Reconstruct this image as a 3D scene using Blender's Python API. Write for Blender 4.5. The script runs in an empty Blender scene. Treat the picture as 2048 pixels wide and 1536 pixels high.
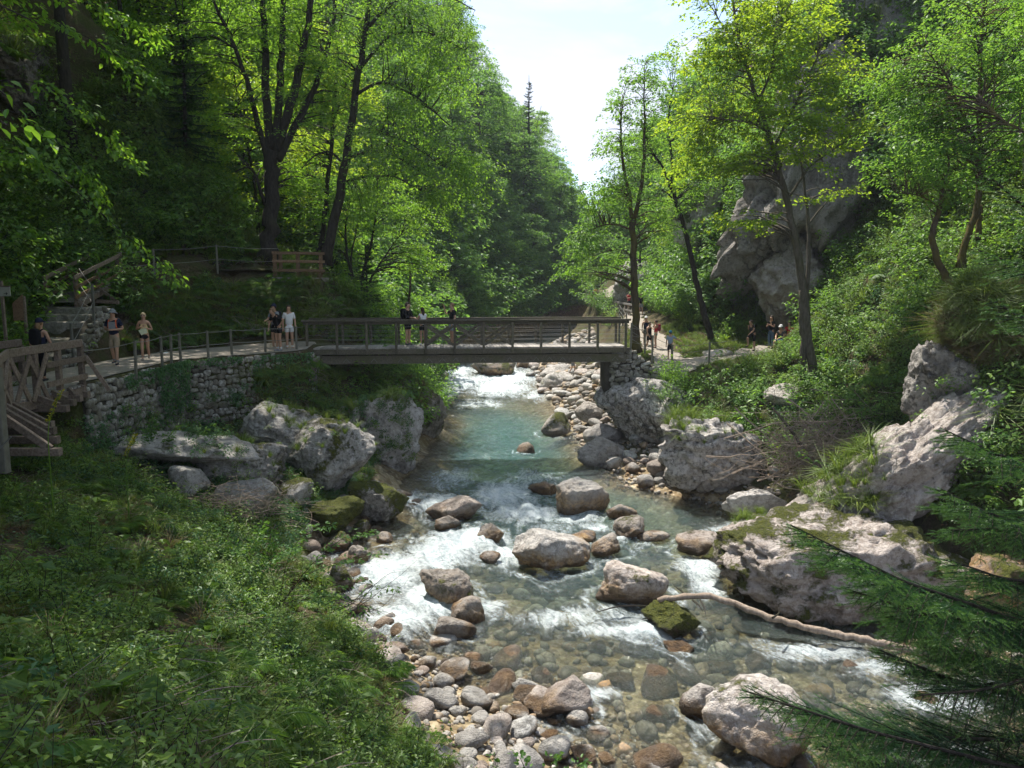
import bpy, bmesh, math, random
import numpy as np
from mathutils import Vector, Matrix, Quaternion
from mathutils.bvhtree import BVHTree

SC = bpy.context.scene
COL = SC.collection
R = math.radians
random.seed(7)
RNG = np.random.default_rng(11)

# ------------------------------------------------------------------ camera, sky, sun, exposure
PITCH = R(7.52)
cam_d = bpy.data.cameras.new('camera')
cam_d.sensor_width = 36.0
cam_d.lens = 36.0 * 1538 / 2048
cam_d.clip_start = 0.1
cam_d.clip_end = 6000
cam = bpy.data.objects.new('camera', cam_d)
cam.rotation_euler = (R(90) - PITCH, 0, 0)
COL.objects.link(cam)
SC.camera = cam

SUN_AZ = R(-27)      # measured from straight ahead (+y) towards +x: the sun stands ahead and to the left
SUN_EL = R(63)
SUN_DIR = Vector((math.sin(SUN_AZ) * math.cos(SUN_EL), math.cos(SUN_AZ) * math.cos(SUN_EL), math.sin(SUN_EL)))

world = bpy.data.worlds.new('World')
SC.world = world
world.use_nodes = True
wn, wl = world.node_tree.nodes, world.node_tree.links
wn.clear()
w_out = wn.new('ShaderNodeOutputWorld')
w_bg = wn.new('ShaderNodeBackground')
w_sky = wn.new('ShaderNodeTexSky')
w_sky.sky_type = 'NISHITA'
w_sky.sun_disc = False
w_sky.sun_elevation = SUN_EL
w_sky.sun_rotation = SUN_AZ
w_sky.air_density = 1.0
w_sky.dust_density = 1.2
w_bg.inputs['Strength'].default_value = 0.15
# thin cloud over the whole dome
w_tc = wn.new('ShaderNodeTexCoord')
w_map = wn.new('ShaderNodeMapping')
w_map.inputs['Scale'].default_value = (1.0, 1.0, 2.2)
w_n = wn.new('ShaderNodeTexNoise')
w_n.inputs['Scale'].default_value = 3.4
w_n.inputs['Detail'].default_value = 8
w_n.inputs['Roughness'].default_value = 0.58
w_n.inputs['Distortion'].default_value = 0.5
w_r = wn.new('ShaderNodeValToRGB')
w_r.color_ramp.elements[0].position = 0.44
w_r.color_ramp.elements[0].color = (0.12, 0.12, 0.12, 1)
w_r.color_ramp.elements[1].position = 0.56
w_r.color_ramp.elements[1].color = (0.97, 0.97, 0.97, 1)
w_mix = wn.new('ShaderNodeMixRGB')
w_mix.inputs[2].default_value = (1.68, 1.8, 2.08, 1)
wl.new(w_tc.outputs['Generated'], w_map.inputs['Vector'])
wl.new(w_map.outputs['Vector'], w_n.inputs['Vector'])
wl.new(w_n.outputs['Fac'], w_r.inputs['Fac'])
wl.new(w_r.outputs['Color'], w_mix.inputs['Fac'])
w_dim = wn.new('ShaderNodeMixRGB')
w_dim.blend_type = 'MULTIPLY'
w_dim.inputs[0].default_value = 1.0
w_dim.inputs[2].default_value = (0.46, 0.48, 0.52, 1)
wl.new(w_sky.outputs['Color'], w_dim.inputs[1])
wl.new(w_dim.outputs['Color'], w_mix.inputs[1])
wl.new(w_mix.outputs['Color'], w_bg.inputs['Color'])
wl.new(w_bg.outputs['Background'], w_out.inputs['Surface'])

sun_d = bpy.data.lights.new('sun', 'SUN')
sun_d.energy = 2.45
sun_d.angle = R(0.53)
sun_d.color = (1.0, 0.94, 0.84)
sun = bpy.data.objects.new('sun', sun_d)
sun.rotation_euler = (-SUN_DIR).to_track_quat('-Z', 'Y').to_euler()
sun.location = SUN_DIR * 300
COL.objects.link(sun)

vs = SC.view_settings
SC.display_settings.display_device = 'sRGB'
vs.view_transform = 'Standard'
vs.look = 'None'
vs.exposure = 2.02
vs.gamma = 1.0
vs.use_curve_mapping = False
SC.cycles.max_bounces = 8
SC.cycles.diffuse_bounces = 3
SC.cycles.glossy_bounces = 2
SC.cycles.transmission_bounces = 4
SC.cycles.transparent_max_bounces = 8
SC.cycles.volume_bounces = 0
SC.cycles.use_denoising = True
SC.cycles.sample_clamp_indirect = 6

# ------------------------------------------------------------------ measuring: photo pixel -> place in the valley
F = 1538.0
CP, SP = math.cos(PITCH), math.sin(PITCH)
def ray(px, py):
    a = (px - 1024) / F
    b = (768 - py) / F
    return Vector((a, CP + b * SP, -SP + b * CP))
def at(px, py, D):
    d = ray(px, py)
    return d * (D / d.y)
def on_z(px, py, z):
    d = ray(px, py)
    return d * (z / d.z)
WZ_T = [(-10, -8.7), (0, -8.6), (12, -8.35), (16, -8.15), (20, -8.0), (24, -7.85), (28, -7.65), (32, -7.55), (44, -7.45),
        (50, -7.3), (56, -7.1), (62, -6.85), (70, -6.5), (80, -6.2), (100, -5.5), (140, -4), (260, -2)]
_wy, _wz = np.array(WZ_T).T
def water_z(y):
    return np.interp(y, _wy, _wz)
def on_water(px, py, dz=0.0):
    d = ray(px, py)
    y = 25.0
    for _ in range(30):
        z = float(water_z(y)) + dz
        y = d.y * (z / d.z)
    return d * (y / d.y)

# ------------------------------------------------------------------ numpy noise
def _hash(ix, iy, iz):
    h = (ix.astype(np.int64) * 374761393 + iy.astype(np.int64) * 668265263 + iz.astype(np.int64) * 1274126177) & 0xffffffff
    h = ((h ^ (h >> 13)) * 1274126177) & 0xffffffff
    h = h ^ (h >> 16)
    return (h & 0xffff).astype(np.float64) / 32767.5 - 1.0
def vnoise(p):
    p = np.asarray(p, float)
    i = np.floor(p)
    f = p - i
    u = f * f * f * (f * (f * 6 - 15) + 10)
    ix, iy, iz = i[..., 0], i[..., 1], i[..., 2]
    ux, uy, uz = u[..., 0], u[..., 1], u[..., 2]
    r = 0
    for dx in (0, 1):
        wx = ux if dx else 1 - ux
        for dy in (0, 1):
            wy = uy if dy else 1 - uy
            for dz in (0, 1):
                wz = uz if dz else 1 - uz
                r = r + wx * wy * wz * _hash(ix + dx, iy + dy, iz + dz)
    return r
def fbm(p, octs=4, lac=2.03, gain=0.5):
    p = np.asarray(p, float)
    a, r, t = 1.0, 0, 0
    for k in range(octs):
        r = r + a * vnoise(p + 17.3 * k)
        t += a
        p = p * lac
        a *= gain
    return r / t
def ridged(p, octs=4):
    p = np.asarray(p, float)
    a, r, t = 1.0, 0, 0
    for k in range(octs):
        r = r + a * (1 - np.abs(vnoise(p + 9.1 * k)) * 2)
        t += a
        p = p * 2.1
        a *= 0.55
    return r / t

# ------------------------------------------------------------------ mesh helpers
def mesh_np(name, V, quads=None, tris=None, smooth=False, mats=(), midx=None, attrs=None):
    me = bpy.data.meshes.new(name)
    V = np.asarray(V, np.float32)
    me.vertices.add(len(V))
    me.vertices.foreach_set('co', V.ravel())
    parts, starts, tot = [], [], 0
    if quads is not None and len(quads):
        q = np.asarray(quads, np.int32)
        parts.append(q.ravel()); starts.append(np.arange(len(q), dtype=np.int32) * 4); tot = len(q) * 4
    if tris is not None and len(tris):
        t = np.asarray(tris, np.int32)
        parts.append(t.ravel()); starts.append(tot + np.arange(len(t), dtype=np.int32) * 3)
    li = np.concatenate(parts)
    ls = np.concatenate(starts)
    me.loops.add(len(li))
    me.loops.foreach_set('vertex_index', li)
    me.polygons.add(len(ls))
    me.polygons.foreach_set('loop_start', ls)
    me.polygons.foreach_set('use_smooth', np.full(len(ls), bool(smooth)))
    if midx is not None:
        me.polygons.foreach_set('material_index', np.asarray(midx, np.int32))
    for m in mats:
        me.materials.append(m)
    if attrs:
        for k, a in attrs.items():
            a = np.asarray(a, np.float32)
            if a.ndim == 1:
                at_ = me.attributes.new(k, 'FLOAT', 'POINT'); at_.data.foreach_set('value', a)
            else:
                at_ = me.attributes.new(k, 'FLOAT_VECTOR', 'POINT'); at_.data.foreach_set('vector', a.ravel())
    me.update(calc_edges=True)
    return me

class MB:
    """collects boxes, bars, tubes and leaves; build() links them as one mesh object"""
    def __init__(s):
        s.V = []; s.Q = []; s.T = []; s.n = 0; s.fine = False
    def add(s, V, quads=None, tris=None):
        V = np.asarray(V, float).reshape(-1, 3)
        s.V.append(V)
        if quads is not None and len(quads): s.Q.append(np.asarray(quads, int) + s.n)
        if tris is not None and len(tris): s.T.append(np.asarray(tris, int) + s.n)
        s.n += len(V)
    def bar(s, a, b, w, h, up=(0, 0, 1), bev=0.0):
        """a beam from a to b, w wide, h high"""
        a = Vector(a); b = Vector(b)
        d = (b - a).normalized()
        u = Vector(up)
        side = d.cross(u)
        if side.length < 1e-4: side = d.cross(Vector((1, 0, 0)))
        side.normalize(); u = side.cross(d).normalized()
        pts = []
        if bev <= 0:
            prof = [(-1, -1), (1, -1), (1, 1), (-1, 1)]
            prof = [(x * w / 2, y * h / 2) for x, y in prof]
        else:
            x, y = w / 2, h / 2
            prof = [(-x + bev, -y), (x - bev, -y), (x, -y + bev), (x, y - bev), (x - bev, y), (-x + bev, y), (-x, y - bev), (-x, -y + bev)]
        k = len(prof)
        for p in (a, b):
            for x, y in prof: pts.append(p + side * x + u * y)
        q = [(i, (i + 1) % k, (i + 1) % k + k, i + k) for i in range(k)]
        t = []
        if k == 4: q += [(3, 2, 1, 0), (4, 5, 6, 7)]
        else:
            t += [(0, i + 1, i) for i in range(1, k - 1)] + [(k, k + i, k + i + 1) for i in range(1, k - 1)]
        s.add(pts, q, t)
    def box(s, c, size):
        c = Vector(c)
        s.bar(c - Vector((size[0] / 2, 0, 0)), c + Vector((size[0] / 2, 0, 0)), size[1], size[2])
    def tube(s, pts, rad, sides=6, cap=True):
        pts = np.asarray(pts, float)
        n = len(pts)
        rad = np.broadcast_to(np.asarray(rad, float), (n,))
        tan = np.gradient(pts, axis=0)
        tan /= np.linalg.norm(tan, axis=1)[:, None] + 1e-9
        ref = np.array([0.0, 0, 1]) if abs(tan[0][2]) < 0.9 else np.array([1.0, 0, 0])
        V = []
        a = np.arange(sides) * 2 * math.pi / sides
        x = np.cross(tan[0], ref); x /= np.linalg.norm(x)
        for i in range(n):
            x = x - tan[i] * np.dot(x, tan[i]); x /= np.linalg.norm(x) + 1e-9
            y = np.cross(tan[i], x)
            V.append(pts[i] + rad[i] * (np.cos(a)[:, None] * x + np.sin(a)[:, None] * y))
        V = np.concatenate(V)
        k = np.arange(sides); k2 = (k + 1) % sides
        Q = np.concatenate([np.stack([i * sides + k, i * sides + k2, (i + 1) * sides + k2, (i + 1) * sides + k], 1) for i in range(n - 1)])
        T = []
        if cap:
            T = [(0, i + 1, i) for i in range(1, sides - 1)] + [((n - 1) * sides, (n - 1) * sides + i, (n - 1) * sides + i + 1) for i in range(1, sides - 1)]
        s.add(V, Q, T)
    def leaves(s, P, D, N, L, W, fold=0.12):
        """pointed leaves: P base, D along, N up, length L, width W"""
        P = np.asarray(P, float); n = len(P)
        if n == 0: return
        D = D / (np.linalg.norm(D, axis=1)[:, None] + 1e-9)
        S = np.cross(D, N); S /= np.linalg.norm(S, axis=1)[:, None] + 1e-9
        N = np.cross(S, D)
        L = np.broadcast_to(np.asarray(L, float), (n,))[:, None]
        W = np.broadcast_to(np.asarray(W, float), (n,))[:, None]
        up = N * W * fold
        if s.fine:     # six-cornered leaves for branches near the eye
            v = np.stack([P, P + D * L * .22 + S * W * .38 + up * .8, P + D * L * .58 + S * W * .44 + up - N * L * .03, P + D * L - N * L * .14, P + D * L * .58 - S * W * .44 + up - N * L * .03, P + D * L * .22 - S * W * .38 + up * .8, P + D * L * .55 - N * L * .02], 1)
            b = np.arange(n)[:, None] * 7
            t = np.concatenate([b + np.array(c) for c in ((0, 1, 6), (1, 2, 6), (2, 3, 6), (3, 4, 6), (4, 5, 6), (5, 0, 6))])
            s.add(v.reshape(-1, 3), None, t)
            return
        v = np.stack([P, P + D * L * 0.45 + S * W * 0.5 + up, P + D * L - N * L * 0.12, P + D * L * 0.45 - S * W * 0.5 + up], 1)
        b = np.arange(n)[:, None] * 4
        t = np.concatenate([b + np.array([0, 1, 2]), b + np.array([0, 2, 3])])
        s.add(v.reshape(-1, 3), None, t)
    def mesh(s, name, mat, smooth=False):
        V = np.concatenate(s.V)
        Q = np.concatenate(s.Q) if s.Q else None
        T = np.concatenate(s.T) if s.T else None
        return mesh_np(name, V, Q, T, smooth, [mat] if mat else [])
    def build(s, name, mat, parent=None, smooth=False, **kw):
        return link(name, s.mesh(name, mat, smooth), parent, **kw)

def link(name, me, parent=None, **props):
    o = bpy.data.objects.new(name, me)
    COL.objects.link(o)
    if parent is not None: o.parent = parent
    for k, v in props.items():
        if v is not None: o[k] = v
    return o
def thing(name, label, cat, loc=(0, 0, 0), rz=0.0, group=None):
    o = bpy.data.objects.new(name, None)
    o.empty_display_size = 0.2
    COL.objects.link(o)
    o.location = loc
    o.rotation_euler = (0, 0, rz)
    o['label'] = label; o['category'] = cat
    if group: o['group'] = group
    return o
def tag(o, label, cat, group=None):
    o['label'] = label; o['category'] = cat
    if group: o['group'] = group
    return o
def copy_tree(o, kids, loc=None, rot=None, scale=None, label=None, group=None):
    """a copy of a thing with copies of its parts; mesh data is shared"""
    c = o.copy(); COL.objects.link(c)
    for ch in kids:
        d = ch.copy(); COL.objects.link(d); d.parent = c
    if loc is not None: c.location = loc
    if rot is not None: c.rotation_euler = rot
    if scale is not None: c.scale = scale if hasattr(scale, '__len__') else (scale,) * 3
    if label: c['label'] = label
    if group: c['group'] = group
    return c


# ------------------------------------------------------------------ materials
def new_mat(name):
    m = bpy.data.materials.new(name)
    m.use_nodes = True
    nt = m.node_tree
    nt.nodes.clear()
    out = nt.nodes.new('ShaderNodeOutputMaterial')
    return m, nt, out
def nd(nt, typ, **kw):
    n = nt.nodes.new(typ)
    for k, v in kw.items():
        if k.startswith('i_'):
            key = k[2:]
            n.inputs[int(key) if key.isdigit() else key].default_value = v
        else:
            setattr(n, k, v)
    return n
def ramp(nt, fac, stops):
    r = nt.nodes.new('ShaderNodeValToRGB')
    el = r.color_ramp.elements
    while len(el) < len(stops): el.new(0.5)
    for e, (p, c) in zip(el, stops):
        e.position = p
        e.color = (c, c, c, 1) if not hasattr(c, '__len__') else (*c, 1)
    nt.links.new(fac, r.inputs['Fac'])
    return r.outputs['Color']
def mixc(nt, fac, a, b, mode='MIX'):
    n = nt.nodes.new('ShaderNodeMixRGB')
    n.blend_type = mode
    for s, v in ((0, fac), (1, a), (2, b)):
        if hasattr(v, 'links'): nt.links.new(v, n.inputs[s])
        elif isinstance(v, (int, float)): n.inputs[s].default_value = v if s == 0 else (v, v, v, 1)
        else: n.inputs[s].default_value = (*v, 1)
    return n.outputs[0]
def math_(nt, op, a, b=None, clamp=False):
    n = nt.nodes.new('ShaderNodeMath')
    n.operation = op
    n.use_clamp = clamp
    for i, v in enumerate((a, b)):
        if v is None: continue
        if hasattr(v, 'links'): nt.links.new(v, n.inputs[i])
        else: n.inputs[i].default_value = v
    return n.outputs[0]
def noise(nt, vec, scale, detail=5, rough=0.6, dist=0.0):
    n = nd(nt, 'ShaderNodeTexNoise', i_Scale=scale, i_Detail=detail, i_Roughness=rough, i_Distortion=dist)
    if vec is not None: nt.links.new(vec, n.inputs['Vector'])
    return n.outputs['Fac']
def bump(nt, height, strength=0.5, dist=0.05, normal=None):
    b = nd(nt, 'ShaderNodeBump', i_Strength=strength, i_Distance=dist)
    nt.links.new(height, b.inputs['Height'])
    if normal is not None: nt.links.new(normal, b.inputs['Normal'])
    return b.outputs['Normal']
def principled(nt, out, color, rough=0.8, normal=None, spec=0.3, **kw):
    p = nt.nodes.new('ShaderNodeBsdfPrincipled')
    for key, v in (('Base Color', color), ('Roughness', rough), ('Specular IOR Level', spec)):
        if hasattr(v, 'links'): nt.links.new(v, p.inputs[key])
        elif hasattr(v, '__len__'): p.inputs[key].default_value = (*v, 1)
        else: p.inputs[key].default_value = v
    for k, v in kw.items(): p.inputs[k.replace('_', ' ')].default_value = v
    if normal is not None: nt.links.new(normal, p.inputs['Normal'])
    nt.links.new(p.outputs[0], out.inputs['Surface'])
    return p
def world_pos(nt):
    return nt.nodes.new('ShaderNodeNewGeometry').outputs['Position']
def obj_pos(nt):
    return nt.nodes.new('ShaderNodeTexCoord').outputs['Object']

def simple_mat(name, color, rough=0.7, var=0.15, scale=6.0, spec=0.3, bmp=0.15, coords='o'):
    m, nt, out = new_mat(name)
    v = obj_pos(nt) if coords == 'o' else world_pos(nt)
    n = noise(nt, v, scale, 4)
    oi = nt.nodes.new('ShaderNodeObjectInfo')
    a = tuple(c * (1 - var) for c in color); b = tuple(min(1, c * (1 + var)) for c in color)
    c = ramp(nt, n, [(0.3, a), (0.7, b)])
    principled(nt, out, c, rough, bump(nt, n, bmp, 0.01), spec)
    return m
def wood_mat(name, dark, light, moss=(0.05, 0.06, 0.02), mossy=0.3, axis_scale=(3, 3, 3)):
    """weathered timber; grain runs along each piece's own longest direction is not known, so use fine stretched world noise"""
    m, nt, out = new_mat(name)
    v = world_pos(nt)
    mp = nd(nt, 'ShaderNodeMapping')
    mp.inputs['Scale'].default_value = axis_scale
    nt.links.new(v, mp.inputs['Vector'])
    g = noise(nt, mp.outputs[0], 6, 6, 0.7)
    big = noise(nt, v, 1.7, 3)
    isl = nt.nodes.new('ShaderNodeNewGeometry').outputs['Random Per Island']
    oi = nt.nodes.new('ShaderNodeObjectInfo').outputs['Random']
    c = ramp(nt, g, [(0.3, dark), (0.72, light)])
    c = mixc(nt, math_(nt, 'MULTIPLY', ramp(nt, big, [(0.5, 0.0), (0.68, 1.0)]), mossy), c, moss)
    hs = nd(nt, 'ShaderNodeHueSaturation')
    nt.links.new(c, hs.inputs['Color'])
    nt.links.new(math_(nt, 'ADD', math_(nt, 'MULTIPLY', oi, 0.55), 0.72), hs.inputs['Value'])
    principled(nt, out, hs.outputs[0], 0.85, bump(nt, g, 0.5, 0.01), 0.25)
    return m
def leaf_mat(name, col, trans, rough=0.45, var=0.35, tw=0.5, gloss=0.025):
    m, nt, out = new_mat(name)
    geo = nt.nodes.new('ShaderNodeNewGeometry')
    oi = nt.nodes.new('ShaderNodeObjectInfo')
    rnd = math_(nt, 'FRACT', math_(nt, 'ADD', geo.outputs['Random Per Island'], oi.outputs['Random']))
    big = noise(nt, geo.outputs['Position'], 0.45, 3)
    k = math_(nt, 'ADD', math_(nt, 'MULTIPLY', rnd, 0.6), math_(nt, 'MULTIPLY', big, 0.5))
    def tones(c):
        lo = (c[0] * (1 - var) * 0.8, c[1] * (1 - var), c[2] * (1 - var * 0.6))
        hi = (min(1, c[0] * (1 + var) * 1.15), min(1, c[1] * (1 + var)), c[2] * (1 + var * 0.3))
        return ramp(nt, k, [(0.15, lo), (0.5, c), (0.9, hi)])
    d = nt.nodes.new('ShaderNodeBsdfDiffuse'); t = nt.nodes.new('ShaderNodeBsdfTranslucent')
    nt.links.new(tones(col), d.inputs['Color']); nt.links.new(tones(trans), t.inputs['Color'])
    mx = nd(nt, 'ShaderNodeMixShader', i_Fac=tw)
    nt.links.new(d.outputs[0], mx.inputs[1]); nt.links.new(t.outputs[0], mx.inputs[2])
    g = nd(nt, 'ShaderNodeBsdfGlossy', i_Roughness=rough)
    g.inputs['Color'].default_value = (0.9, 0.95, 0.9, 1)
    mx2 = nd(nt, 'ShaderNodeMixShader', i_Fac=gloss)
    nt.links.new(mx.outputs[0], mx2.inputs[1]); nt.links.new(g.outputs[0], mx2.inputs[2])
    nt.links.new(mx2.outputs[0], out.inputs['Surface'])
    return m
def bark_mat(name, dark, light, moss, mossy):
    m, nt, out = new_mat(name)
    v = world_pos(nt)
    mp = nd(nt, 'ShaderNodeMapping'); mp.inputs['Scale'].default_value = (7, 7, 1.6)
    nt.links.new(v, mp.inputs['Vector'])
    g = noise(nt, mp.outputs[0], 2.0, 6, 0.7)
    c = ramp(nt, g, [(0.32, dark), (0.7, light)])
    big = noise(nt, v, 1.1, 4)
    c = mixc(nt, math_(nt, 'MULTIPLY', ramp(nt, big, [(0.45, 0.0), (0.6, 1.0)]), mossy), c, moss)
    principled(nt, out, c, 0.9, bump(nt, g, 0.9, 0.04), 0.15)
    return m

# limestone: per-object custom properties steer moss, dark lichen, rust at the waterline and warm tint
def rock_mat(name='limestone'):
    m, nt, out = new_mat(name)
    geo = nt.nodes.new('ShaderNodeNewGeometry')
    v = geo.outputs['Position']
    def prop(k):
        a = nt.nodes.new('ShaderNodeAttribute'); a.attribute_type = 'OBJECT'; a.attribute_name = k
        return a.outputs['Fac']
    oi = nt.nodes.new('ShaderNodeObjectInfo').outputs['Random']
    n1 = noise(nt, v, 2.2, 8, 0.65, 0.3)
    n2 = noise(nt, v, 9.0, 6, 0.7)
    n3 = noise(nt, v, 0.9, 5, 0.6)
    n4 = noise(nt, v, 34.0, 3, 0.6)
    base = ramp(nt, n1, [(0.30, (0.17, 0.165, 0.155)), (0.5, (0.33, 0.32, 0.30)), (0.70, (0.47, 0.455, 0.43))])
    pink = ramp(nt, n1, [(0.30, (0.20, 0.15, 0.12)), (0.5, (0.38, 0.315, 0.275)), (0.70, (0.52, 0.46, 0.42))])
    c = mixc(nt, prop('warm'), base, pink)
    tan = ramp(nt, mixc(nt, 0.5, n1, n2), [(0.34, (0.05, 0.034, 0.022)), (0.48, (0.15, 0.10, 0.062)), (0.62, (0.32, 0.235, 0.16))])
    c = mixc(nt, math_(nt, 'MULTIPLY', prop('brown'), 0.62), c, tan)
    # dark lichen crust in blotches; pale crust; darker tone in pits and cracks
    lf = math_(nt, 'SUBTRACT', mixc(nt, 0.45, n1, n2), math_(nt, 'SUBTRACT', 0.63, math_(nt, 'MULTIPLY', prop('dark'), 0.22)))
    lich = ramp(nt, math_(nt, 'MULTIPLY', lf, 12.0), [(0.0, 0.0), (0.8, 0.92)])
    c = mixc(nt, lich, c, ramp(nt, n4, [(0.3, (0.035, 0.033, 0.03)), (0.7, (0.12, 0.112, 0.10))]))
    pale = ramp(nt, noise(nt, v, 6.0, 6, 0.75), [(0.43, 0.0), (0.56, 0.92)])
    c = mixc(nt, math_(nt, 'MULTIPLY', pale, prop('pale')), c, mixc(nt, prop('warm'), (0.56, 0.55, 0.53), (0.60, 0.53, 0.485)))
    pit = ramp(nt, noise(nt, v, 4.2, 7, 0.75, 0.6), [(0.30, 0.8), (0.44, 0.0)])
    c = mixc(nt, pit, c, (0.075, 0.07, 0.06))
    # rust stain: a band above the height given by 'stain'
    sz = nt.nodes.new('ShaderNodeSeparateXYZ'); nt.links.new(v, sz.inputs[0])
    hgt = math_(nt, 'SUBTRACT', sz.outputs['Z'], prop('stain'))
    hgt = math_(nt, 'ADD', hgt, math_(nt, 'MULTIPLY', math_(nt, 'SUBTRACT', n3, 0.5), 1.5))
    band = math_(nt, 'SUBTRACT', 1.0, math_(nt, 'DIVIDE', hgt, prop('stainh')), True)
    band = ramp(nt, band, [(0.0, 0.0), (0.55, 1.0)])
    rust = ramp(nt, mixc(nt, 0.5, n1, n2), [(0.36, (0.06, 0.034, 0.018)), (0.47, (0.20, 0.115, 0.05)), (0.56, (0.38, 0.25, 0.12)), (0.64, (0.42, 0.35, 0.26))])
    bl = math_(nt, 'MULTIPLY', math_(nt, 'MULTIPLY', band, prop('rust')), ramp(nt, n1, [(0.36, 0.35), (0.55, 1.0)]))
    c = mixc(nt, bl, c, rust)
    # moss, thicker where it faces up
    ns = nt.nodes.new('ShaderNodeSeparateXYZ'); nt.links.new(geo.outputs['Normal'], ns.inputs[0])
    mossn = math_(nt, 'ADD', mixc(nt, 0.3, n3, n2), math_(nt, 'MULTIPLY', ns.outputs['Z'], 0.06))
    thr = math_(nt, 'SUBTRACT', mossn, math_(nt, 'SUBTRACT', 0.78, math_(nt, 'MULTIPLY', prop('moss'), 0.5)))
    mf = ramp(nt, math_(nt, 'MULTIPLY', thr, 14.0), [(0.0, 0.0), (0.9, 1.0)])
    mcol = ramp(nt, mixc(nt, 0.5, n2, n4), [(0.32, (0.022, 0.03, 0.006)), (0.52, (0.10, 0.115, 0.014)), (0.7, (0.23, 0.22, 0.03))])
    c = mixc(nt, mf, c, mcol)
    cr = nd(nt, 'ShaderNodeTexVoronoi', feature='DISTANCE_TO_EDGE', i_Scale=1.3)
    wv = nt.nodes.new('ShaderNodeMixRGB'); wv.inputs[0].default_value = 0.8
    nt.links.new(v, wv.inputs[1])
    nn = nd(nt, 'ShaderNodeTexNoise', i_Scale=0.9, i_Detail=5.0); nt.links.new(v, nn.inputs['Vector'])
    nt.links.new(nn.outputs['Color'], wv.inputs[2]); nt.links.new(wv.outputs[0], cr.inputs['Vector'])
    crack = ramp(nt, cr.outputs['Distance'], [(0.0, 0.0), (0.05, 1.0)])
    crack = mixc(nt, ramp(nt, n3, [(0.42, 1.0), (0.56, 0.0)]), crack, (1, 1, 1))
    c = mixc(nt, math_(nt, 'MULTIPLY', math_(nt, 'SUBTRACT', 1.0, crack), math_(nt, 'MULTIPLY', prop('dark'), 1.3), True), c, (0.045, 0.04, 0.035))
    wet = ramp(nt, math_(nt, 'MULTIPLY', hgt, 1.0), [(0.10, 1.0), (0.26, 0.0)])
    wet = math_(nt, 'MULTIPLY', wet, math_(nt, 'GREATER_THAN', prop('stain'), -15.0))
    c = mixc(nt, wet, c, mixc(nt, 1.0, c, (.42, .38, .34), 'MULTIPLY'))
    hs = nd(nt, 'ShaderNodeHueSaturation')
    nt.links.new(c, hs.inputs['Color'])
    nt.links.new(math_(nt, 'ADD', math_(nt, 'MULTIPLY', oi, 0.3), 0.82), hs.inputs['Value'])
    h = math_(nt, 'ADD', math_(nt, 'MULTIPLY', n2, 0.9), math_(nt, 'MULTIPLY', n4, 0.35))
    h = math_(nt, 'ADD', h, math_(nt, 'MULTIPLY', crack, 0.4))
    h = math_(nt, 'ADD', h, math_(nt, 'MULTIPLY', math_(nt, 'MULTIPLY', mf, n4), 0.9))
    rough = math_(nt, 'SUBTRACT', 0.9, math_(nt, 'MULTIPLY', wet, 0.62))
    principled(nt, out, hs.outputs[0], rough, bump(nt, h, 1.0, 0.14), 0.35)
    return m
M = {}
M['rock'] = rock_mat()
M['soil'] = None
def soil_mat(name, dark, light, moss, mossy, litter):
    m, nt, out = new_mat(name)
    v = world_pos(nt)
    n1 = noise(nt, v, 1.4, 6, 0.65); n2 = noise(nt, v, 11.0, 5, 0.7); n3 = noise(nt, v, 0.35, 3)
    c = ramp(nt, n2, [(0.3, dark), (0.7, light)])
    c = mixc(nt, math_(nt, 'MULTIPLY', ramp(nt, n1, [(0.42, 0.0), (0.58, 1.0)]), mossy), c, moss)
    c = mixc(nt, math_(nt, 'MULTIPLY', ramp(nt, mixc(nt, 0.5, n3, n2), [(0.5, 0.0), (0.6, 1.0)]), 0.6), c, litter)
    principled(nt, out, c, 0.95, bump(nt, n2, 0.8, 0.08), 0.1)
    return m
M['soil'] = soil_mat('leafy_soil', (0.03, 0.024, 0.015), (0.11, 0.085, 0.052), (0.05, 0.07, 0.016), 0.7, (0.10, 0.075, 0.045))
M['path'] = soil_mat('gravel_path', (0.20, 0.175, 0.15), (0.36, 0.325, 0.285), (0.22, 0.20, 0.15), 0.25, (0.30, 0.26, 0.21))
def bed_mat():
    m, nt, out = new_mat('riverbed_shingle')
    v = world_pos(nt)
    vo = nd(nt, 'ShaderNodeTexVoronoi', i_Scale=2.3); nt.links.new(v, vo.inputs['Vector'])
    vo2 = nd(nt, 'ShaderNodeTexVoronoi', i_Scale=7.0); nt.links.new(v, vo2.inputs['Vector'])
    sp = nt.nodes.new('ShaderNodeSeparateXYZ'); nt.links.new(vo.outputs['Color'], sp.inputs[0])
    sp2 = nt.nodes.new('ShaderNodeSeparateXYZ'); nt.links.new(vo2.outputs['Color'], sp2.inputs[0])
    c = ramp(nt, sp.outputs[0], [(0.0, (0.07, 0.05, 0.028)), (0.35, (0.20, 0.135, 0.06)), (0.65, (0.21, 0.17, 0.10)), (0.95, (0.34, 0.28, 0.18))])
    c2 = ramp(nt, sp2.outputs[0], [(0.0, (0.09, 0.065, 0.035)), (0.5, (0.22, 0.165, 0.09)), (1.0, (0.42, 0.36, 0.26))])
    c = mixc(nt, 0.5, c, c2)
    h = math_(nt, 'ADD', vo.outputs['Distance'], math_(nt, 'MULTIPLY', vo2.outputs['Distance'], 0.4))
    h = math_(nt, 'MULTIPLY', h, -1.0)
    principled(nt, out, c, 0.75, bump(nt, h, 0.9, 0.15), 0.3)
    return m
M['bed'] = bed_mat()
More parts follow.
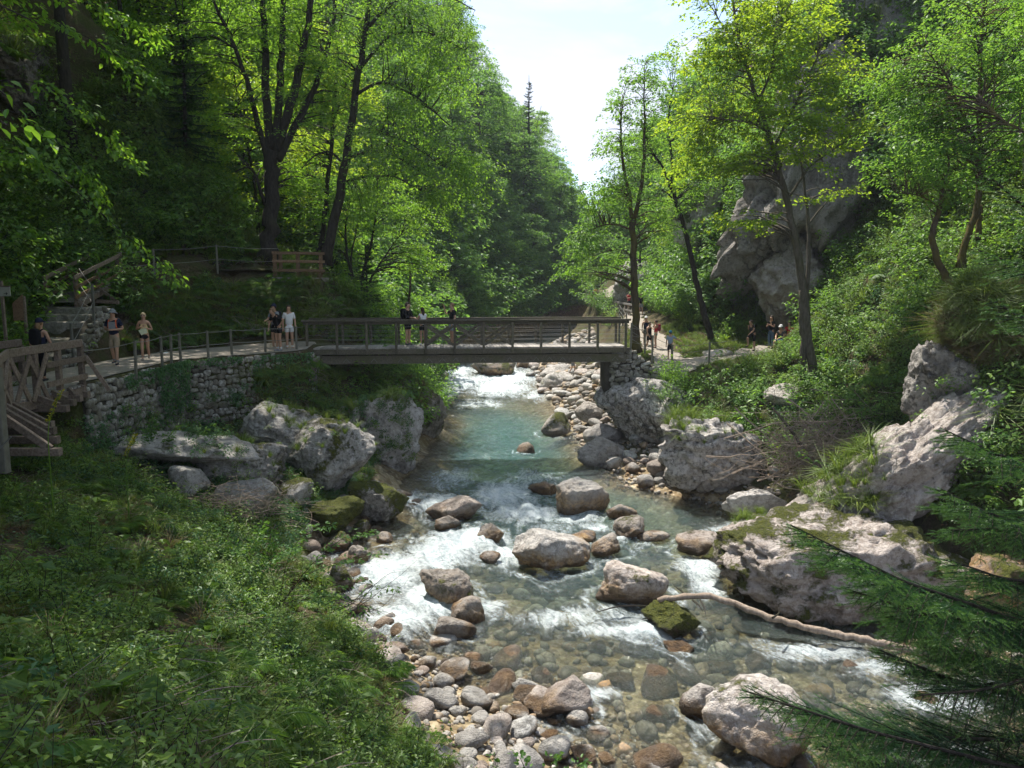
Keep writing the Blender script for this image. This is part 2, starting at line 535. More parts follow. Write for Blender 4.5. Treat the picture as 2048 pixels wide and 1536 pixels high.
def water_mat():
    m, nt, out = new_mat('river_water')
    def attr(k):
        a = nt.nodes.new('ShaderNodeAttribute'); a.attribute_name = k
        return a
    dep = attr('depth').outputs['Fac']; foam = attr('foam').outputs['Fac']
    uv = attr('flow').outputs['Vector']
    v = world_pos(nt)
    # see-through water tinted by how deep it is
    tint = ramp(nt, dep, [(0.0, (0.93, 0.93, 0.89)), (0.3, (0.74, 0.78, 0.66)), (0.6, (0.46, 0.66, 0.60)), (1.0, (0.22, 0.50, 0.50))])
    tr = nt.nodes.new('ShaderNodeBsdfTransparent'); nt.links.new(tint, tr.inputs['Color'])
    mil = nt.nodes.new('ShaderNodeBsdfDiffuse')
    nt.links.new(ramp(nt, dep, [(0.0, (0.20, 0.23, 0.21)), (0.6, (0.09, 0.195, 0.21)), (1.0, (0.035, 0.14, 0.155))]), mil.inputs['Color'])
    body = nt.nodes.new('ShaderNodeMixShader')
    nt.links.new(ramp(nt, dep, [(0.0, 0.03), (0.3, 0.12), (0.6, 0.3), (1.0, 0.45)]), body.inputs[0])
    nt.links.new(tr.outputs[0], body.inputs[1]); nt.links.new(mil.outputs[0], body.inputs[2])
    # ripples
    r1 = noise(nt, uv, 2.6, 5, 0.65, 0.5)
    r2 = noise(nt, v, 7.5, 4, 0.6, 0.3)
    hgt = math_(nt, 'ADD', r1, math_(nt, 'MULTIPLY', r2, 0.45))
    nrm = bump(nt, hgt, 0.9, 0.22)
    gl = nd(nt, 'ShaderNodeBsdfGlossy', i_Roughness=0.09)
    nt.links.new(nrm, gl.inputs['Normal'])
    fr = nd(nt, 'ShaderNodeFresnel', i_IOR=1.34); nt.links.new(nrm, fr.inputs['Normal'])
    surf = nt.nodes.new('ShaderNodeMixShader')
    nt.links.new(fr.outputs[0], surf.inputs[0]); nt.links.new(body.outputs[0], surf.inputs[1]); nt.links.new(gl.outputs[0], surf.inputs[2])
    # white water, broken into streaks along the flow
    s1 = noise(nt, uv, 1.5, 9, 0.72, 1.0)
    s2 = noise(nt, uv, 5.0, 6, 0.7, 0.6)
    st = mixc(nt, 0.4, s1, s2)
    s3 = noise(nt, v, 9.0, 5, 0.75, 0.4)
    st = mixc(nt, 0.28, st, s3)
    k = math_(nt, 'SUBTRACT', math_(nt, 'ADD', math_(nt, 'MULTIPLY', st, 1.7), math_(nt, 'MULTIPLY', foam, 0.70)), 1.02)
    k = ramp(nt, math_(nt, 'MULTIPLY', k, 2.3), [(0.0, 0.0), (0.3, 0.3), (0.75, 0.8), (1.0, 0.94)])
    fo = nt.nodes.new('ShaderNodeBsdfDiffuse')
    nt.links.new(ramp(nt, mixc(nt, 0.5, s2, s3), [(0.35, (0.42, 0.52, 0.56)), (0.55, (0.70, 0.76, 0.78))]), fo.inputs['Color'])
    nt.links.new(bump(nt, mixc(nt, 0.5, st, s3), 1.0, 0.2), fo.inputs['Normal'])
    fin = nt.nodes.new('ShaderNodeMixShader')
    nt.links.new(k, fin.inputs[0]); nt.links.new(surf.outputs[0], fin.inputs[1]); nt.links.new(fo.outputs[0], fin.inputs[2])
    nt.links.new(fin.outputs[0], out.inputs['Surface'])
    return m
M['water'] = water_mat()
M['bark'] = bark_mat('bark_dark', (0.012, 0.010, 0.009), (0.055, 0.047, 0.04), (0.05, 0.055, 0.02), 0.25)
M['bark_moss'] = bark_mat('bark_mossy', (0.03, 0.022, 0.014), (0.11, 0.085, 0.06), (0.10, 0.085, 0.02), 0.75)
M['bark_grey'] = bark_mat('bark_grey', (0.05, 0.043, 0.035), (0.16, 0.14, 0.115), (0.06, 0.06, 0.025), 0.4)
M['wood'] = wood_mat('weathered_timber', (0.08, 0.057, 0.043), (0.26, 0.205, 0.165), mossy=0.15)
M['wood_warm'] = wood_mat('brown_timber', (0.09, 0.052, 0.03), (0.24, 0.155, 0.095), mossy=0.1)
M['wood_bridge'] = wood_mat('dark_bridge_timber', (0.055, 0.048, 0.036), (0.15, 0.132, 0.10), moss=(0.07, 0.075, 0.03), mossy=0.6)
M['plank'] = wood_mat('grey_deck_boards', (0.17, 0.155, 0.14), (0.36, 0.335, 0.31), mossy=0.1)
M['steel'] = simple_mat('painted_steel', (0.105, 0.105, 0.09), 0.5, 0.2, 5, 0.5)
M['post'] = simple_mat('grey_green_post', (0.13, 0.125, 0.10), 0.6, 0.25, 6, 0.4)
M['cable'] = simple_mat('steel_cable', (0.17, 0.165, 0.15), 0.5, 0.1, 8, 0.5)
M['leaf'] = leaf_mat('leaf_beech', (0.07, 0.15, 0.02), (0.26, 0.48, 0.035))
M['leaf_lime'] = leaf_mat('leaf_maple', (0.095, 0.18, 0.016), (0.36, 0.52, 0.03))
M['leaf_mid'] = leaf_mat('leaf_ash', (0.075, 0.16, 0.026), (0.22, 0.42, 0.04))
M['leaf_far'] = leaf_mat('leaf_far', (0.07, 0.15, 0.035), (0.17, 0.34, 0.045))
M['leaf_dark'] = leaf_mat('leaf_dark', (0.028, 0.065, 0.02), (0.06, 0.13, 0.025))
M['herb'] = leaf_mat('leaf_herb', (0.10, 0.175, 0.032), (0.20, 0.34, 0.035), tw=0.4)
M['herb_dark'] = leaf_mat('leaf_ivy', (0.05, 0.10, 0.03), (0.08, 0.16, 0.03), tw=0.25, gloss=0.04, rough=0.45)
M['herb_blue'] = leaf_mat('leaf_blue_green', (0.06, 0.14, 0.055), (0.11, 0.24, 0.055), tw=0.35)
M['grass'] = leaf_mat('grass_blade', (0.11, 0.165, 0.03), (0.18, 0.27, 0.035), tw=0.35)
M['drygrass'] = leaf_mat('dry_grass_blade', (0.15, 0.115, 0.055), (0.20, 0.16, 0.07), tw=0.3)
M['fern'] = leaf_mat('fern_frond', (0.08, 0.16, 0.028), (0.16, 0.30, 0.035), tw=0.45)
M['hart'] = leaf_mat('strap_leaf', (0.085, 0.19, 0.022), (0.20, 0.34, 0.03), tw=0.45)
M['needle'] = leaf_mat('spruce_needle', (0.026, 0.075, 0.032), (0.04, 0.11, 0.03), tw=0.25, gloss=0.03)
M['needle_tip'] = leaf_mat('spruce_needle_tip', (0.065, 0.15, 0.035), (0.10, 0.22, 0.04), tw=0.3, gloss=0.05)
M['twig'] = bark_mat('dead_twig', (0.16, 0.12, 0.09), (0.40, 0.33, 0.27), (0.2, 0.15, 0.1), 0.2)
# ================================================================== THE VALLEY FLOOR AND SLOPES
# cross-sections of the valley: for every column a table of (distance ahead, x, z)
EDGE_L = [(-10, 5), (0, 3.2), (8, 2.2), (12.4, 0.6), (15.7, -2.1), (16.7, -3.6), (19, -5.0), (22, -5.7), (24.5, -5.3), (26.2, -4.2), (31.6, -4.1), (36, -3.9),
          (40, -3.5), (45, -4.8), (54, -6.6), (61.6, -7.8), (68, -5.6), (80, -1.5), (90, 2), (110, 10), (140, 18), (200, 36), (260, 55)]
EDGE_R = [(-10, 18), (0, 16), (8, 15), (12, 13.5), (16, 12), (19, 10.6), (22, 9.4), (25, 8.7), (26.8, 7.0), (28.2, 4.6), (34, 3.6), (38.7, 3.2),
          (45, 2.8), (51.8, 2.2), (63, 1.6), (70, 1.5), (80, 4.5), (90, 7.5), (110, 15), (140, 24), (200, 42), (260, 62)]
def _t(rows): return np.array(rows, float)
LEFT = {
 7: [(-10,1,-5),(2,.5,-5),(5,.1,-5.6),(8,-.5,-6.8),(12,-1.7,-7.5),(16,-3.7,-7.6),(20,-6.1,-7.3),(22,-6.6,-7.0),(24,-6.4,-6.8),(27,-5.7,-6.7),(31,-5.8,-6.3),(34,-5.7,-5.9),(38,-5.5,-5.6),
     (45,-6.5,-5.8),(60,-9.3,-5.4),(80,-4,-2.5),(110,7.5,0),(140,15,1),(200,32,1),(260,50,4)],
 6: [(-10,-2.5,-1.8),(2,-2.5,-2.3),(5,-3,-3.2),(8,-3.7,-4.4),(12,-5,-5.4),(16,-6.8,-5.7),(19,-9.8,-5.2),(20.3,-11.6,-4.7),(22,-11.66,-4.8),(24,-11.72,-5.1),(27.15,-11.82,-5.4),(30.5,-8.06,-5.1),(33,-7.6,-3.4),(36,-7.4,-1.2),(38,-7.6,-1.6),
     (45,-9,-2.5),(60,-12,-1),(80,-8,4),(110,3,9),(140,10,9),(200,25,6),(260,42,10)],
 5: [(-10,-5,-1.5),(2,-5.2,-1.9),(5,-5.7,-2.7),(8,-6.6,-3.5),(12,-8.2,-4.2),(16,-10.2,-4.6),(19,-11.5,-4.2),(20.3,-11.75,-3.9),(20.6,-11.75,-2.78),(22,-11.7,-2.75),(27.2,-11.85,-2.75),(30.5,-8.1,-2.75),
     (33,-8.4,-2.5),(34.2,-8.6,-1.9),(35.6,-8.75,.25),(37,-8.8,.4),(40,-9.5,.3),(45,-11.5,-.5),(60,-14.5,2),(80,-11,9),(110,-1,14),(140,5,15),(200,18,14),(260,35,20)],
 4: [(-10,-9,-.8),(5,-9,-2.3),(12,-11.5,-3.7),(16,-13.3,-3.9),(19.5,-13.9,-3.6),(20.3,-14.1,-2.78),(24,-14.3,-2.75),(28.2,-14.4,-2.75),(31,-14.2,-2.75),(33,-12.6,-2.7),(34.2,-11,-2.0),(35.6,-10.7,.42),
     (37,-11,.5),(40,-11.5,.8),(45,-14,1.5),(60,-17,6),(80,-14,13),(110,-5,19),(140,0,21),(200,10,24),(260,25,30)],
 3: [(-10,-13,-.5),(5,-13,-1.2),(12,-14.3,-1.8),(16,-15.6,-2.6),(20,-15.2,-2.75),(24,-14.7,-2.75),(26,-14.75,-2.45),(27.4,-14.85,-1.65),(28.1,-14.85,-1.2),(28.9,-15,-1.4),(29.4,-15.1,-2.3),(30.6,-15.1,-1.6),(31.2,-15.4,-.1),(32,-15.4,.1),(33,-15,.25),(34.2,-13.5,.45),(35.6,-13,.5),
     (37,-12.6,1.4),(40,-14,2.2),(45,-17,4),(60,-20,10),(80,-18,18),(110,-10,25),(140,-7,29),(200,0,36),(260,10,44)],
 2: [(-10,-14,2),(8,-14.9,2),(16,-16.6,0),(20,-17.1,-2.6),(24,-17.15,-2.7),(26,-17.2,-2.4),(27.4,-17.2,-1.6),(28.1,-17.2,-1.15),(29.4,-17.3,-1.3),(31.2,-17.3,.0),(33,-16.9,1.1),(35.6,-15.6,2.0),
     (37,-15,4.6),(40,-17,7.5),(45,-22,10),(60,-28,19),(80,-26,27),(110,-22,38),(140,-22,48),(200,-20,68),(260,-15,82)],
 1: [(-10,-17,9),(8,-17.7,9),(16,-19.2,8.5),(20,-20.1,8),(24,-20.6,8),(28,-21.2,7.5),(31,-21.7,7.5),(33,-21,8.6),(37,-20.2,13),(40,-23,14),(45,-32,20),(60,-40,32),(80,-40,41),(110,-42,57),(140,-46,67),(200,-50,95),(260,-50,110)],
 0: [(-10,-31,30),(16,-32,30),(27,-34,31),(37,-38,36),(45,-62,46),(60,-80,62),(80,-90,78),(110,-100,96),(140,-110,110),(200,-130,140),(260,-140,150)],
}
RIGHT = {
 13: [(-10,19,-8),(5,16.2,-7.6),(12,14,-7.5),(16,12.5,-7.5),(20,10.8,-7.3),(24,9.6,-7.2),(28,6.8,-7.35),(32,5.0,-7.15),(36,4.4,-7.0),(40,4.6,-6.7),(46,4.4,-6.6),(55,4.1,-6.3),(70,4,-5.7),(80,6.2,-5.2),(90,8.4,-4.5),(110,15.6,-3),(140,25,-2),(200,43,0),(260,63,2)],
 14: [(-10,20,-6),(5,17,-6),(16,12.9,-6.2),(20,11.2,-6.1),(24,10.2,-6.4),(28,8.8,-6.7),(32,6.8,-6.2),(36,5.3,-6.0),(40,6,-5.2),(46,6.5,-5),(55,7,-5),(70,8,-4.4),(80,8,-3),(90,9.2,-2),(110,16.5,0),(140,26,2),(200,44,5),(260,64,8)],
 15: [(-10,21,-4),(5,18,-4),(16,13.3,-4.2),(20,11.6,-4.7),(24,11.2,-5.7),(28,10,-5.9),(32,8.2,-4.7),(36,6.0,-3.9),(40,7,-3.6),(46,7.2,-3.1),(55,8,-3),(70,9.6,-2.9),(80,8.9,-1.2),(90,10,1),(110,17.5,4),(140,28,6),(200,46,10),(260,66,14)],
 16: [(-10,22,-3),(5,19,-3),(16,13.8,-2.7),(20,12.4,-2.8),(24,12.1,-4.9),(28,11.2,-4.9),(32,10.2,-3.9),(36,8,-3.7),(40,9.4,-3.5),(46,8.9,-2.95),(55,9.7,-2.7),(70,11.6,-2.5),(80,10.2,-.5),(90,11,4),(110,19,8),(140,30,9),(200,48,14),(260,68,20)],
 17: [(-10,23,-2),(5,20,-2),(16,14.6,-1.5),(20,13.4,-1.0),(24,13,-3.6),(28,12.6,-3.6),(32,12.8,-3.1),(36,12,-3.55),(40,14.6,-3.35),(43,13.5,-3.0),(46,10.7,-2.3),(55,11,-2.1),(70,12.8,-2.1),(80,11.8,0),(90,12.4,7),(110,21,11),(140,32,13),(200,50,20),(260,70,27)],
 18: [(-10,26,3),(5,24,3),(16,17,3),(20,16.2,3.8),(24,16.2,1.6),(28,16.2,.8),(32,16.6,1.4),(36,17.2,1.4),(40,18,3.2),(46,14.2,3),(55,15,5),(70,17,5.4),(80,17.2,8),(90,18,15),(110,27,19),(140,38,22),(200,56,34),(260,76,44)],
 19: [(-10,32,12),(16,22,12),(20,21.5,12),(24,21,9.5),(28,21,8.5),(32,21.5,9),(36,22,10),(40,22,13),(46,18.2,9.5),(55,20,14),(70,22,15),(80,24,18),(90,26,26),(110,37,32),(140,50,38),(200,70,55),(260,90,66)],
 20: [(-10,46,32),(16,40,35),(24,40,33),(32,42,35),(46,42,40),(55,46,46),(70,56,56),(80,62,62),(90,70,70),(110,82,80),(140,96,92),(200,120,110),(260,140,125)],
}
ys = np.concatenate([np.arange(-10, 8, 0.5), np.arange(8, 48, 0.26), np.arange(48, 90, 0.8), np.arange(90, 192, 2.5)])
def col_xz(c, y):
    if c <= 7:
        t = _t(LEFT[c]); return np.interp(y, t[:, 0], t[:, 1]), np.interp(y, t[:, 0], t[:, 2])
    if c >= 13:
        t = _t(RIGHT[c]); return np.interp(y, t[:, 0], t[:, 1]), np.interp(y, t[:, 0], t[:, 2])
    l = np.interp(y, *_t(EDGE_L).T); r = np.interp(y, *_t(EDGE_R).T); w = water_z(y)
    dep = np.interp(y, [-10, 12, 17, 22, 27, 34, 40, 45, 52, 58, 75, 300], [.3, .3, .42, .6, .85, 1.0, 1.0, .6, .45, .4, .5, .6])
    f = {8: (0, -.05), 9: (.22, .75), 10: (.5, 1.0), 11: (.78, .7), 12: (1, -.05)}[c]
    return l + (r - l) * f[0], w - dep * f[1]
NC = 21
SUBC = [10, 9, 10, 8, 8, 8, 14, 8, 8, 8, 8, 8, 8, 7, 7, 7, 8, 12, 9, 8]
cu = np.concatenate([k + np.arange(SUBC[k]) / SUBC[k] for k in range(NC - 1)] + [[NC - 1]])
CX = np.stack([col_xz(c, ys)[0] for c in range(NC)]); CZ = np.stack([col_xz(c, ys)[1] for c in range(NC)])
# soften the table corners along the valley outside the built paths
def grid_at(cu_, ys_):
    k = np.minimum(cu_.astype(int), NC - 2); f = cu_ - k
    f = f[:, None]
    X = CX[k] * (1 - f) + CX[k + 1] * f; Z = CZ[k] * (1 - f) + CZ[k + 1] * f
    return X, Z
CZ = np.minimum(CZ, 60 + (CZ - 60) * .2)
GX, GZ = grid_at(cu, ys)
GY = np.broadcast_to(ys, GX.shape).copy()
P = np.stack([GX, GY, GZ], -1)
# surface normals, then roughness: gentle on the path terrace, strong on the slopes
du = np.gradient(P, axis=0); dv = np.gradient(P, axis=1)
nrm = np.cross(du, dv); nrm /= np.linalg.norm(nrm, axis=-1)[..., None] + 1e-9
nrm *= np.sign(nrm[..., 2:3] + 1e-6)
cc = cu[:, None] + 0 * GX
amp = np.interp(cc, [0, 2.6, 3.1, 4, 4.95, 5.05, 6.0, 7, 8, 9, 12, 13, 15, 16, 17, 17.6, 20], [1.0, .6, .2, .04, .04, .04, .12, .3, .15, .1, .1, .16, .3, .12, .12, .5, 1.2])
amp = amp * np.clip((GY + 12) / 14, 0, 1) * np.interp(GY, [40, 80, 200], [1, 1.6, 3])
nv = fbm(P * 0.55, 5) * 0.9 + ridged(P * 0.9 + 4, 4) * 0.35 + fbm(P * 2.3, 3) * 0.22
P = P + nrm * (amp * nv)[..., None]
def sheet(name, u0, u1, mat):
    iu = np.where((cu >= u0 - 1e-6) & (cu <= u1 + 1e-6))[0]
    S = P[iu[0]:iu[-1] + 1]
    a, b = S.shape[:2]
    idx = np.arange(a * b).reshape(a, b)
    q = np.stack([idx[:-1, :-1], idx[1:, :-1], idx[1:, 1:], idx[:-1, 1:]], -1).reshape(-1, 4)
    return link(name, mesh_np(name, S.reshape(-1, 3), q, None, True, [mat]), kind='structure')
sheet('hillside', 0, 7, M['soil'])
sheet('riverbed', 7, 13, M['bed'])
sheet('hillside', 13, 20, M['soil'])
_idx = np.arange(P.shape[0] * P.shape[1]).reshape(P.shape[:2])
_q = np.stack([_idx[:-1, :-1], _idx[1:, :-1], _idx[1:, 1:], _idx[:-1, 1:]], -1).reshape(-1, 4)
GROUND = BVHTree.FromPolygons([tuple(v) for v in P.reshape(-1, 3)], [tuple(int(i) for i in f) for f in _q])
def ground(x, y, top=60.0):
    h = GROUND.ray_cast(Vector((x, y, top)), Vector((0, 0, -1)))
    return h[0].z if h[0] is not None else -8.0
def hit(px, py, default=30.0):
    """where the line of sight through a photo pixel meets the ground"""
    h = GROUND.ray_cast(Vector((0, 0, 0)), ray(px, py).normalized())
    return h[0] if h[0] is not None else at(px, py, default)
def scatter(n, u0, u1, y0, y1, dens=None):
    """n random points on the slopes between two columns and two distances, spread evenly by area -> position, normal"""
    k = int(n * 4)
    a = np.where((cu >= u0) & (cu < u1))[0]; b = np.where((ys >= y0) & (ys < y1))[0]
    a = a[a < len(cu) - 1]; b = b[b < len(ys) - 1]
    A, B = np.meshgrid(a, b, indexing='ij'); A = A.ravel(); B = B.ravel()
    p00, p10, p01 = P[A, B], P[A + 1, B], P[A, B + 1]
    cr = np.cross(p10 - p00, p01 - p00)
    area = np.linalg.norm(cr, axis=1)
    w = area.copy()
    if dens is not None: w = w * dens(p00)
    w = np.maximum(w, 0)
    i = RNG.choice(len(A), n, p=w / w.sum())
    r, s = RNG.random(n)[:, None], RNG.random(n)[:, None]
    p11 = P[A + 1, B + 1]
    pos = (p00[i] * (1 - r) + p10[i] * r) * (1 - s) + (p01[i] * (1 - r) + p11[i] * r) * s
    nn = cr[i] / (area[i][:, None] + 1e-9)
    nn *= np.sign(nn[:, 2:3] + 1e-9)
    return pos, nn
# ================================================================== ROCKS
_ico = {}
def ico(sub):
    if sub not in _ico:
        bm = bmesh.new(); bmesh.ops.create_icosphere(bm, subdivisions=sub, radius=1)
        _ico[sub] = (np.array([v.co[:] for v in bm.verts]), np.array([[v.index for v in f.verts] for f in bm.faces])); bm.free()
    return _ico[sub]
def rock_shape(sub, seed, facets=8, sharp=1.0, rough=0.085, freq=1.6, strata=0.0, round_=0.0):
    """unit boulder: a sphere cut by random planes, then weathered"""
    V, T = ico(sub)
    r = np.random.default_rng(seed)
    n = r.normal(size=(facets, 3)); n /= np.linalg.norm(n, axis=1)[:, None]
    h = r.uniform(0.45, 0.85, facets)
    d = V @ n.T
    lim = np.where(d > 0.05, h / np.maximum(d, 0.05), 9)
    k = 26.0 - 21 * round_
    lim = np.concatenate([lim, np.ones((len(V), 1))], 1)
    rad = (np.sum(lim ** -k, axis=1)) ** (-1 / k)
    rad = 1 + (rad - 1) * sharp
    rad = rad / np.percentile(rad, 88)
    o = r.uniform(-50, 50, 3)
    X = V * rad[:, None]
    # a few spalled notches: planes cut again at an offset where a coarse noise says so
    n2 = r.normal(size=(7, 3)); n2 /= np.linalg.norm(n2, axis=1)[:, None]
    for q_, hh in zip(n2, r.uniform(.5, .8, 7)):
        ex = X @ q_ - hh
        X = X - np.outer(np.maximum(ex, 0) * (1 - round_), q_)
    dsp = fbm(X * freq + o, 4) * rough * 1.6 + ridged(X * freq * 2.2 + o, 4) * rough * 0.75 + fbm(X * freq * 6 + o, 3) * rough * 0.5
    if strata:
        dsp = dsp + strata * (np.abs(((X[:, 2] * 3.1 + fbm(X * 1.3 + o, 3) * 1.6) % 1) - 0.5) * 2) ** 3 * -0.5
    return X + V * dsp[:, None], T
ROCKS = []
def boulder(name, label, cen, dims, rz=0.0, seed=1, sub=4, tilt=(0, 0), cat='boulder', group=None, props=None, **kw):
    V, T = rock_shape(sub, seed, **kw)
    V = V * np.array(dims)
    M3 = np.array((Matrix.Rotation(rz, 3, 'Z') @ Matrix.Rotation(tilt[0], 3, 'X') @ Matrix.Rotation(tilt[1], 3, 'Y')))
    V = V @ M3.T
    o = link(name, mesh_np(name, V, None, T, True, [M['rock']]))
    o.location = cen
    tag(o, label, cat, group)
    pr = dict(moss=0.1, dark=0.3, pale=0.3, warm=0.3, brown=0.0, rust=0.0, stain=-20.0, stainh=0.6)
    pr.update(props or {})
    for k, v in pr.items(): o[k] = float(v)
    ROCKS.append((o, V + np.array(cen), T))
    return o
RIVER_ROCKS = []
def rock_px(label, l, r, t, b, seed, depth=0.9, zb=None, D=None, rz=0.0, sub=4, sink=0.25, props=None, fit=1.0, **kw):
    """a boulder seen between photo columns l..r and rows t..b; its foot stands at height zb (None: in the water)"""
    cx = (l + r) / 2
    if D is not None: foot = at(cx, b, D)
    elif zb is None: foot = on_water(cx, b)
    else: foot = on_z(cx, b, zb)
    dist = foot.length
    w = (r - l) / F * dist / 2 * fit
    hh = (b - t) / F * dist
    ry = w * depth
    e = math.asin(min(0.9, -foot.z / dist))
    # apparent height = rz*2*cos(e) + ry*sin(e) roughly
    h = max(w * 0.5, (hh - ry * math.sin(e) * 0.9) / max(0.5, math.cos(e)))
    rzz = h * (1 + sink) / 2
    cen = Vector((foot.x, foot.y + ry * 0.85, foot.z + h - rzz))
    wet = dict(props or {})
    if zb is None and D is None:
        wet.setdefault('rust', 0.9); wet.setdefault('stain', foot.z + 0.05); wet.setdefault('stainh', max(0.3, h * 0.6))
        RIVER_ROCKS.append((cen.x, cen.y, w, ry))
    return boulder('boulder', label, cen, (w * 1.06, ry, rzz), rz, seed, sub, props=wet, **kw)
# ---- boulders standing in the river
MOSSY = dict(moss=0.62, brown=0.3)
rock_px('brown hump-backed boulder above the smallest wet stones in mid stream', 852, 962, 990, 1050, 21, sub=4, props=dict(moss=.2, brown=.35, warm=.8, rust=.7), facets=9)
rock_px('low brown stone with moss in front of the hump-backed boulder', 858, 925, 1030, 1066, 22, sub=3, props=dict(moss=.3, brown=.9, rust=.9))
rock_px('dark brown boulder with a steep face beside the foaming channel', 950, 1013, 1043, 1090, 23, sub=4, props=dict(moss=.25, brown=.8, dark=.3), facets=7)
rock_px('small grey brown stone with foam around it left of the white boulder', 955, 1003, 1104, 1130, 24, sub=3, props=dict(moss=.35, brown=.6))
rock_px('large pointed whitish boulder with a brown wet foot in mid stream', 1024, 1172, 1056, 1154, 71, sub=5, depth=.85, fit=1.08, props=dict(moss=.05, dark=.0, pale=1, warm=.3, rust=1), facets=8, sharp=1.0, rough=.07)
rock_px('dark mossy boulder with water spilling over its right side', 836, 955, 1128, 1218, 26, sub=5, depth=.85, props=dict(moss=.38, brown=.75, dark=.35), facets=8, sharp=.9)
rock_px('long low orange brown stone where the foam ends near the left bank', 845, 945, 1238, 1284, 27, sub=4, depth=.55, props=dict(brown=.7, rust=1), facets=8, round_=.6)
rock_px('wet dark slab half under water below the mossy boulder', 880, 975, 1198, 1256, 28, sub=4, depth=.9, props=dict(brown=1, moss=.2), sink=1.0)
rock_px('low brown stone left of the two-humped grey boulder', 1055, 1120, 958, 992, 29, sub=4, depth=.6, props=dict(brown=.7, rust=1))
rock_px('grey two-humped smooth boulder with rusty foot at the right channel', 1106, 1230, 938, 1032, 30, sub=5, depth=.6, rz=.5, props=dict(moss=.08, dark=.12, warm=.25, rust=.9, stainh=.9), facets=7, rough=.11, freq=1.2, round_=.5)
rock_px('dark wet stone just right of the grey two-humped boulder', 1216, 1275, 1006, 1044, 31, sub=3, props=dict(brown=1, dark=.5))
rock_px('tan mossy boulder at the head of the shallow right channel', 1230, 1306, 1033, 1084, 32, sub=4, props=dict(moss=.34, brown=.7, rust=.9))
rock_px('flat reddish brown stone beside the tan mossy boulder', 1280, 1342, 1060, 1088, 33, sub=3, props=dict(brown=.9, rust=1))
rock_px('bright orange wet stone above the pointed white boulder', 1138, 1192, 1058, 1088, 34, sub=3, props=dict(rust=1, stainh=1.2, brown=.3))
rock_px('orange brown pair of lobes with green weed in mid stream', 1178, 1262, 1068, 1120, 35, sub=4, props=dict(rust=.9, brown=.5, moss=.3))
rock_px('pinkish boulder with a green moss stripe near the white rapid', 1355, 1444, 1058, 1122, 36, sub=4, props=dict(warm=.9, moss=.36, rust=.8, pale=.5), facets=8)
rock_px('large pale pink boulder capped with patches of moss', 1195, 1352, 1126, 1226, 38, sub=5, depth=.75, props=dict(warm=.95, moss=.36, pale=1, dark=.0, rust=.8), fit=1.08, facets=8, round_=.5, rough=.07)
rock_px('brown boulder wholly coated in green moss under the fallen branch', 1288, 1400, 1200, 1278, 39, sub=5, props=dict(moss=.72, brown=.8, rust=.5), facets=8, rough=.12)
rock_px('flat-topped pinkish boulder in the shallows at the lower middle', 1083, 1190, 1366, 1445, 41, sub=4, depth=.8, props=dict(warm=1, pale=.4, rust=.8, dark=.02), facets=6, sharp=1.0, rough=.05)
rock_px('white-topped boulder with orange foot above the lower spruce bough', 1368, 1456, 1378, 1446, 42, sub=4, props=dict(warm=.5, pale=.9, rust=1, dark=.02), facets=6, sharp=1)
rock_px('largest near boulder, white on top and orange below, by the spruce bough', 1438, 1615, 1392, 1545, 43, sub=5, depth=.8, props=dict(warm=.6, pale=.9, rust=1, moss=.3, dark=.05), facets=8, round_=.4)
rock_px('dark red wet stone alone in the middle of the deep pool', 1030, 1076, 882, 908, 44, sub=3, props=dict(brown=1, rust=.7, moss=.2))
rock_px('grey boulder with a skirt of bright moss at the right of the pool', 1084, 1146, 826, 874, 45, fit=1.3, round_=.4, sub=4, props=dict(moss=.52, pale=.3, rust=.2))
rock_px('large white boulder with moss foot on which a hiker stands', 1085, 1166, 742, 786, 46, fit=1.3, round_=.4, sub=4, depth=.8, props=dict(moss=.36, pale=.9, dark=.05, rust=.2), facets=8)
rock_px('pale boulder behind the one the hiker stands on', 1094, 1164, 722, 764, 47, fit=1.3, round_=.4, sub=4, props=dict(pale=.7, moss=.1, rust=.1))
rock_px('mossy boulder in the upper rapids seen under the bridge', 953, 1032, 706, 752, 48, fit=1.3, round_=.4, sub=4, props=dict(moss=.55, brown=.2, pale=.4), facets=7)
rock_px('small mossy stone in front of the upper rapids boulder', 978, 1005, 728, 752, 49, fit=1.3, round_=.4, sub=3, props=dict(moss=.4, pale=.4))
rock_px('brown spotted boulder right of the mossy one in the upper rapids', 1028, 1068, 716, 738, 50, fit=1.3, round_=.4, sub=3, props=dict(moss=.4, brown=.4))
rock_px('boulder half mossy half pale at the left edge of the upper rapids', 846, 888, 736, 768, 51, fit=1.3, round_=.4, sub=4, props=dict(moss=.5, pale=.7))
rock_px('rounded mossy boulder under the middle of the bridge at the left shore', 862, 908, 712, 742, 52, fit=1.3, round_=.4, sub=4, props=dict(moss=.66))
rock_px('brown wet stone on the lip below the mossy branch boulder', 1330, 1392, 1278, 1310, 53, sub=3, props=dict(brown=1, moss=.3), sink=1.2)
# ---- right shore
rock_px('smooth grey boulder at the pool edge with a green weed spot', 1160, 1262, 868, 932, 55, zb=-7.5, sub=5, depth=.7, props=dict(pale=.3, moss=.18, dark=.1), facets=8, round_=.7)
rock_px('smooth pale boulder leaning on the abutment boulder', 1174, 1246, 838, 896, 56, zb=-7.2, sub=4, props=dict(pale=.5, dark=.1), round_=.7)
rock_px('round dark grey boulder tucked under the abutment boulder', 1238, 1274, 838, 876, 57, zb=-7.1, sub=4, props=dict(dark=.3), round_=.8)
rock_px('brown crusted boulder beside the bather', 1152, 1208, 802, 850, 58, zb=-7.0, fit=1.3, round_=.4, sub=4, props=dict(dark=.4, brown=.5, pale=.4))
rock_px('rounded tan boulder alone on the shingle bar', 1297, 1347, 912, 950, 59, zb=-7.2, sub=4, props=dict(warm=.8, brown=.25, dark=.05), round_=.9, rough=.06)
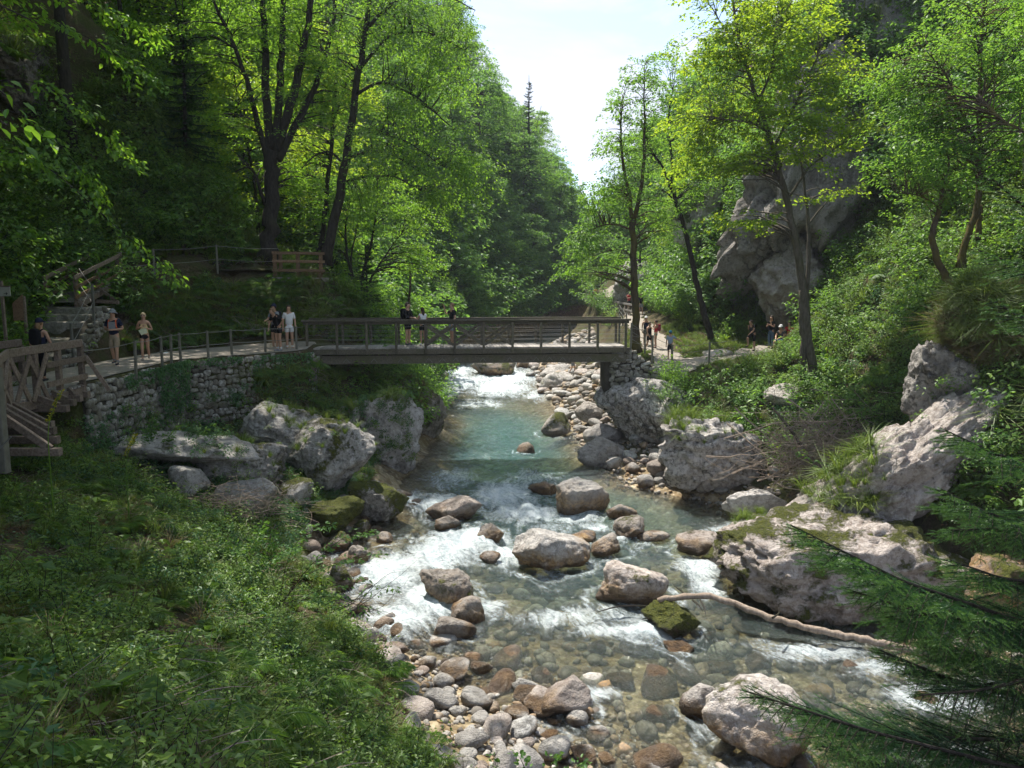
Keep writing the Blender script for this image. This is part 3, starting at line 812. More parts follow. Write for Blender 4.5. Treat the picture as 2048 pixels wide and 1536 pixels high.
rock_px('pale boulder striped with moss left of the big cracked boulder', 1322, 1384, 884, 946, 60, zb=-7.0, sub=4, props=dict(moss=.48, pale=.7), strata=.12)
rock_px('low grey boulder on the shingle near the pool', 1212, 1250, 912, 936, 61, zb=-7.35, sub=3, props=dict(pale=.2))
BIG_R = rock_px('big cracked boulder with grass on top above the dead brush', 1352, 1545, 806, 980, 62, zb=-7.05, fit=1.14, round_=.3, sub=6, depth=.85, props=dict(dark=.6, pale=.9, warm=.45, moss=.2), facets=10, strata=.22, rough=.12, sharp=.8)
rock_px('flat white-topped slab at the water below the big cracked boulder', 1460, 1588, 974, 1032, 63, zb=-7.55, sub=5, depth=.6, props=dict(moss=.4, pale=1, dark=.15), facets=7, sharp=1)
rock_px('flat rusty brown slab at the water below the white-topped slab', 1488, 1604, 1020, 1056, 64, sub=4, depth=.6, props=dict(brown=.8, rust=1))
ABUT = rock_px('huge dark grey boulder carrying the right bridge abutment', 1200, 1420, 730, 874, 65, D=31.2, fit=1.1, sub=6, depth=.9, props=dict(dark=.8, pale=.9, moss=.1), facets=9, rough=.09, rz=.2, sink=.5, round_=.5)
rock_px('pale long boulder behind the abutment boulder under trailing plants', 1330, 1490, 742, 830, 66, D=35, sub=5, depth=.9, props=dict(dark=.3, pale=.8, warm=.3), facets=9)
rock_px('pale rock ledge beside the grassy apron below the overhang', 1402, 1482, 700, 738, 67, D=37, sub=4, props=dict(warm=.8, pale=.7, dark=.05))
rock_px('pale boulder at the foot of the twin-trunked tree', 1545, 1640, 758, 826, 68, D=29, sub=5, props=dict(warm=.5, pale=.6, dark=.35), strata=.1)
rock_px('weathered boulder sunk in the slope right of the tree foot', 1628, 1712, 800, 885, 69, D=27.5, sub=5, props=dict(warm=.6, dark=.35, moss=.2), strata=.1)
rock_px('low mossy ledge on the shaded slope above the brush', 1735, 1830, 850, 900, 70, D=25, sub=4, props=dict(moss=.55, dark=.5))
# the great rock at the right: a low block in the water and a ridge climbing out of the picture
boulder('boulder', 'great pale rock block with yellow moss at the right of the river', Vector((8.75, 18.9, -7.35)), (3.8, 2.5, 1.75), R(-4), 81, 6, (R(22), R(-3)),
        props=dict(warm=.9, pale=1, moss=.52, dark=.15, rust=.3, stain=-8.2, stainh=.8), facets=12, rough=.12, strata=.1, freq=2.4, round_=.55)
_a, _b = at(1545, 1110, 21.3), at(1985, 800, 18.8)
_d = _b - _a
_o = boulder('boulder', 'long whaleback ridge of pale rock climbing the right bank', (_a + _b) / 2 + Vector((.35, .7, -.75)), (_d.length * .58, 1.75, 1.45), 0, 83, 6, (0, 0),
        props=dict(warm=.8, pale=1, moss=.28, dark=.22), facets=12, rough=.16, strata=.14, freq=2.6, round_=.6)
_q = _d.to_track_quat('X', 'Z')
_o.rotation_euler = _q.to_euler()
_m = np.array(_q.to_matrix()); _c = np.array(_o.location)
ROCKS[-1] = (_o, (ROCKS[-1][1] - _c) @ _m.T + _c, ROCKS[-1][2])
boulder('boulder', 'mossy skirt of rock sloping to the water below the whaleback ridge', Vector((7.7, 21.0, -7.5)), (1.5, 1.5, .75), R(-10), 84, 5, (0, R(18)),
        props=dict(warm=.7, pale=.6, moss=.55, dark=.2), facets=10, rough=.12)
boulder('boulder', 'yellow lichened boulder behind the spruce at the far right shore', Vector((11.6, 17.2, -7.2)), (1.3, 1.2, 1.0), 0, 85, 5,
        props=dict(warm=.9, rust=1, stain=-8, stainh=3, moss=.5), facets=10, rough=.12)
# overhanging knob of the right slope and the grey face under it
boulder('rock_outcrop', 'grey rock face below the grass-hung knob on the right slope', Vector((11.95, 21.3, -3.0)), (.85, 1.1, 1.5), R(8), 87, 6, (0, R(-6)), cat='rock outcrop',
        props=dict(warm=.25, pale=.1, dark=.6, moss=.3), facets=10, rough=.14, strata=.1, round_=.9)
# the cliff above the right path
def cliff(label, cen, dims, rz, seed, tilt, props, **kw):
    return boulder('cliff', label, Vector(cen), dims, rz, seed, 6, tilt, cat='cliff', props=props, **kw)
cliff('tall grey overhanging cliff where the resting hikers shelter', (17.2, 43.5, 5.4), (5.6, 4.0, 11.0), R(15), 91, (R(6), R(24)),
      dict(warm=.3, pale=.25, dark=.5, moss=.15, brown=.25), facets=12, rough=.19, freq=2.6, strata=.16)
cliff('bulging brown foot of the cliff above the resting hikers', (15.0, 42.0, 0.1), (3.5, 2.9, 3.7), R(-10), 92, (0, R(-12)),
      dict(warm=.5, pale=.25, dark=.35, brown=.35), facets=10, rough=.14, freq=2.2)
cliff('dark cliff shoulder at the upper right behind the leafy branches', (21.0, 44.5, 14.0), (5.0, 4.0, 10.0), R(10), 93, (R(5), R(20)),
      dict(warm=.1, pale=.1, dark=.6, brown=.2), facets=12, rough=.12, freq=1.4)
cliff('pale sunlit rock band among bushes above the right path', (12.6, 50.5, 4.3), (2.4, 2.0, 2.6), R(20), 94, (0, R(30)),
      dict(warm=.5, pale=.8, dark=.25, moss=.25), facets=10, rough=.13)
cliff('grey streaked rock wall beside the far gallery walkway', (11.6, 74, -0.2), (2.6, 5.0, 3.0), R(-5), 95, (0, R(10)),
      dict(warm=.1, pale=.5, dark=.5, moss=.1), facets=10, rough=.1)
cliff('pale crag at the right edge high behind the spruce', (19.5, 27.0, 5.5), (2.6, 2.4, 4.2), R(0), 96, (0, R(12)),
      dict(warm=.4, pale=.8, dark=.4, moss=.2), facets=10, rough=.13)
cliff('shaded cliff at the left edge above the wooden stair', (-19.3, 24.5, 2.6), (1.5, 3.0, 3.4), R(0), 97, (0, R(-14)),
      dict(warm=.3, pale=.15, dark=.75, moss=.4, brown=.4), facets=10, rough=.13)
cliff('dark rock face high on the shaded left slope', (-20.6, 34.0, 9.0), (1.6, 3.2, 2.0), R(10), 98, (0, R(-20)),
      dict(warm=.3, pale=.1, dark=.75, moss=.4, brown=.5), facets=10, rough=.14)
# ---- left bank
rock_px('big slanting grey boulder below the retaining wall', 452, 652, 798, 925, 101, D=25.5, fit=1.14, round_=.3, sub=6, depth=.8, props=dict(dark=.5, pale=.8, moss=.38), facets=9, rz=.1, sharp=1.0, rough=.10)
rock_px('big slab-faced boulder dropping towards the moss cushions on the left bank', 555, 728, 838, 985, 102, D=24.3, fit=1.14, round_=.3, sub=6, depth=.75, props=dict(dark=.5, pale=.8, moss=.44), facets=8, rz=-.3, sharp=1.0, rough=.10)
rock_px('rough boulder with moss crust left of the slab-faced boulder', 370, 548, 872, 985, 103, D=22.6, fit=1.14, round_=.3, sub=5, depth=.8, props=dict(dark=.55, pale=.5, moss=.42), facets=9, rough=.13)
rock_px('mossy boulder with two white bare patches on the left bank', 540, 624, 950, 1016, 104, D=22.8, fit=1.14, round_=.3, sub=5, props=dict(moss=.6, pale=1, dark=.3))
rock_px('round moss cushion boulder at the left water edge', 600, 704, 986, 1072, 105, D=22.4, fit=1.14, round_=.3, sub=5, props=dict(moss=.86, dark=.4), facets=8, rough=.12)
rock_px('dark mossy boulder jutting into the current at the left bank', 684, 806, 956, 1036, 106, D=24.0, fit=1.14, round_=.3, sub=5, depth=.7, props=dict(moss=.64, dark=.7), facets=8, rough=.12)
rock_px('grey boulder wrapped in plants between bridge and slab-faced boulder', 690, 850, 776, 955, 107, D=28.8, fit=1.14, round_=.3, sub=6, depth=.8, props=dict(moss=.4, dark=.45, pale=.7), facets=9, rough=.12, sharp=.9)
rock_px('tall brown boulder with a mossy nose dipping into the pool under the bridge', 742, 892, 738, 880, 108, D=34.5, fit=1.14, round_=.3, sub=6, depth=.9, props=dict(moss=.58, dark=.5, brown=.7), facets=9, rough=.12)
rock_px('weathered grey boulder at the foot of the ivy-hung wall', 236, 440, 858, 935, 109, D=21.2, fit=1.14, round_=.3, sub=5, depth=.6, props=dict(dark=.35, pale=.6, moss=.3), facets=10, rough=.12)
rock_px('rubble boulder among dry twigs below the rough boulder', 318, 400, 925, 1000, 110, D=20.6, sub=4, props=dict(dark=.5, pale=.7, moss=.3))
rock_px('low rubble block among dry twigs on the left bank', 420, 535, 955, 1030, 111, D=20.9, sub=4, props=dict(dark=.5, pale=.5, moss=.3))
rock_px('grey block jutting from the bank behind the walking woman', 335, 425, 606, 692, 112, D=33.3, sub=5, props=dict(dark=.5, brown=.5), facets=8)
rock_px('low grey rock at the bank foot behind the path posts', 440, 522, 636, 690, 113, D=33.4, sub=5, props=dict(dark=.5, brown=.5), facets=9)
rock_px('mossy rock in the water margin below the leafy left shrub', 640, 705, 1130, 1185, 114, D=18.5, sub=4, props=dict(moss=.55, brown=.8))
for lab, l, r_, t_, b, sd in (('small dark mossy boulder between the round moss cushion and the current', 706, 742, 1036, 1070, 131), ('low mossy boulder at the left water edge below the moss cushion', 640, 700, 1066, 1110, 132), ('dark wet boulder at the left water edge in front of the sapling', 690, 735, 1092, 1130, 133), ('flat brown boulder in the left margin beside the upper foam', 745, 790, 1066, 1092, 134), ('small mossy boulder under the overhanging sapling leaves', 668, 706, 1150, 1186, 135)):
    rock_px(lab, l, r_, t_, b, sd, sub=4, props=dict(moss=.5 if 'moss' in lab else .25, brown=.8, dark=.5))
# ================================================================== THE RIVER SURFACE
wy_ = np.concatenate([np.arange(2, 34, 0.16), np.arange(34, 75, 0.35), np.arange(75, 190, 2.0)])
nx_ = 130
wl_ = np.interp(wy_, *_t(EDGE_L).T) - 1.5; wr_ = np.interp(wy_, *_t(EDGE_R).T) + 1.5
tt = np.linspace(0, 1, nx_)
WX = wl_[None, :] + (wr_ - wl_)[None, :] * tt[:, None]
WY = np.broadcast_to(wy_, WX.shape)
WZ = np.broadcast_to(water_z(wy_), WX.shape).copy()
flat = np.stack([WX, WY], -1)
# foam: on the rapids, and in a tail downstream (towards the camera) of every boulder
FOAM_PATCH = [  # photo pixel, radius across, radius along, strength
    (1000, 775, 2.6, 4.5, .85), (930, 765, 2.0, 4.0, .8), (1090, 745, 1.8, 5.0, .8), (960, 740, 2.0, 5.0, .6), (1050, 720, 2.0, 8.0, .7),
    (885, 785, 1.6, 3, .7), (1070, 790, 1.2, 3, .6), (960, 808, 2.2, 2.0, .55), (1010, 755, 3.2, 5, .85), (915, 745, 2.0, 4, .8), (1090, 720, 2, 6, .8),
    (880, 1010, 1.1, 1.4, .9), (820, 1000, .7, .9, .75), (1010, 990, 1.5, 2.0, .8), (1050, 1025, 1.6, 1.2, .85), (1150, 1035, 1.0, .9, .75), (930, 1085, 1.6, 1.3, .95), (880, 1110, 1.2, 1.4, .9),
    (1010, 1110, 1.2, .8, .8), (870, 1200, 1.1, 1.5, .95), (800, 1240, 1.0, 1.2, .9), (950, 1215, .9, .5, .9), (1100, 1060, 1.2, .7, .5), (760, 1020, .6, .6, .8), (780, 1150, 1.3, 2.0, .85),
    (1500, 1070, 1.5, 1.0, .95), (1440, 1095, .8, .7, .7), (1540, 1062, .8, .6, .8), (1400, 1140, .8, 1.0, .8), (1420, 1180, .6, .8, .7), (1290, 1265, .9, .5, 1.0), (1230, 1262, 1.4, .45, .7), (1150, 1235, 2.0, .6, .6), (1330, 1262, .4, .3, .9),
    (1185, 1385, .6, .3, .7), (1250, 1075, .7, .4, .8), (1190, 1055, .6, .4, .8), (1750, 1340, .9, .4, .7), (1880, 1400, 1.2, .6, .8), (1960, 1380, 1.0, .5, .8), (1640, 1310, 1.4, .5, .65), (1500, 1290, 1.2, .3, .3),
    (1000, 930, 1.4, 3.5, .18), (900, 960, 1.4, 2.2, .5), (1060, 960, 1.5, 2.0, .5), (1900, 1520, 1.2, .7, .5),
]
foam = np.zeros_like(WX)
for px, py, rx, ry, s in FOAM_PATCH:
    c = on_water(px, py)
    q = ((WX - c.x) / rx) ** 2 + ((WY - c.y) / ry) ** 2
    foam = np.maximum(foam, s * np.exp(-q * 1.1))
for x, y, w, ry in RIVER_ROCKS:
    rim = np.sqrt(((WX - x) / (w + .12)) ** 2 + ((WY - y) / (ry + .12)) ** 2)
    foam = np.maximum(foam, 0.42 * np.exp(-((rim - 1.0) / 0.16) ** 2))
    tail = ((WX - x) / (w * .8)) ** 2 + (np.clip(y - WY - ry, -0.4, 99) / (ry * 1.5 + .5)) ** 2
    foam = np.maximum(foam, np.where(WY < y, 0.35, 0) * np.exp(-tail * 1.6))
# waves
calm = np.interp(WY, [0, 16, 22, 30, 36, 48, 54, 70, 90], [.5, .8, 1.1, .9, .7, .7, 1.1, 1, .6])
FX = (WX - (wl_ + wr_)[None, :] / 2)
fl = np.stack([FX * 1.1, WY * .55 + FX * .12, 0 * WX], -1)
wav = fbm(fl * 1.3, 4) * .10 + ridged(np.stack([FX * 1.6, WY * 1.1, 0 * WX + 3], -1), 3) * .035 + fbm(np.stack([FX * 5, WY * 3.2, 0 * WX + 9], -1), 3) * .022
WZ += wav * calm + foam * (0.05 + 0.26 * fbm(np.stack([FX * 2.4, WY * 1.9, 0 * WX], -1), 5) + .08 * ridged(np.stack([FX * 3.1, WY * 2.2, 0 * WX + 5], -1), 3))
# depth under every point of the surface
bx = P[(cu >= 7) & (cu <= 14)]
cu_b = cu[(cu >= 7) & (cu <= 14)]
dep = np.zeros_like(WX)
for j, y in enumerate(wy_):
    k = int(np.argmin(np.abs(ys - y)))
    xs = bx[:, k, 0]; zs = bx[:, k, 2]
    o = np.argsort(xs)
    dep[:, j] = water_z(y) - np.interp(WX[:, j], xs[o], zs[o])
flow = np.stack([FX * 1.25, WY * .5, 0 * WX], -1)
warp = fbm(np.stack([WX * .5, WY * .4, 0 * WX], -1), 3)
flow[..., 0] += warp * 1.2
a, b = WX.shape
idx = np.arange(a * b).reshape(a, b)
q = np.stack([idx[:-1, :-1], idx[1:, :-1], idx[1:, 1:], idx[:-1, 1:]], -1).reshape(-1, 4)
keep = (dep.reshape(-1)[q] > -0.18).any(1)
river = link('river_water', mesh_np('river_water', np.stack([WX, WY, WZ], -1).reshape(-1, 3), q[keep], None, True, [M['water']],
             attrs={'depth': np.clip(dep, 0, 1.6).ravel() / 1.35, 'foam': foam.ravel(), 'flow': flow.reshape(-1, 3)}), kind='structure')
# ================================================================== PATHS, BRIDGE, FENCES, STAIR, WALLS
DECK = -2.7
def ribbon(name, pts, width, mat, dz=0.03, n=60):
    """a path laid along a line of (x, y) or (x, y, z) points; follows the ground when z is not given"""
    pts = [Vector(p) for p in pts]
    L = [0]
    for a_, b_ in zip(pts, pts[1:]): L.append(L[-1] + (b_ - a_).length)
    L = np.array(L); A_ = np.array([list(p) for p in pts])
    t = np.linspace(0, L[-1], n)
    C = np.stack([np.interp(t, L, A_[:, k]) for k in range(A_.shape[1])], 1)
    T_ = np.gradient(C[:, :2], axis=0); T_ /= np.linalg.norm(T_, axis=1)[:, None]
    S_ = np.stack([T_[:, 1], -T_[:, 0]], 1)
    m = 9
    V = []
    for i in range(n):
        w = width * (1 + 0.12 * math.sin(i * 0.9) + 0.08 * math.sin(i * 2.3))
        for j in range(m):
            o = (j / (m - 1) - 0.5) * w
            x, y = C[i, :2] + S_[i] * o
            z = C[i, 2] if A_.shape[1] == 3 else ground(x, y)
            V.append((x, y, z + dz + 0.012 * math.sin(x * 5 + y * 3)))
    idx = np.arange(n * m).reshape(n, m)
    q = np.stack([idx[:-1, :-1], idx[:-1, 1:], idx[1:, 1:], idx[1:, :-1]], -1).reshape(-1, 4)
    return link(name, mesh_np(name, V, q, None, True, [mat]), kind='structure')
# the lower path as a sheet over the terrace
def poly_sheet(name, outer, inner, mat, dz, n=70, m=14):
    def res(pl):
        A_ = np.array(pl, float); d = np.r_[0, np.cumsum(np.linalg.norm(np.diff(A_, axis=0), axis=1))]
        t = np.linspace(0, d[-1], n)
        return np.stack([np.interp(t, d, A_[:, k]) for k in range(2)], 1)
    o_, i_ = res(outer), res(inner)
    V = []
    for a_, b_ in zip(o_, i_):
        for j in range(m):
            f = j / (m - 1)
            x, y = a_ * (1 - f) + b_ * f
            V.append((x, y, ground(x, y, 0.5 if y < 34 else 60) + dz))
    idx = np.arange(n * m).reshape(n, m)
    q = np.stack([idx[:-1, :-1], idx[1:, :-1], idx[1:, 1:], idx[:-1, 1:]], -1).reshape(-1, 4)
    return link(name, mesh_np(name, V, q, None, True, [mat]), kind='structure')
poly_sheet('path', [(-11.9, 20.7), (-11.85, 24), (-12.0, 27.1), (-10.6, 28.5), (-9.3, 29.8), (-8.3, 30.9), (-8.3, 32.6)],
           [(-14.0, 20.7), (-14.2, 24.2), (-14.2, 26), (-13.9, 29.5), (-13.0, 31.2), (-11.4, 32.4), (-9.3, 33.0)], M['path'], 0.035)
ribbon('path', [(-16.5, 31.3, .12), (-15.6, 32.8, .3), (-14.0, 34.3, .48), (-12.2, 35.5, .52), (-10.4, 36.1, .5), (-9.2, 37.0, .45), (-9.2, 38.5, .4)], .9, M['path'], 0.05)
ribbon('path', [(-9.2, 38.3), (-8.6, 40.5), (-7.7, 43)], .9, M['path'], 0.05)
ribbon('path', [(4.6, 33.8), (6.6, 33.8), (7.4, 35.2), (7.6, 38), (7.9, 42), (8.1, 46), (8.6, 52), (9.0, 58), (10.2, 64), (11.0, 72), (10.0, 80)], 1.5, M['path'], 0.05, 110)
ribbon('path', [(6.6, 34.4), (8.5, 35.6), (10.5, 37), (12.5, 38.6), (14, 39.6)], 1.9, M['path'], 0.05, 40)

# ---------------------------------------------------------------- footbridge
BL, BR = Vector((-8.55, 31.7, DECK)), Vector((4.95, 32.9, DECK))
bd = (BR - BL).normalized(); bs = Vector((-bd.y, bd.x, 0)); BLEN = (BR - BL).length
BW = 1.75
t = thing('footbridge', 'dark timber footbridge with cross-braced railing over the river', 'footbridge', (BL + BR) / 2 + bs * BW / 2)
def Bp(s, w, z): return BL + bd * s + bs * w + Vector((0, 0, z))
def child(mb, name, mat, root, **kw):
    o = mb.build(name, mat, None, **kw)
    o.parent = root
    o.matrix_parent_inverse = root.matrix_world.inverted() if False else Matrix.Translation(-Vector(root.location))
    return o
pm = MB(); pm.bar(Vector((0, -BW / 2, 0)), Vector((0, BW / 2, 0)), 0.132, 0.05, bev=0.006)
plank_mesh = pm.mesh('plank', M['plank'])
npl = int(BLEN / 0.142)
for i in range(npl):
    o = link('plank', plank_mesh)
    p = Bp(0.09 + i * 0.142, BW / 2 + random.uniform(-.012, .012), -0.03 + random.uniform(-.004, .004)) - Vector(t.location)
    o.location = p; o.rotation_euler = (0, 0, math.atan2(bd.y, bd.x) + random.uniform(-.006, .006)); o.parent = t
for w in (0.02, BW - 0.02):
    m_ = MB(); m_.bar(Bp(-.1, w, -.17), Bp(BLEN + .1, w, -.17), .12, .22, bev=.01); child(m_, 'stringer', M['wood_bridge'], t)
    m_ = MB()
    m_.bar(Bp(-.1, w, -.345), Bp(BLEN + .1, w, -.345), .20, .025); m_.bar(Bp(-.1, w, -.50), Bp(BLEN + .1, w, -.50), .03, .285); m_.bar(Bp(-.1, w, -.655), Bp(BLEN + .1, w, -.655), .20, .025)
    child(m_, 'girder', M['wood_bridge'], t)
    for k in range(23):
        s = .55 + k * (BLEN - 1.1) / 22
        if k % 2 and k not in (9, 17): continue
        m_ = MB(); m_.tube([Bp(s - .13, w + (-.118 if w < 1 else .118), -.60), Bp(s, w + (-.118 if w < 1 else .118), -.44), Bp(s + .13, w + (-.118 if w < 1 else .118), -.60)], .011, 5)
        child(m_, 'bracket', M['cable'], t)
for k in range(6):
    s = 0.8 + k * (BLEN - 1.6) / 5
    m_ = MB(); m_.bar(Bp(s, .06, -.42), Bp(s, BW - .06, -.42), .08, .12); child(m_, 'cross_beam', M['wood_bridge'], t)
NB = 11
for w, sg in ((-.075, -1), (BW + .075, 1)):
    for k in range(NB + 1):
        s = .10 + k * (BLEN - .2) / NB
        m_ = MB(); m_.bar(Bp(s, w, -.27), Bp(s, w, 1.06), .10, .10, up=bd, bev=.008); child(m_, 'post', M['wood_bridge'], t)
    m_ = MB(); m_.bar(Bp(-.1, w, 1.13), Bp(BLEN + .1, w, 1.13), .19, .085, bev=.012); child(m_, 'handrail', M['wood_bridge'], t)
    m_ = MB(); m_.bar(Bp(-.05, w - sg * .055, 1.025), Bp(BLEN + .05, w - sg * .055, 1.025), .03, .11, bev=.006); child(m_, 'rail_board', M['wood_bridge'], t)
    for k in (4, 5, 6):
        s0 = .10 + k * (BLEN - .2) / NB + .05; s1 = .10 + (k + 1) * (BLEN - .2) / NB - .05
        for j, (za, zb_) in enumerate(((.1, .9), (.9, .1))):
            m_ = MB(); m_.bar(Bp(s0, w - sg * (.02 - j * .042), za), Bp(s1, w - sg * (.02 - j * .042), zb_), .035, .10, bev=.005); child(m_, 'brace', M['wood_bridge'], t)
    for z in (.18, .36, .54, .72, .88):
        m_ = MB(); m_.tube([Bp(.1 + q_ * (BLEN - .2) / 22, w, z) for q_ in range(23)], .006, 4); child(m_, 'wire', M['cable'], t)

# ---------------------------------------------------------------- cable fences
def cable_fence(name, label, posts, h=1.0, cables=(0.95, 0.5), post_mat='post', r=.042, start=None, end=None, group=None):
    base = Vector(posts[len(posts) // 2])
    t = thing(name, label, 'fence', base, 0, group)
    tops = []
    for p in posts:
        p = Vector(p)
        m_ = MB(); m_.bar(p - Vector((0, 0, .15)), p + Vector((random.uniform(-.02, .02), random.uniform(-.02, .02), h)), r * 1.9, r * 1.9, up=(0, 1, 0), bev=r * .4)
        child(m_, 'post', M[post_mat], t)
    line = ([Vector(start)] if start else []) + [Vector(p) for p in posts] + ([Vector(end)] if end else [])
    for c in cables:
        for a_, b_ in zip(line, line[1:]):
            pts = []
            for i in range(9):
                f = i / 8
                q_ = a_.lerp(b_, f) + Vector((0, 0, h * c - 0.16 * f * (1 - f) * min(1.6, (b_ - a_).length / 2)))
                pts.append(q_)
            m_ = MB(); m_.tube(pts, .0095, 5); child(m_, 'cable', M['cable'], t)
    return t
def pg(px, py, D):
    v = at(px, py, D); return (v.x, v.y, v.z)
lower = []
for px, y in ((272, 23.2), (325, 25.4), (343, 26.2), (362, 26.9), (417, 28.0), (464, 29.0), (531, 30.0), (593, 30.9)):
    x = (px - 1024) / F * (y * CP - DECK * 0 + 2.75 * SP)
    lower.append((x, y, ground(x, y, 0.4) if x > -11.8 and False else -2.75))
cable_fence('cable_fence', 'cable fence on grey posts along the lower path above the stone wall', lower, 1.0, (.96, .5), start=(-11.75, 20.6, -2.8), end=Bp(0, -.08, -.05))
up = [(-15.05, 32.7, .28), (-12.95, 34.2, .52), (-10.6, 35.3, .45)]
cable_fence('cable_fence', 'cable fence on two thin posts beside the upper path', up[:2], 1.12, (.96, .45), start=(-15.75, 31.0, .1), end=up[2])
cable_fence('cable_fence', 'cable fence running down from the right bridge end beside the path', [(5.1, 32.95, -2.75), (6.05, 33.1, -3.3), (7.05, 33.7, -3.75), (8.9, 34.6, -3.7)], 1.05, (.95, .66, .36), end=(10.4, 35.4, -3.6))
cable_fence('cable_fence', 'cable fence on thin posts climbing the path beyond the right bridge end', [(4.9, 35.1, -2.85), (6.5, 37.5, -3.3), (6.9, 42, -3.2), (7.0, 47, -2.9), (7.6, 53, -2.8), (8.2, 59, -2.7)], 1.05, (.95, .6, .3))
# the handrail post on the stone steps
cable_fence('cable_fence', 'leaning steel post with cable at the edge of the stone steps', [(-14.25, 24.9, -2.6), (-14.75, 27.2, -1.35)], 1.3, (.96, .5), post_mat='steel', end=(-15.7, 28.2, -.75))

# ---------------------------------------------------------------- timber lookout railing by the leaning tree
def plank_rail(root, a_, b_, w, h, mat, name='rail'):
    m_ = MB(); m_.bar(a_, b_, w, h, bev=.01); return child(m_, name, M[mat], root)
t = thing('lookout_railing', 'brown timber lookout railing between the two big trees', 'railing', (-9.7, 35.5, .3))
la, lb = Vector((-10.75, 35.3, .3)), Vector((-8.7, 35.75, .28))
for f in (0.0, .48, .96):
    p = la.lerp(lb, f); m_ = MB(); m_.bar(p - Vector((0, 0, .3)), p + Vector((0, 0, 1.05)), .15, .15, up=(0, 1, 0), bev=.012); child(m_, 'post', M['wood_warm'], t)
m_ = MB(); m_.bar(la + Vector((0, .85, -.3)), la + Vector((0, .85, 1.1)), .14, .14, up=(0, 1, 0)); child(m_, 'post', M['wood_warm'], t)
for z, hh in ((1.03, .13), (.66, .12), (.25, .13)):
    plank_rail(t, la + Vector((-.1, -.09, z)), lb + Vector((.12, -.09, z)), .06, hh, 'wood_warm')
plank_rail(t, la + Vector((0, 0, 1.03)), la + Vector((0, .9, 1.05)), .06, .13, 'wood_warm')
m_ = MB(); m_.bar(la + Vector((-.2, .3, -.16)), lb + Vector((.2, .3, -.16)), .9, .2); child(m_, 'stone_base', M['path'], t)

# ---------------------------------------------------------------- timber ramp at the top of the stone steps
t = thing('timber_ramp', 'sloping timber ramp with two railings above the stone steps', 'ramp', (-16.3, 29.5, -.4))
ra, rb = Vector((-15.85, 28.1, -.72)), Vector((-15.75, 31.1, .15))
fa, fb = Vector((-17.0, 28.2, -.72)), Vector((-16.9, 31.1, .15))
for i in range(15):
    f = (i + .5) / 15
    m_ = MB(); m_.bar(ra.lerp(rb, f) + Vector((.1, 0, 0)), fa.lerp(fb, f) - Vector((.1, 0, 0)), .17, .05, bev=.006); child(m_, 'plank', M['plank'], t)
for a_, b_ in ((ra, rb), (fa, fb)):
    m_ = MB(); m_.bar(a_ - Vector((0, 0, .14)), b_ - Vector((0, 0, .14)), .12, .2); child(m_, 'stringer', M['wood'], t)
    for f in (.02, .5, .98):
        p = a_.lerp(b_, f); m_ = MB(); m_.bar(p - Vector((0, 0, .2)), p + Vector((0, 0, .93)), .13, .13, up=(0, 1, 0), bev=.01); child(m_, 'post', M['wood'], t)
    ex = Vector((.075 if a_ is ra else .075, 0, 0))
    for z, hh in ((.92, .15), (.56, .12), (.22, .12)):
        plank_rail(t, a_.lerp(b_, -.04) + Vector((0, 0, z)) + ex, a_.lerp(b_, 1.05) + Vector((0, 0, z)) + ex, .05, hh, 'wood_warm' if z < .9 else 'wood')
for f in (.02, .5, .98):
    p = ra.lerp(rb, f)
    m_ = MB(); m_.bar(p + Vector((.03, 0, .05)), p + Vector((.66, -.02, -.42)), .09, .11, bev=.008); child(m_, 'strut', M['wood'], t)
    m_ = MB(); m_.bar(p + Vector((-1.2, 0, -.36)), p + Vector((.74, 0, -.47)), .12, .13, bev=.008); child(m_, 'outrigger', M['wood'], t)
    q_ = fa.lerp(fb, f)
    m_ = MB(); m_.bar(q_ + Vector((0, 0, .02)), q_ + Vector((-.6, 0, -.5)), .1, .12); child(m_, 'strut', M['wood'], t)

# ---------------------------------------------------------------- stone steps
M['step'] = soil_mat('worn_step_stone', (0.16, 0.145, 0.125), (0.34, 0.315, 0.28), (0.10, 0.10, 0.06), .5, (.20, .175, .14))
t = thing('stone_steps', 'worn stone steps with wide landings at the left', 'steps', (-15.8, 26, -2))
for (y0, y1, z, x0, x1) in ((24.5, 25.3, -2.56, -16.4, -14.35), (25.3, 26.4, -2.38, -16.9, -14.5), (26.4, 27.3, -1.92, -17.0, -14.65), (27.3, 27.62, -1.38, -17.0, -14.75), (27.62, 27.98, -1.13, -17.0, -14.8), (27.98, 28.8, -.88, -17.0, -14.8)):
    V = []; nx, ny = 16, 5
    for j in range(ny + 2):
        for i in range(nx):
            x = x0 + (x1 - x0) * i / (nx - 1)
            e = .035 * math.sin(i * 1.7 + y0 * 9) + random.uniform(-.02, .02)
            if j == 0: V.append((x, y0 + e - .01, z - .6))
            elif j == 1: V.append((x, y0 + e - .02, z - .04 + random.uniform(-.015, .015)))
            else: V.append((x, y0 + (y1 - y0 + .05) * ((j - 1) / ny) + e * (j < 4), z + random.uniform(-.012, .012)))
    idx = np.arange((ny + 2) * nx).reshape(ny + 2, nx)
    q = np.stack([idx[:-1, :-1], idx[:-1, 1:], idx[1:, 1:], idx[1:, :-1]], -1).reshape(-1, 4)
    o = link('step', mesh_np('step', V, q, None, True, [M['step']])); o.parent = t; o.matrix_parent_inverse = Matrix.Translation(-Vector(t.location))

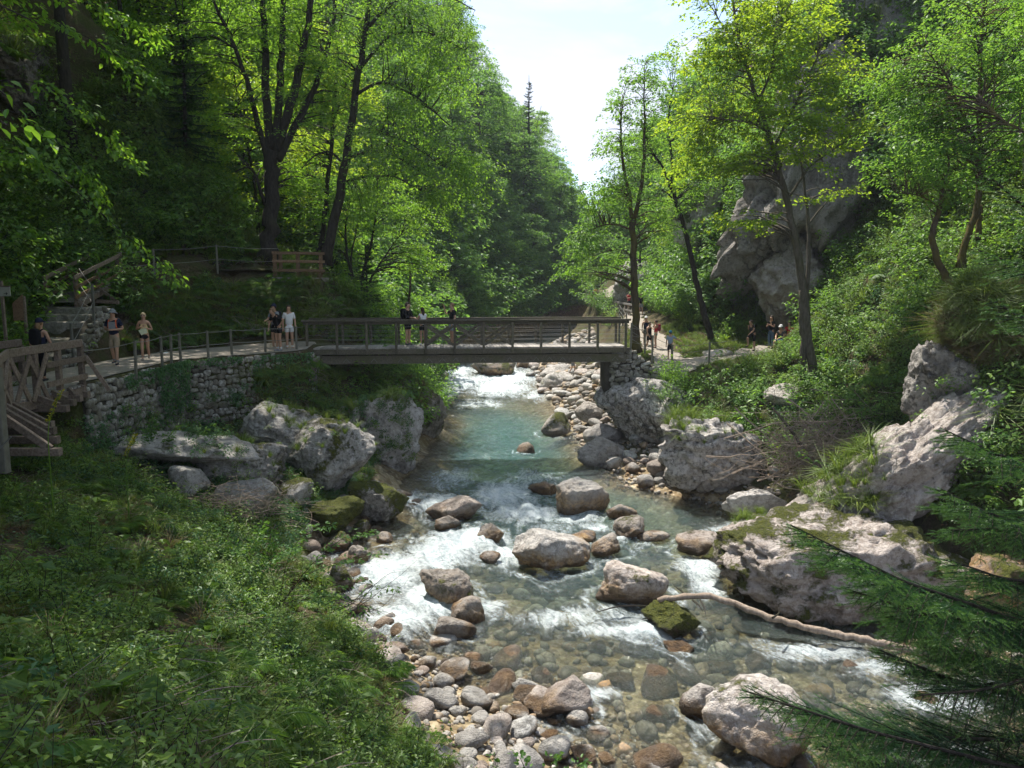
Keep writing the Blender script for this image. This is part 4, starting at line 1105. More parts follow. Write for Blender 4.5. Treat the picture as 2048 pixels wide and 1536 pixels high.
# ---------------------------------------------------------------- dry-laid walls: every stone its own piece
M['wallstone'] = None
def wallstone_mat():
    m, nt, out = new_mat('wall_stone')
    v = world_pos(nt)
    oi = nt.nodes.new('ShaderNodeObjectInfo').outputs['Random']
    isl = nt.nodes.new('ShaderNodeNewGeometry').outputs['Random Per Island']
    n2 = noise(nt, v, 9, 6, .7); n1 = noise(nt, v, 1.3, 4)
    c = ramp(nt, oi, [(0, (.17, .155, .13)), (.4, (.29, .275, .24)), (.75, (.37, .355, .32)), (1, (.46, .445, .41))])
    c = mixc(nt, ramp(nt, n2, [(.42, .75), (.6, 0.0)]), c, (.10, .09, .075))
    c = mixc(nt, ramp(nt, n1, [(.52, 0.0), (.66, .6)]), c, (.07, .075, .03))
    principled(nt, out, c, .9, bump(nt, n2, .7, .03), .2)
    return m
M['wallstone'] = wallstone_mat()
M['mortar'] = simple_mat('dark_joint', (.05, .045, .036), .95, .4, 4, .1, .6, 'w')
stone_meshes = []
for k in range(10):
    V, T = rock_shape(2, 500 + k, facets=9, sharp=.9, rough=.05)
    V = np.sign(V) * np.abs(V) ** .62
    V = V / np.abs(V).max(0)
    stone_meshes.append(mesh_np('stone', V, None, T, True, [M['wallstone']]))
def stone_wall(label, a_, b_, ztop, zbot_a, zbot_b, thick=.5, sw=.27, sh=.2, seed=1, top_fn=None, back=1, cap=300):
    """a wall face from a to b (seen from the side that is on the right of a->b)"""
    r = random.Random(seed)
    a_, b_ = Vector((*a_, 0)), Vector((*b_, 0))
    d = (b_ - a_); L = d.length; d.normalize(); n = Vector((d.y, -d.x, 0)) * back
    t = thing('stone_wall', label, 'stone wall', ((a_ + b_) / 2) + Vector((0, 0, min(zbot_a, zbot_b))))
    inv = Matrix.Translation(-Vector(t.location))
    V = []
    for s in np.linspace(0, L, 14):
        p = a_ + d * s; zt = ztop if top_fn is None else top_fn(s / L); zb_ = zbot_a + (zbot_b - zbot_a) * s / L
        V += [p + Vector((0, 0, zb_ - .3)), p + Vector((0, 0, zt - .03)), p - n * thick + Vector((0, 0, zt - .03)), p - n * thick + Vector((0, 0, zb_ - .3))]
    q = [(i * 4 + k, (i + 1) * 4 + k, (i + 1) * 4 + (k + 1) % 4, i * 4 + (k + 1) % 4) for i in range(13) for k in range(4)] + [(0, 1, 2, 3), (55, 54, 53, 52)]
    o = link('wall_core', mesh_np('wall_core', V, q, None, False, [M['mortar']])); o.parent = t; o.matrix_parent_inverse = inv
    z = max(ztop if top_fn is None else max(top_fn(k / 20) for k in range(21)), -50)
    zmin = min(zbot_a, zbot_b) - .25
    spec = []
    while z > zmin:
        h = sh * r.uniform(.75, 1.3)
        s = -r.random() * sw * .5
        while s < L + .05:
            w = sw * r.uniform(.5, 1.5)
            sc = s + w / 2
            f = min(1, max(0, sc / L)); zt = ztop if top_fn is None else top_fn(f); zb_ = zbot_a + (zbot_b - zbot_a) * f - .2
            if zb_ < z - h / 2 < zt + .03 and -.02 < sc < L + .03:
                spec.append((sc, z - h / 2 + r.uniform(-.06, .06), w, h * r.uniform(.75, 1.3)))
            s += w
        z -= h
    r.shuffle(spec)
    mw = Matrix(((d.x, n.x, 0), (d.y, n.y, 0), (0, 0, 1))).to_euler()
    for sc, zc, w, h in spec[:cap]:
        o = link('stone', stone_meshes[r.randrange(10)])
        o.location = a_ + d * sc + Vector((0, 0, zc)) + n * r.uniform(-.02, .03) - Vector(t.location)
        o.rotation_euler = (r.uniform(-.15, .15), r.uniform(-.3, .3), mw.z + r.uniform(-.1, .1))
        o.scale = (w * .53, .10, h * .56)
        o.parent = t
    return t
stone_wall('pale rubble retaining wall half hung with ivy under the lower path', (-11.62, 20.7), (-11.72, 27.15), -2.78, -4.35, -5.05, .4, .27, .21, 1, back=1)
stone_wall('mossy rubble retaining wall running up to the left bridge end', (-11.75, 27.2), (-8.0, 30.75), -2.78, -5.05, -4.75, .45, .24, .19, 2, back=1)
stone_wall('short end wall of rubble beside the dark gap under the bridge', (-8.0, 30.8), (-8.15, 33.2), -3.05, -4.9, -4.4, .5, .3, .2, 3, back=1)
stone_wall('stepped masonry abutment on the big boulder at the right bridge end', (4.35, 33.0), (6.3, 32.9), -2.75, -4.7, -4.5, 1.6, .30, .17, 4,
           top_fn=lambda f: -2.75 if f < .3 else -2.75 - .95 * round((f - .3) / .7 * 6) / 6, back=1)
stone_wall('narrow side of the masonry abutment facing the river', (4.3, 34.7), (4.3, 33.0), -3.35, -5.2, -5.2, .3, .3, .17, 5, back=-1)
stone_wall('low stone kerb wall edging the stone steps', (-14.4, 24.6), (-14.8, 28.3), -1.2, -2.75, -1.6, .35, .2, .16, 6, top_fn=lambda f: -2.35 + 1.45 * f, back=1)
for (x, y, z, dx, dy) in ((-8.35, 30.9, -2.74, .5, .5),):
    pass
# ================================================================== PEOPLE
def cloth(name, col, var=.12): 
    k = 'cloth_' + name
    if k not in M: M[k] = simple_mat(k, col, .85, var, 30, .15, .25)
    return M[k]
def skin_mat(col=(0.42, 0.245, 0.165)):
    if 'skin' not in M:
        m, nt, out = new_mat('skin'); p = principled(nt, out, col, .55, None, .35); p.inputs['Subsurface Weight'].default_value = 0.0
        M['skin'] = m
    return M['skin']
BLACK = cloth('black', (.012, .012, .014)); NAVY = cloth('navy', (.016, .02, .045)); WHITE = cloth('white', (.62, .62, .63)); KHAKI = cloth('khaki', (.30, .235, .165))
SAND = cloth('pale_yellow', (.58, .44, .24)); GREY = cloth('grey', (.22, .23, .25)); RED = cloth('red', (.45, .03, .04)); BLUE = cloth('blue', (.05, .12, .30)); TEAL = cloth('teal', (.03, .22, .20))
BLUEGREY = cloth('blue_grey', (.26, .31, .40)); DENIM = cloth('denim', (.07, .11, .17)); ORANGE = cloth('orange', (.62, .13, .05)); SKY = cloth('sky_blue', (.05, .22, .36)); DARKGREY = cloth('dark_grey', (.05, .05, .055))
BROWNHAIR = simple_mat('brown_hair', (.035, .02, .012), .6, .3, 20); BLONDE = simple_mat('blonde_hair', (.48, .36, .22), .6, .2, 20); FAIR = simple_mat('fair_hair', (.19, .115, .06), .6, .3, 20)
SHOE = cloth('shoe', (.02, .022, .03)); SOLE = cloth('sole', (.55, .55, .55)); GLASS = simple_mat('dark_lens', (.01, .01, .012), .15, 0, 1, .6)
def skinned(name, verts, edges, radii, mat, lvl=1, root=0):
    me = bpy.data.meshes.new(name)
    me.from_pydata([tuple(v) for v in verts], edges, [])
    o = bpy.data.objects.new(name, me); COL.objects.link(o)
    m = o.modifiers.new('s', 'SKIN'); m.use_smooth_shade = True
    for i, r in enumerate(radii):
        sv = me.skin_vertices[0].data[i]
        sv.radius = r if hasattr(r, '__len__') else (r, r)
        sv.use_root = (i == root)
    s = o.modifiers.new('u', 'SUBSURF'); s.levels = lvl; s.render_levels = lvl
    dg = bpy.context.evaluated_depsgraph_get()
    nm = bpy.data.meshes.new_from_object(o.evaluated_get(dg))
    nm.name = name
    o.modifiers.clear(); o.data = nm; bpy.data.meshes.remove(me)
    nm.materials.clear(); nm.materials.append(mat)
    nm.polygons.foreach_set('use_smooth', np.ones(len(nm.polygons), bool))
    return o
BASE = dict(pelvis=(0, 0, .94), spine=(0, .01, 1.14), chest=(0, .01, 1.34), neck=(0, .01, 1.475), jaw=(0, -.018, 1.54), head=(0, -.01, 1.615), crown=(0, .004, 1.675), top=(0, .004, 1.72),
            shL=(.175, .01, 1.41), elL=(.225, .03, 1.13), wrL=(.235, -.05, .88), shR=(-.175, .01, 1.41), elR=(-.225, .03, 1.13), wrR=(-.235, -.05, .88),
            hipL=(.085, 0, .90), knL=(.095, -.02, .49), anL=(.10, .02, .085), hipR=(-.085, 0, .90), knR=(-.095, -.02, .49), anR=(-.10, .02, .085))
POSES = {
 'stand': {},
 'walk': dict(knL=(.09, -.13, .50), anL=(.09, -.16, .10), knR=(-.09, .04, .49), anR=(-.09, .24, .13), elL=(.24, .08, 1.14), wrL=(.24, .03, .89), elR=(-.24, -.03, 1.14), wrR=(-.22, -.16, .93)),
 'hands_front': dict(knL=(.09, -.12, .50), anL=(.10, -.15, .10), knR=(-.10, .03, .49), anR=(-.10, .20, .12), elL=(.27, .03, 1.14), wrL=(.06, -.20, 1.13), elR=(-.27, .03, 1.14), wrR=(-.06, -.20, 1.13)),
 'leaflet': dict(knL=(.08, .05, .49), anL=(.08, .22, .13), knR=(-.08, -.12, .50), anR=(-.08, -.12, .09), elL=(.26, .03, 1.12), wrL=(.14, -.20, 1.18), elR=(-.27, .04, 1.15), wrR=(-.10, -.19, 1.22)),
 'lean': dict(chest=(0, -.13, 1.30), neck=(0, -.20, 1.41), jaw=(0, -.25, 1.46), head=(0, -.265, 1.525), crown=(0, -.26, 1.59), top=(0, -.26, 1.63), shL=(.17, -.13, 1.36), shR=(-.17, -.13, 1.36), elL=(.33, .02, 1.2), wrL=(.17, -.05, 1.0), elR=(-.25, -.2, 1.1), wrR=(-.2, -.28, .9), spine=(0, -.03, 1.13)),
 'reach': dict(elR=(-.23, -.10, 1.16), wrR=(-.12, -.33, 1.13), elL=(.23, -.08, 1.15), wrL=(.10, -.32, 1.10)),
 'phone': dict(elL=(.24, -.08, 1.16), wrL=(.09, -.25, 1.27), elR=(-.24, -.08, 1.16), wrR=(-.08, -.24, 1.22)),
 'raise': dict(elR=(-.24, -.17, 1.28), wrR=(-.20, -.27, 1.56), elL=(.23, .02, 1.14), wrL=(.22, -.1, .9)),
 'sidearm': dict(elR=(-.40, -.05, 1.24), wrR=(-.62, -.12, 1.14)),
 'sit': dict(pelvis=(0, .0, .52), spine=(0, .02, .70), chest=(0, -.03, .90), neck=(0, -.07, 1.03), jaw=(0, -.11, 1.09), head=(0, -.115, 1.16), crown=(0, -.10, 1.22), top=(0, -.10, 1.265), shL=(.17, -.04, .97), shR=(-.17, -.04, .97),
             elL=(.22, -.16, .74), wrL=(.10, -.36, .66), elR=(-.22, -.16, .74), wrR=(-.10, -.36, .66), hipL=(.085, -.03, .50), hipR=(-.085, -.03, .50), knL=(.12, -.44, .52), knR=(-.12, -.44, .50), anL=(.12, -.42, .09), anR=(-.12, -.46, .09)),
 'step_up': dict(knR=(-.10, -.30, .70), anR=(-.10, -.26, .30), elR=(-.22, -.14, 1.16), wrR=(-.05, -.30, 1.33), chest=(0, -.10, 1.31), spine=(0, -.02, 1.13), neck=(0, -.16, 1.43), jaw=(0, -.2, 1.485), head=(0, -.21, 1.555), crown=(0, -.2, 1.615), top=(0, -.2, 1.66), shL=(.17, -.1, 1.37), shR=(-.17, -.1, 1.37), elL=(.2, -.2, 1.12), wrL=(.1, -.32, .98)),
}
def person(label, x, y, z, height, rz, pose='stand', top=BLACK, sleeves=.55, bottom=BLACK, legs=.6, hair=BROWNHAIR, long_hair=False, hat=None, hatmat=None, pack=None, straps=None, shoe=SHOE, socks=None, glasses=False, female=False, props=None, top_low=.0, strap_top=False):
    J = {k: Vector(v) for k, v in BASE.items()}
    for k, v in POSES[pose].items(): J[k] = Vector(v)
    k_ = height / 1.74
    t = thing('person', label, 'person', (x, y, z), rz)
    t.scale = (k_,) * 3
    sw = .9 if female else 1.0
    for s in 'LR':
        J['sh' + s].x *= sw
    # ---- one continuous body
    V, E, Rr = [], [], []
    ix = {}
    def v(n, p, r): ix[n] = len(V); V.append(Vector(p)); Rr.append(r); return ix[n]
    def e(a, b): E.append((ix[a], ix[b]))
    v('pelvis', J['pelvis'], (.135, .10)); v('spine', J['spine'], (.118 * sw, .088)); v('chest', J['chest'], (.135 * sw, .10)); v('neck', J['neck'], .066 * sw)
    v('jaw', J['jaw'], .068); v('head', J['head'], (.094, .104)); v('crown', J['crown'], (.09, .10)); v('top', J['top'], .05)
    for a_, b_ in (('pelvis', 'spine'), ('spine', 'chest'), ('chest', 'neck'), ('neck', 'jaw'), ('jaw', 'head'), ('head', 'crown'), ('crown', 'top')): e(a_, b_)
    up = (J['crown'] - J['jaw']).normalized(); fw = Vector((0, -1, 0)); fw = (fw - up * fw.dot(up)).normalized()
    v('nose', J['head'] + fw * .108 - up * .012, .016); e('head', 'nose')
    for s, sg in (('L', 1), ('R', -1)):
        v('sh' + s, J['sh' + s], .062 * sw); v('el' + s, J['el' + s], .043 * sw); v('wr' + s, J['wr' + s], .030); e('chest', 'sh' + s); e('sh' + s, 'el' + s); e('el' + s, 'wr' + s)
        v('hip' + s, J['hip' + s], .096); v('kn' + s, J['kn' + s], .06); v('cf' + s, J['kn' + s].lerp(J['an' + s], .35), .056); v('an' + s, J['an' + s], .038)
        e('pelvis', 'hip' + s); e('hip' + s, 'kn' + s); e('kn' + s, 'cf' + s); e('cf' + s, 'an' + s)
        v('toe' + s, J['an' + s] + Vector((sg * .015, -.15, -.05)), .032); e('an' + s, 'toe' + s)
        d = (J['wr' + s] - J['el' + s]).normalized(); side = d.cross(Vector((0, 0, 1)) if abs(d.z) < .8 else Vector((0, 1, 0))).normalized()
        v('palm' + s, J['wr' + s] + d * .075, (.034, .017)); e('wr' + s, 'palm' + s)
        cu_ = d.cross(side)
        for f in range(4):
            b0 = J['wr' + s] + d * .095 + side * (.027 - .018 * f)
            ln = (.036, .043, .040, .030)[f]
            v(f'f{f}a{s}', b0 + d * ln, .0085); v(f'f{f}b{s}', b0 + d * ln * 1.7 + cu_ * .018, .0075); e('palm' + s, f'f{f}a{s}'); e(f'f{f}a{s}', f'f{f}b{s}')
        v('tha' + s, J['wr' + s] + d * .06 + side * .045, .0095); v('thb' + s, J['wr' + s] + d * .09 + side * .055 + cu_ * .012, .008); e('palm' + s, 'tha' + s); e('tha' + s, 'thb' + s)
    body = skinned('body', V, E, Rr, skin_mat(), 1); body.parent = t
    def garment(name, pts, edges, rad, mat):
        o = skinned(name, pts, edges, rad, mat, 1); o.parent = t; return o
    # ---- upper garment
    def L(a, b, f): return J[a].lerp(J[b], f)
    if top is not None:
        pts = [J['pelvis'] + Vector((0, 0, -.07 + top_low)), J['spine'], J['chest'], L('chest', 'neck', .62 if not strap_top else .2)]
        rad = [(.172, .140), (.158 * sw, .135), (.168 * sw, .132), (.085 if not strap_top else .12, .075)]
        ed = [(0, 1), (1, 2), (2, 3)]
        if female: pts.append(J['chest'] + Vector((0, -.07, -.04))); rad.append((.11, .06)); ed.append((2, len(pts) - 1))
        if sleeves > 0:
            for s in 'LR':
                n0 = len(pts); pts.append(J['sh' + s] * .94 + J['chest'] * .06); rad.append(.074 * sw); ed.append((2, n0))
                pts.append(L('sh' + s, 'el' + s, min(1, sleeves))); rad.append(.066 * sw); ed.append((n0, n0 + 1))
                if sleeves > 1: pts.append(L('el' + s, 'wr' + s, sleeves - 1)); rad.append(.047); ed.append((n0 + 1, n0 + 2))
        garment('shirt' if sleeves > 0 else 'top', pts, ed, rad, top)
    # ---- lower garment
    if bottom is not None:
        pts = [J['pelvis'] + Vector((0, 0, .12)), J['pelvis']]; rad = [(.158, .126), (.165, .134)]; ed = [(0, 1)]
        for s in 'LR':
            n0 = len(pts); pts.append(J['hip' + s]); rad.append(.112); ed.append((1, n0))
            pts.append(L('hip' + s, 'kn' + s, min(1, legs))); rad.append(.096 if legs <= 1 else .075); ed.append((n0, n0 + 1))
            if legs > 1: pts.append(L('kn' + s, 'an' + s, legs - 1)); rad.append(.055); ed.append((n0 + 1, n0 + 2))
        garment('shorts' if legs <= 1 else 'trousers', pts, ed, rad, bottom)
    # ---- shoes
    for s, sg in (('L', 1), ('R', -1)):
        a_ = J['an' + s]
        garment('shoe', [a_ + Vector((0, .045, -.035)), a_ + Vector((sg * .004, -.03, -.03)), a_ + Vector((sg * .015, -.17, -.052))], [(0, 1), (1, 2)], [(.044, .046), (.05, .05), (.042, .03)], shoe)
        if socks: garment('sock', [a_ + Vector((0, .01, -.02)), a_.lerp(J['kn' + s], .25)], [(0, 1)], [.048, .054], socks)
    # ---- hair, hat, glasses
    Vh, Th = ico(3)
    hc = J['head'].lerp(J['crown'], .5)
    Rm = np.array(Matrix((Vector((1, 0, 0)), -fw, up)).transposed())
    if hair is not None:
        H = Vh * np.array([.097, .110, .112])
        face = (Vh[:, 1] < -.05) & (Vh[:, 2] < .42)
        H[face] *= .80
        low = (Vh[:, 2] < -.55)
        H[low] *= .82
        H = H + (fbm(Vh * 6, 3) * .007)[:, None] * Vh
        o = link('hair', mesh_np('hair', H @ Rm.T + np.array(hc), None, Th, True, [hair])); o.parent = t
        if long_hair:
            m_ = MB(); b0 = J['head'] - fw * .07
            m_.tube([b0 + up * .03, b0 - up * .08 - fw * .03, b0 - up * .2 - fw * .03, b0 - up * .3 - fw * .01], [.06, .075, .06, .02], 8); o = m_.build('long_hair', hair, None, True); o.parent = t
    if hat:
        m_ = MB()
        H = Vh.copy(); H[:, 2] = np.maximum(H[:, 2], -.05); H = H * np.array([.097, .109, .118])
        m_.add(H @ Rm.T + np.array(hc + up * .025), None, Th)
        a_ = np.linspace(0, 2 * math.pi, 24, endpoint=False)
        if hat == 'bucket':
            r0 = np.stack([np.cos(a_) * .096, np.sin(a_) * .108, 0 * a_ + .01], 1); r1 = np.stack([np.cos(a_) * .155, np.sin(a_) * .17, 0 * a_ - .03], 1)
        else:
            fr = np.clip(-np.sin(a_), 0, 1) ** .5
            r0 = np.stack([np.cos(a_) * .096, np.sin(a_) * .108, 0 * a_ + .005], 1); r1 = np.stack([np.cos(a_) * (.097 + .01 * fr), np.sin(a_) * (.109 + .085 * fr), 0 * a_ - .012 * fr], 1)
        rim = np.concatenate([r0, r1, r1 - np.array([0, 0, .008]), r0 - np.array([0, 0, .008])])
        k = np.arange(24); k2 = (k + 1) % 24
        Q = np.concatenate([np.stack([k + 24 * j, k2 + 24 * j, k2 + 24 * ((j + 1) % 4), k + 24 * ((j + 1) % 4)], 1) for j in range(4)])
        m_.add(rim @ Rm.T + np.array(hc + up * .025), Q)
        o = m_.build('hat' if hat == 'bucket' else 'cap', hatmat, None, True); o.parent = t
    if glasses:
        m_ = MB()
        for sg in (-1, 1): m_.box((0, 0, 0), (.055, .012, .032)); m_.V[-1] += np.array([[sg * .033, 0, 0]])
        m_.box((0, 0, 0), (.15, .006, .008))
        for i in range(len(m_.V)): m_.V[i] = m_.V[i] @ Rm.T + np.array(J['head'] + fw * .092 + up * .018)
        o = m_.build('sunglasses', GLASS, None); o.parent = t
    else:
        for sg in (-1, 1):
            m_ = MB(); V2, T2 = ico(1); m_.add(V2 * .0075 + np.array(J['head'] + fw * .084 + up * .012 + Vector((sg * .032, 0, 0))), None, T2); o = m_.build('eye', GLASS, None, True); o.parent = t
    bk = (J['spine'] + J['chest']) / 2
    if pack is not None:
        V3 = np.sign(Vh) * np.abs(Vh) ** .6 * np.array([.155, .085, .23])
        V3 = V3 + (fbm(Vh * 3, 3) * .012)[:, None] * Vh
        o = link('backpack', mesh_np('backpack', V3 + np.array(bk + Vector((0, .20, .03))), None, Th, True, [pack])); o.parent = t
        for sg in (-1, 1):
            m_ = MB(); c0 = J['chest']
            m_.tube([c0 + Vector((sg * .09, .13, .07)), c0 + Vector((sg * .10, .03, .125)), c0 + Vector((sg * .105, -.10, .06)), c0 + Vector((sg * .115, -.125, -.10)), c0 + Vector((sg * .14, -.04, -.24))], .019, 6)
            o = m_.build('strap', straps or pack, None, True); o.parent = t
    for nm, mb, mt in (props or []):
        o = mb.build(nm, mt, None); o.parent = t
    return t
ax = lambda px, D: (px - 1024) / F * (D * CP + 2.7 * SP)
# things carried in the hand are parts of the figure's pose here: a folded leaflet
person('person with navy cap and ponytail carrying a dark backpack on the boardwalk', ax(88, 20.4), 20.4, -2.66, 1.70, R(176), 'walk', NAVY, .0, BLACK, 1.9, FAIR, True, 'cap', NAVY, BLACK, female=True)
m_ = MB(); m_.box((0, -.128, 1.25), (.20, .02, .24))
person('person in bucket hat, navy shirt and khaki shorts with orange pack straps', ax(232, 25.3), 25.3, -2.71, 1.82, R(8), 'hands_front', NAVY, .75, KHAKI, .95, BROWNHAIR, False, 'bucket', GREY, DARKGREY, ORANGE, SHOE, GREY, True, props=[('shirt_print', m_, GREY)])
p3 = person('person with short blonde hair, pale yellow top and dark shorts holding a leaflet', ax(292, 26.9), 26.9, -2.71, 1.66, R(15), 'leaflet', SAND, .0, BLACK, .42, BLONDE, glasses=True, female=True, strap_top=True, shoe=cloth('sandal', (.35, .3, .25)))
m_ = MB(); m_.bar((-.09, -.30, 1.03), (.05, -.30, 1.10), .012, .20); m_.bar((.05, -.30, 1.10), (.14, -.27, 1.12), .012, .20)
lf = link('leaflet', m_.mesh('leaflet', cloth('leaflet', (.55, .58, .42)))); lf.location = p3.location; lf.rotation_euler = p3.rotation_euler; lf.scale = p3.scale
tag(lf, 'pale green folded leaflet held by the blonde woman on the path', 'leaflet')
person('person in black shirt and black shorts leaning forward at the left bridge end', ax(558, 30.6), 30.6, -2.71, 1.80, R(-35), 'lean', BLACK, .8, BLACK, .6, FAIR, shoe=GREY, socks=WHITE)
person('person with beard in white shirt and white shorts at the left bridge end', ax(580, 31.3), 31.3, -2.71, 1.80, R(20), 'stand', WHITE, .8, WHITE, .62, BROWNHAIR, socks=WHITE, pack=None, straps=BLUE)
person('person in dark cap with black backpack half hidden behind the leaning one', ax(551, 31.7), 31.7, -2.71, 1.82, R(-25), 'reach', GREY, .8, BLACK, .7, BROWNHAIR, hat='cap', hatmat=NAVY, pack=BLACK)
person('person in black jacket with black backpack standing on the footbridge', ax(816, 33.2), 33.2, -2.68, 1.83, R(62), 'reach', BLACK, 1.7, BLACK, .72, BROWNHAIR, pack=BLACK)
person('person in white top and black shorts seen from behind on the footbridge', ax(846, 33.1), 33.1, -2.68, 1.62, R(215), 'phone', WHITE, .35, BLACK, .6, BROWNHAIR, True, female=True, shoe=WHITE)
person('person in black shirt and pale shorts raising a hand on the footbridge', ax(905, 33.3), 33.3, -2.68, 1.80, R(-60), 'raise', BLACK, .75, BLUEGREY, .85, FAIR)
def pz(px, py_, D): 
    v_ = at(px, py_, D); return v_.x, v_.y
gx = lambda px, D: (px - 1024) / F * (D * CP + 3.4 * SP)
person('person in white cap and dark tank top farthest in the group beyond the bridge', gx(1291, 42), 42, ground(gx(1291, 42), 42) + .06, 1.55, R(5), 'stand', NAVY, .0, BLACK, .6, BROWNHAIR, hat='cap', hatmat=WHITE)
person('person in black tank top and black shorts standing on the right path', gx(1298, 40.2), 40.2, ground(gx(1298, 40.2), 40.2) + .06, 1.50, R(40), 'walk', BLACK, .0, BLACK, .75, BROWNHAIR)
person('person with maroon backpack and teal shorts turned away on the right path', gx(1311, 41), 41, ground(gx(1311, 41), 41) + .06, 1.50, R(-110), 'phone', RED, .0, TEAL, .5, BROWNHAIR, female=True, pack=cloth('maroon', (.2, .02, .03)))
person('child in blue cap and grey shirt reaching for the fence cable', gx(1340, 36.6), 36.6, ground(gx(1340, 36.6), 36.6) + .04, 1.36, R(170), 'sidearm', BLUEGREY, .85, BLACK, .9, BROWNHAIR, hat='cap', hatmat=SKY)
# under the overhang
for lab, px, D, h, rz, pose, kw in (
    ('person in black bent over one raised knee beneath the overhang', 1505, 38.8, 1.62, -60, 'step_up', dict(top=BLACK, bottom=BLACK, legs=1.0)),
    ('person in black top and grey jeans looking at a phone beneath the overhang', 1541, 39.2, 1.68, -55, 'phone', dict(top=BLACK, sleeves=.5, bottom=DENIM, legs=1.9, long_hair=True, female=True)),
    ('person in white cap and blue shorts sitting at the overhang', 1562, 38.4, 1.74, -50, 'sit', dict(top=DARKGREY, bottom=BLUE, legs=.9, hat='cap', hatmat=WHITE)),
    ('person in red shirt sitting behind the white-capped one at the overhang', 1578, 39.6, 1.74, -40, 'sit', dict(top=RED, bottom=BLACK, legs=.9))):
    x_ = gx(px, D); person(lab, x_, D, ground(x_, D) + .05, h, R(rz), pose, **kw)
# the far path
x_ = gx(1183, 78.5); person('person in blue with a pack climbing the far steps', x_, 78.5, -1.9, 1.55, R(170), 'walk', BLUE, .6, DENIM, .7, BROWNHAIR, pack=BLUE)
x_ = gx(1190, 77.5); person('person in bright red top climbing the far steps', x_, 77.5, -1.95, 1.50, R(175), 'walk', RED, .6, RED, .6, BROWNHAIR, female=True)
x_ = gx(1257, 67); person('person in dark red top behind the far gallery railing', x_, 67, -2.5, 1.7, R(20), 'phone', RED, .4, BLACK, .7, BROWNHAIR)
x_ = gx(1281, 62); person('person in dark shirt walking at the near end of the far gallery', x_, 62, ground(x_, 62) + .05, 1.7, R(5), 'walk', BLACK, .6, GREY, .7, FAIR)
# ---------------------------------------------------------------- boardwalk at the left
t = thing('boardwalk', 'timber boardwalk with heavy railing and slanted struts at the left edge', 'boardwalk', (-11.6, 18.5, -2.75))
edge = [Vector((-11.55, 20.55, -2.72)), Vector((-11.45, 17.35, -2.72)), Vector((-10.35, 15.2, -2.75)), Vector((-10.2, 12.6, -2.75))]
inner = [Vector((-13.2, 20.6, -2.72)), Vector((-13.1, 17.0, -2.72)), Vector((-12.4, 14.6, -2.75)), Vector((-12.3, 12.6, -2.75))]
def on_line(pl, f):
    f *= len(pl) - 1; i = min(int(f), len(pl) - 2)
    return pl[i].lerp(pl[i + 1], f - i)
for i in range(52):
    f = (i + .5) / 52
    m_ = MB(); m_.bar(on_line(edge, f) + Vector((.03, 0, -.03)), on_line(inner, f) + Vector((0, 0, -.03)), .135, .05, bev=.006); child(m_, 'plank', M['plank'], t)
for pl in (edge, inner):
    for a_, b_ in zip(pl, pl[1:]):
        m_ = MB(); m_.bar(a_ + Vector((0, 0, -.17)), b_ + Vector((0, 0, -.17)), .14, .22); child(m_, 'stringer', M['wood'], t)
        m_ = MB(); m_.bar(a_ + Vector((.02, 0, 1.12)), b_ + Vector((.02, 0, 1.12)), .07, .20, bev=.012); child(m_, 'handrail', M['wood'], t)
def rail_post(p, h=1.06, w=.13):
    m_ = MB(); m_.bar(p + Vector((0, 0, -.35)), p + Vector((0, 0, h)), w, w, up=(0, 1, 0), bev=.01); child(m_, 'post', M['wood'], t)
for f in (0, .115, .22, .333, .5, .667, .85): rail_post(on_line(edge, f) - Vector((.02, 0, 0)))
for f in (0, .115, .22, .333, .5, .667, .85): rail_post(on_line(inner, f))
a_, b_ = edge[0], edge[1]
for z in (.70, .22):
    m_ = MB(); m_.bar(a_.lerp(b_, -.02) + Vector((.07, 0, z)), a_.lerp(b_, .56) + Vector((.07, 0, z)), .05, .15, bev=.008); child(m_, 'rail', M['wood'], t)
    m_ = MB(); m_.bar(inner[0] + Vector((.07, 0, z)), inner[1] + Vector((.07, 0, z)), .05, .14); child(m_, 'rail', M['wood'], t)
for k, (f0, f1) in enumerate(((.56, .78), (.78, 1.0))):
    for za, zb_ in ((-.1, 1.0), (1.0, -.1)):
        m_ = MB(); m_.bar(a_.lerp(b_, f0) + Vector((.06 + .05 * (za > 0), 0, za)), a_.lerp(b_, f1) + Vector((.06 + .05 * (za > 0), 0, zb_)), .05, .13, bev=.008); child(m_, 'brace', M['wood'], t)
for za, zb_ in ((-.1, 1.0), (1.0, -.1)):
    m_ = MB(); m_.bar(edge[1] + Vector((.06, -.05, za)), edge[2] + Vector((.06, .05, zb_)), .05, .13); child(m_, 'brace', M['wood'], t)
def bracket(p, tip):
    p, tip = Vector(p), Vector(tip)
    up_ = Vector((0, 0, 1))
    d_ = (tip - p); d_.z = 0; d_.normalize()
    knee = tip - d_ * .20 + Vector((0, 0, .0))
    m_ = MB(); m_.bar(p, knee, .09, .15, bev=.008); child(m_, 'strut', M['wood'], t)
    m_ = MB(); m_.bar(Vector((p.x - .7, p.y, tip.z - .06)), tip + Vector((0, 0, -.06)), .15, .16, bev=.01); child(m_, 'outrigger', M['wood'], t)
for (px, py, D) in ((178, 784, 20.4), (163, 792, 19.7), (150, 800, 19.0), (136, 812, 18.3)):
    tp = at(px, py, D); bracket((-11.5, D, -2.72), tp)
for (px, py, D) in ((106, 844, 17.2), (110, 856, 16.75), (117, 874, 16.25), (121, 898, 15.75)):
    tp = at(px, py, D); bracket((np.interp(D, [15.2, 17.35], [-10.35, -11.45]), D, -2.72), tp)
m_ = MB(); m_.bar(edge[0] + Vector((.05, .1, .75)), edge[0] + Vector((.55, .25, -.2)), .08, .1); child(m_, 'strut', M['wood'], t)
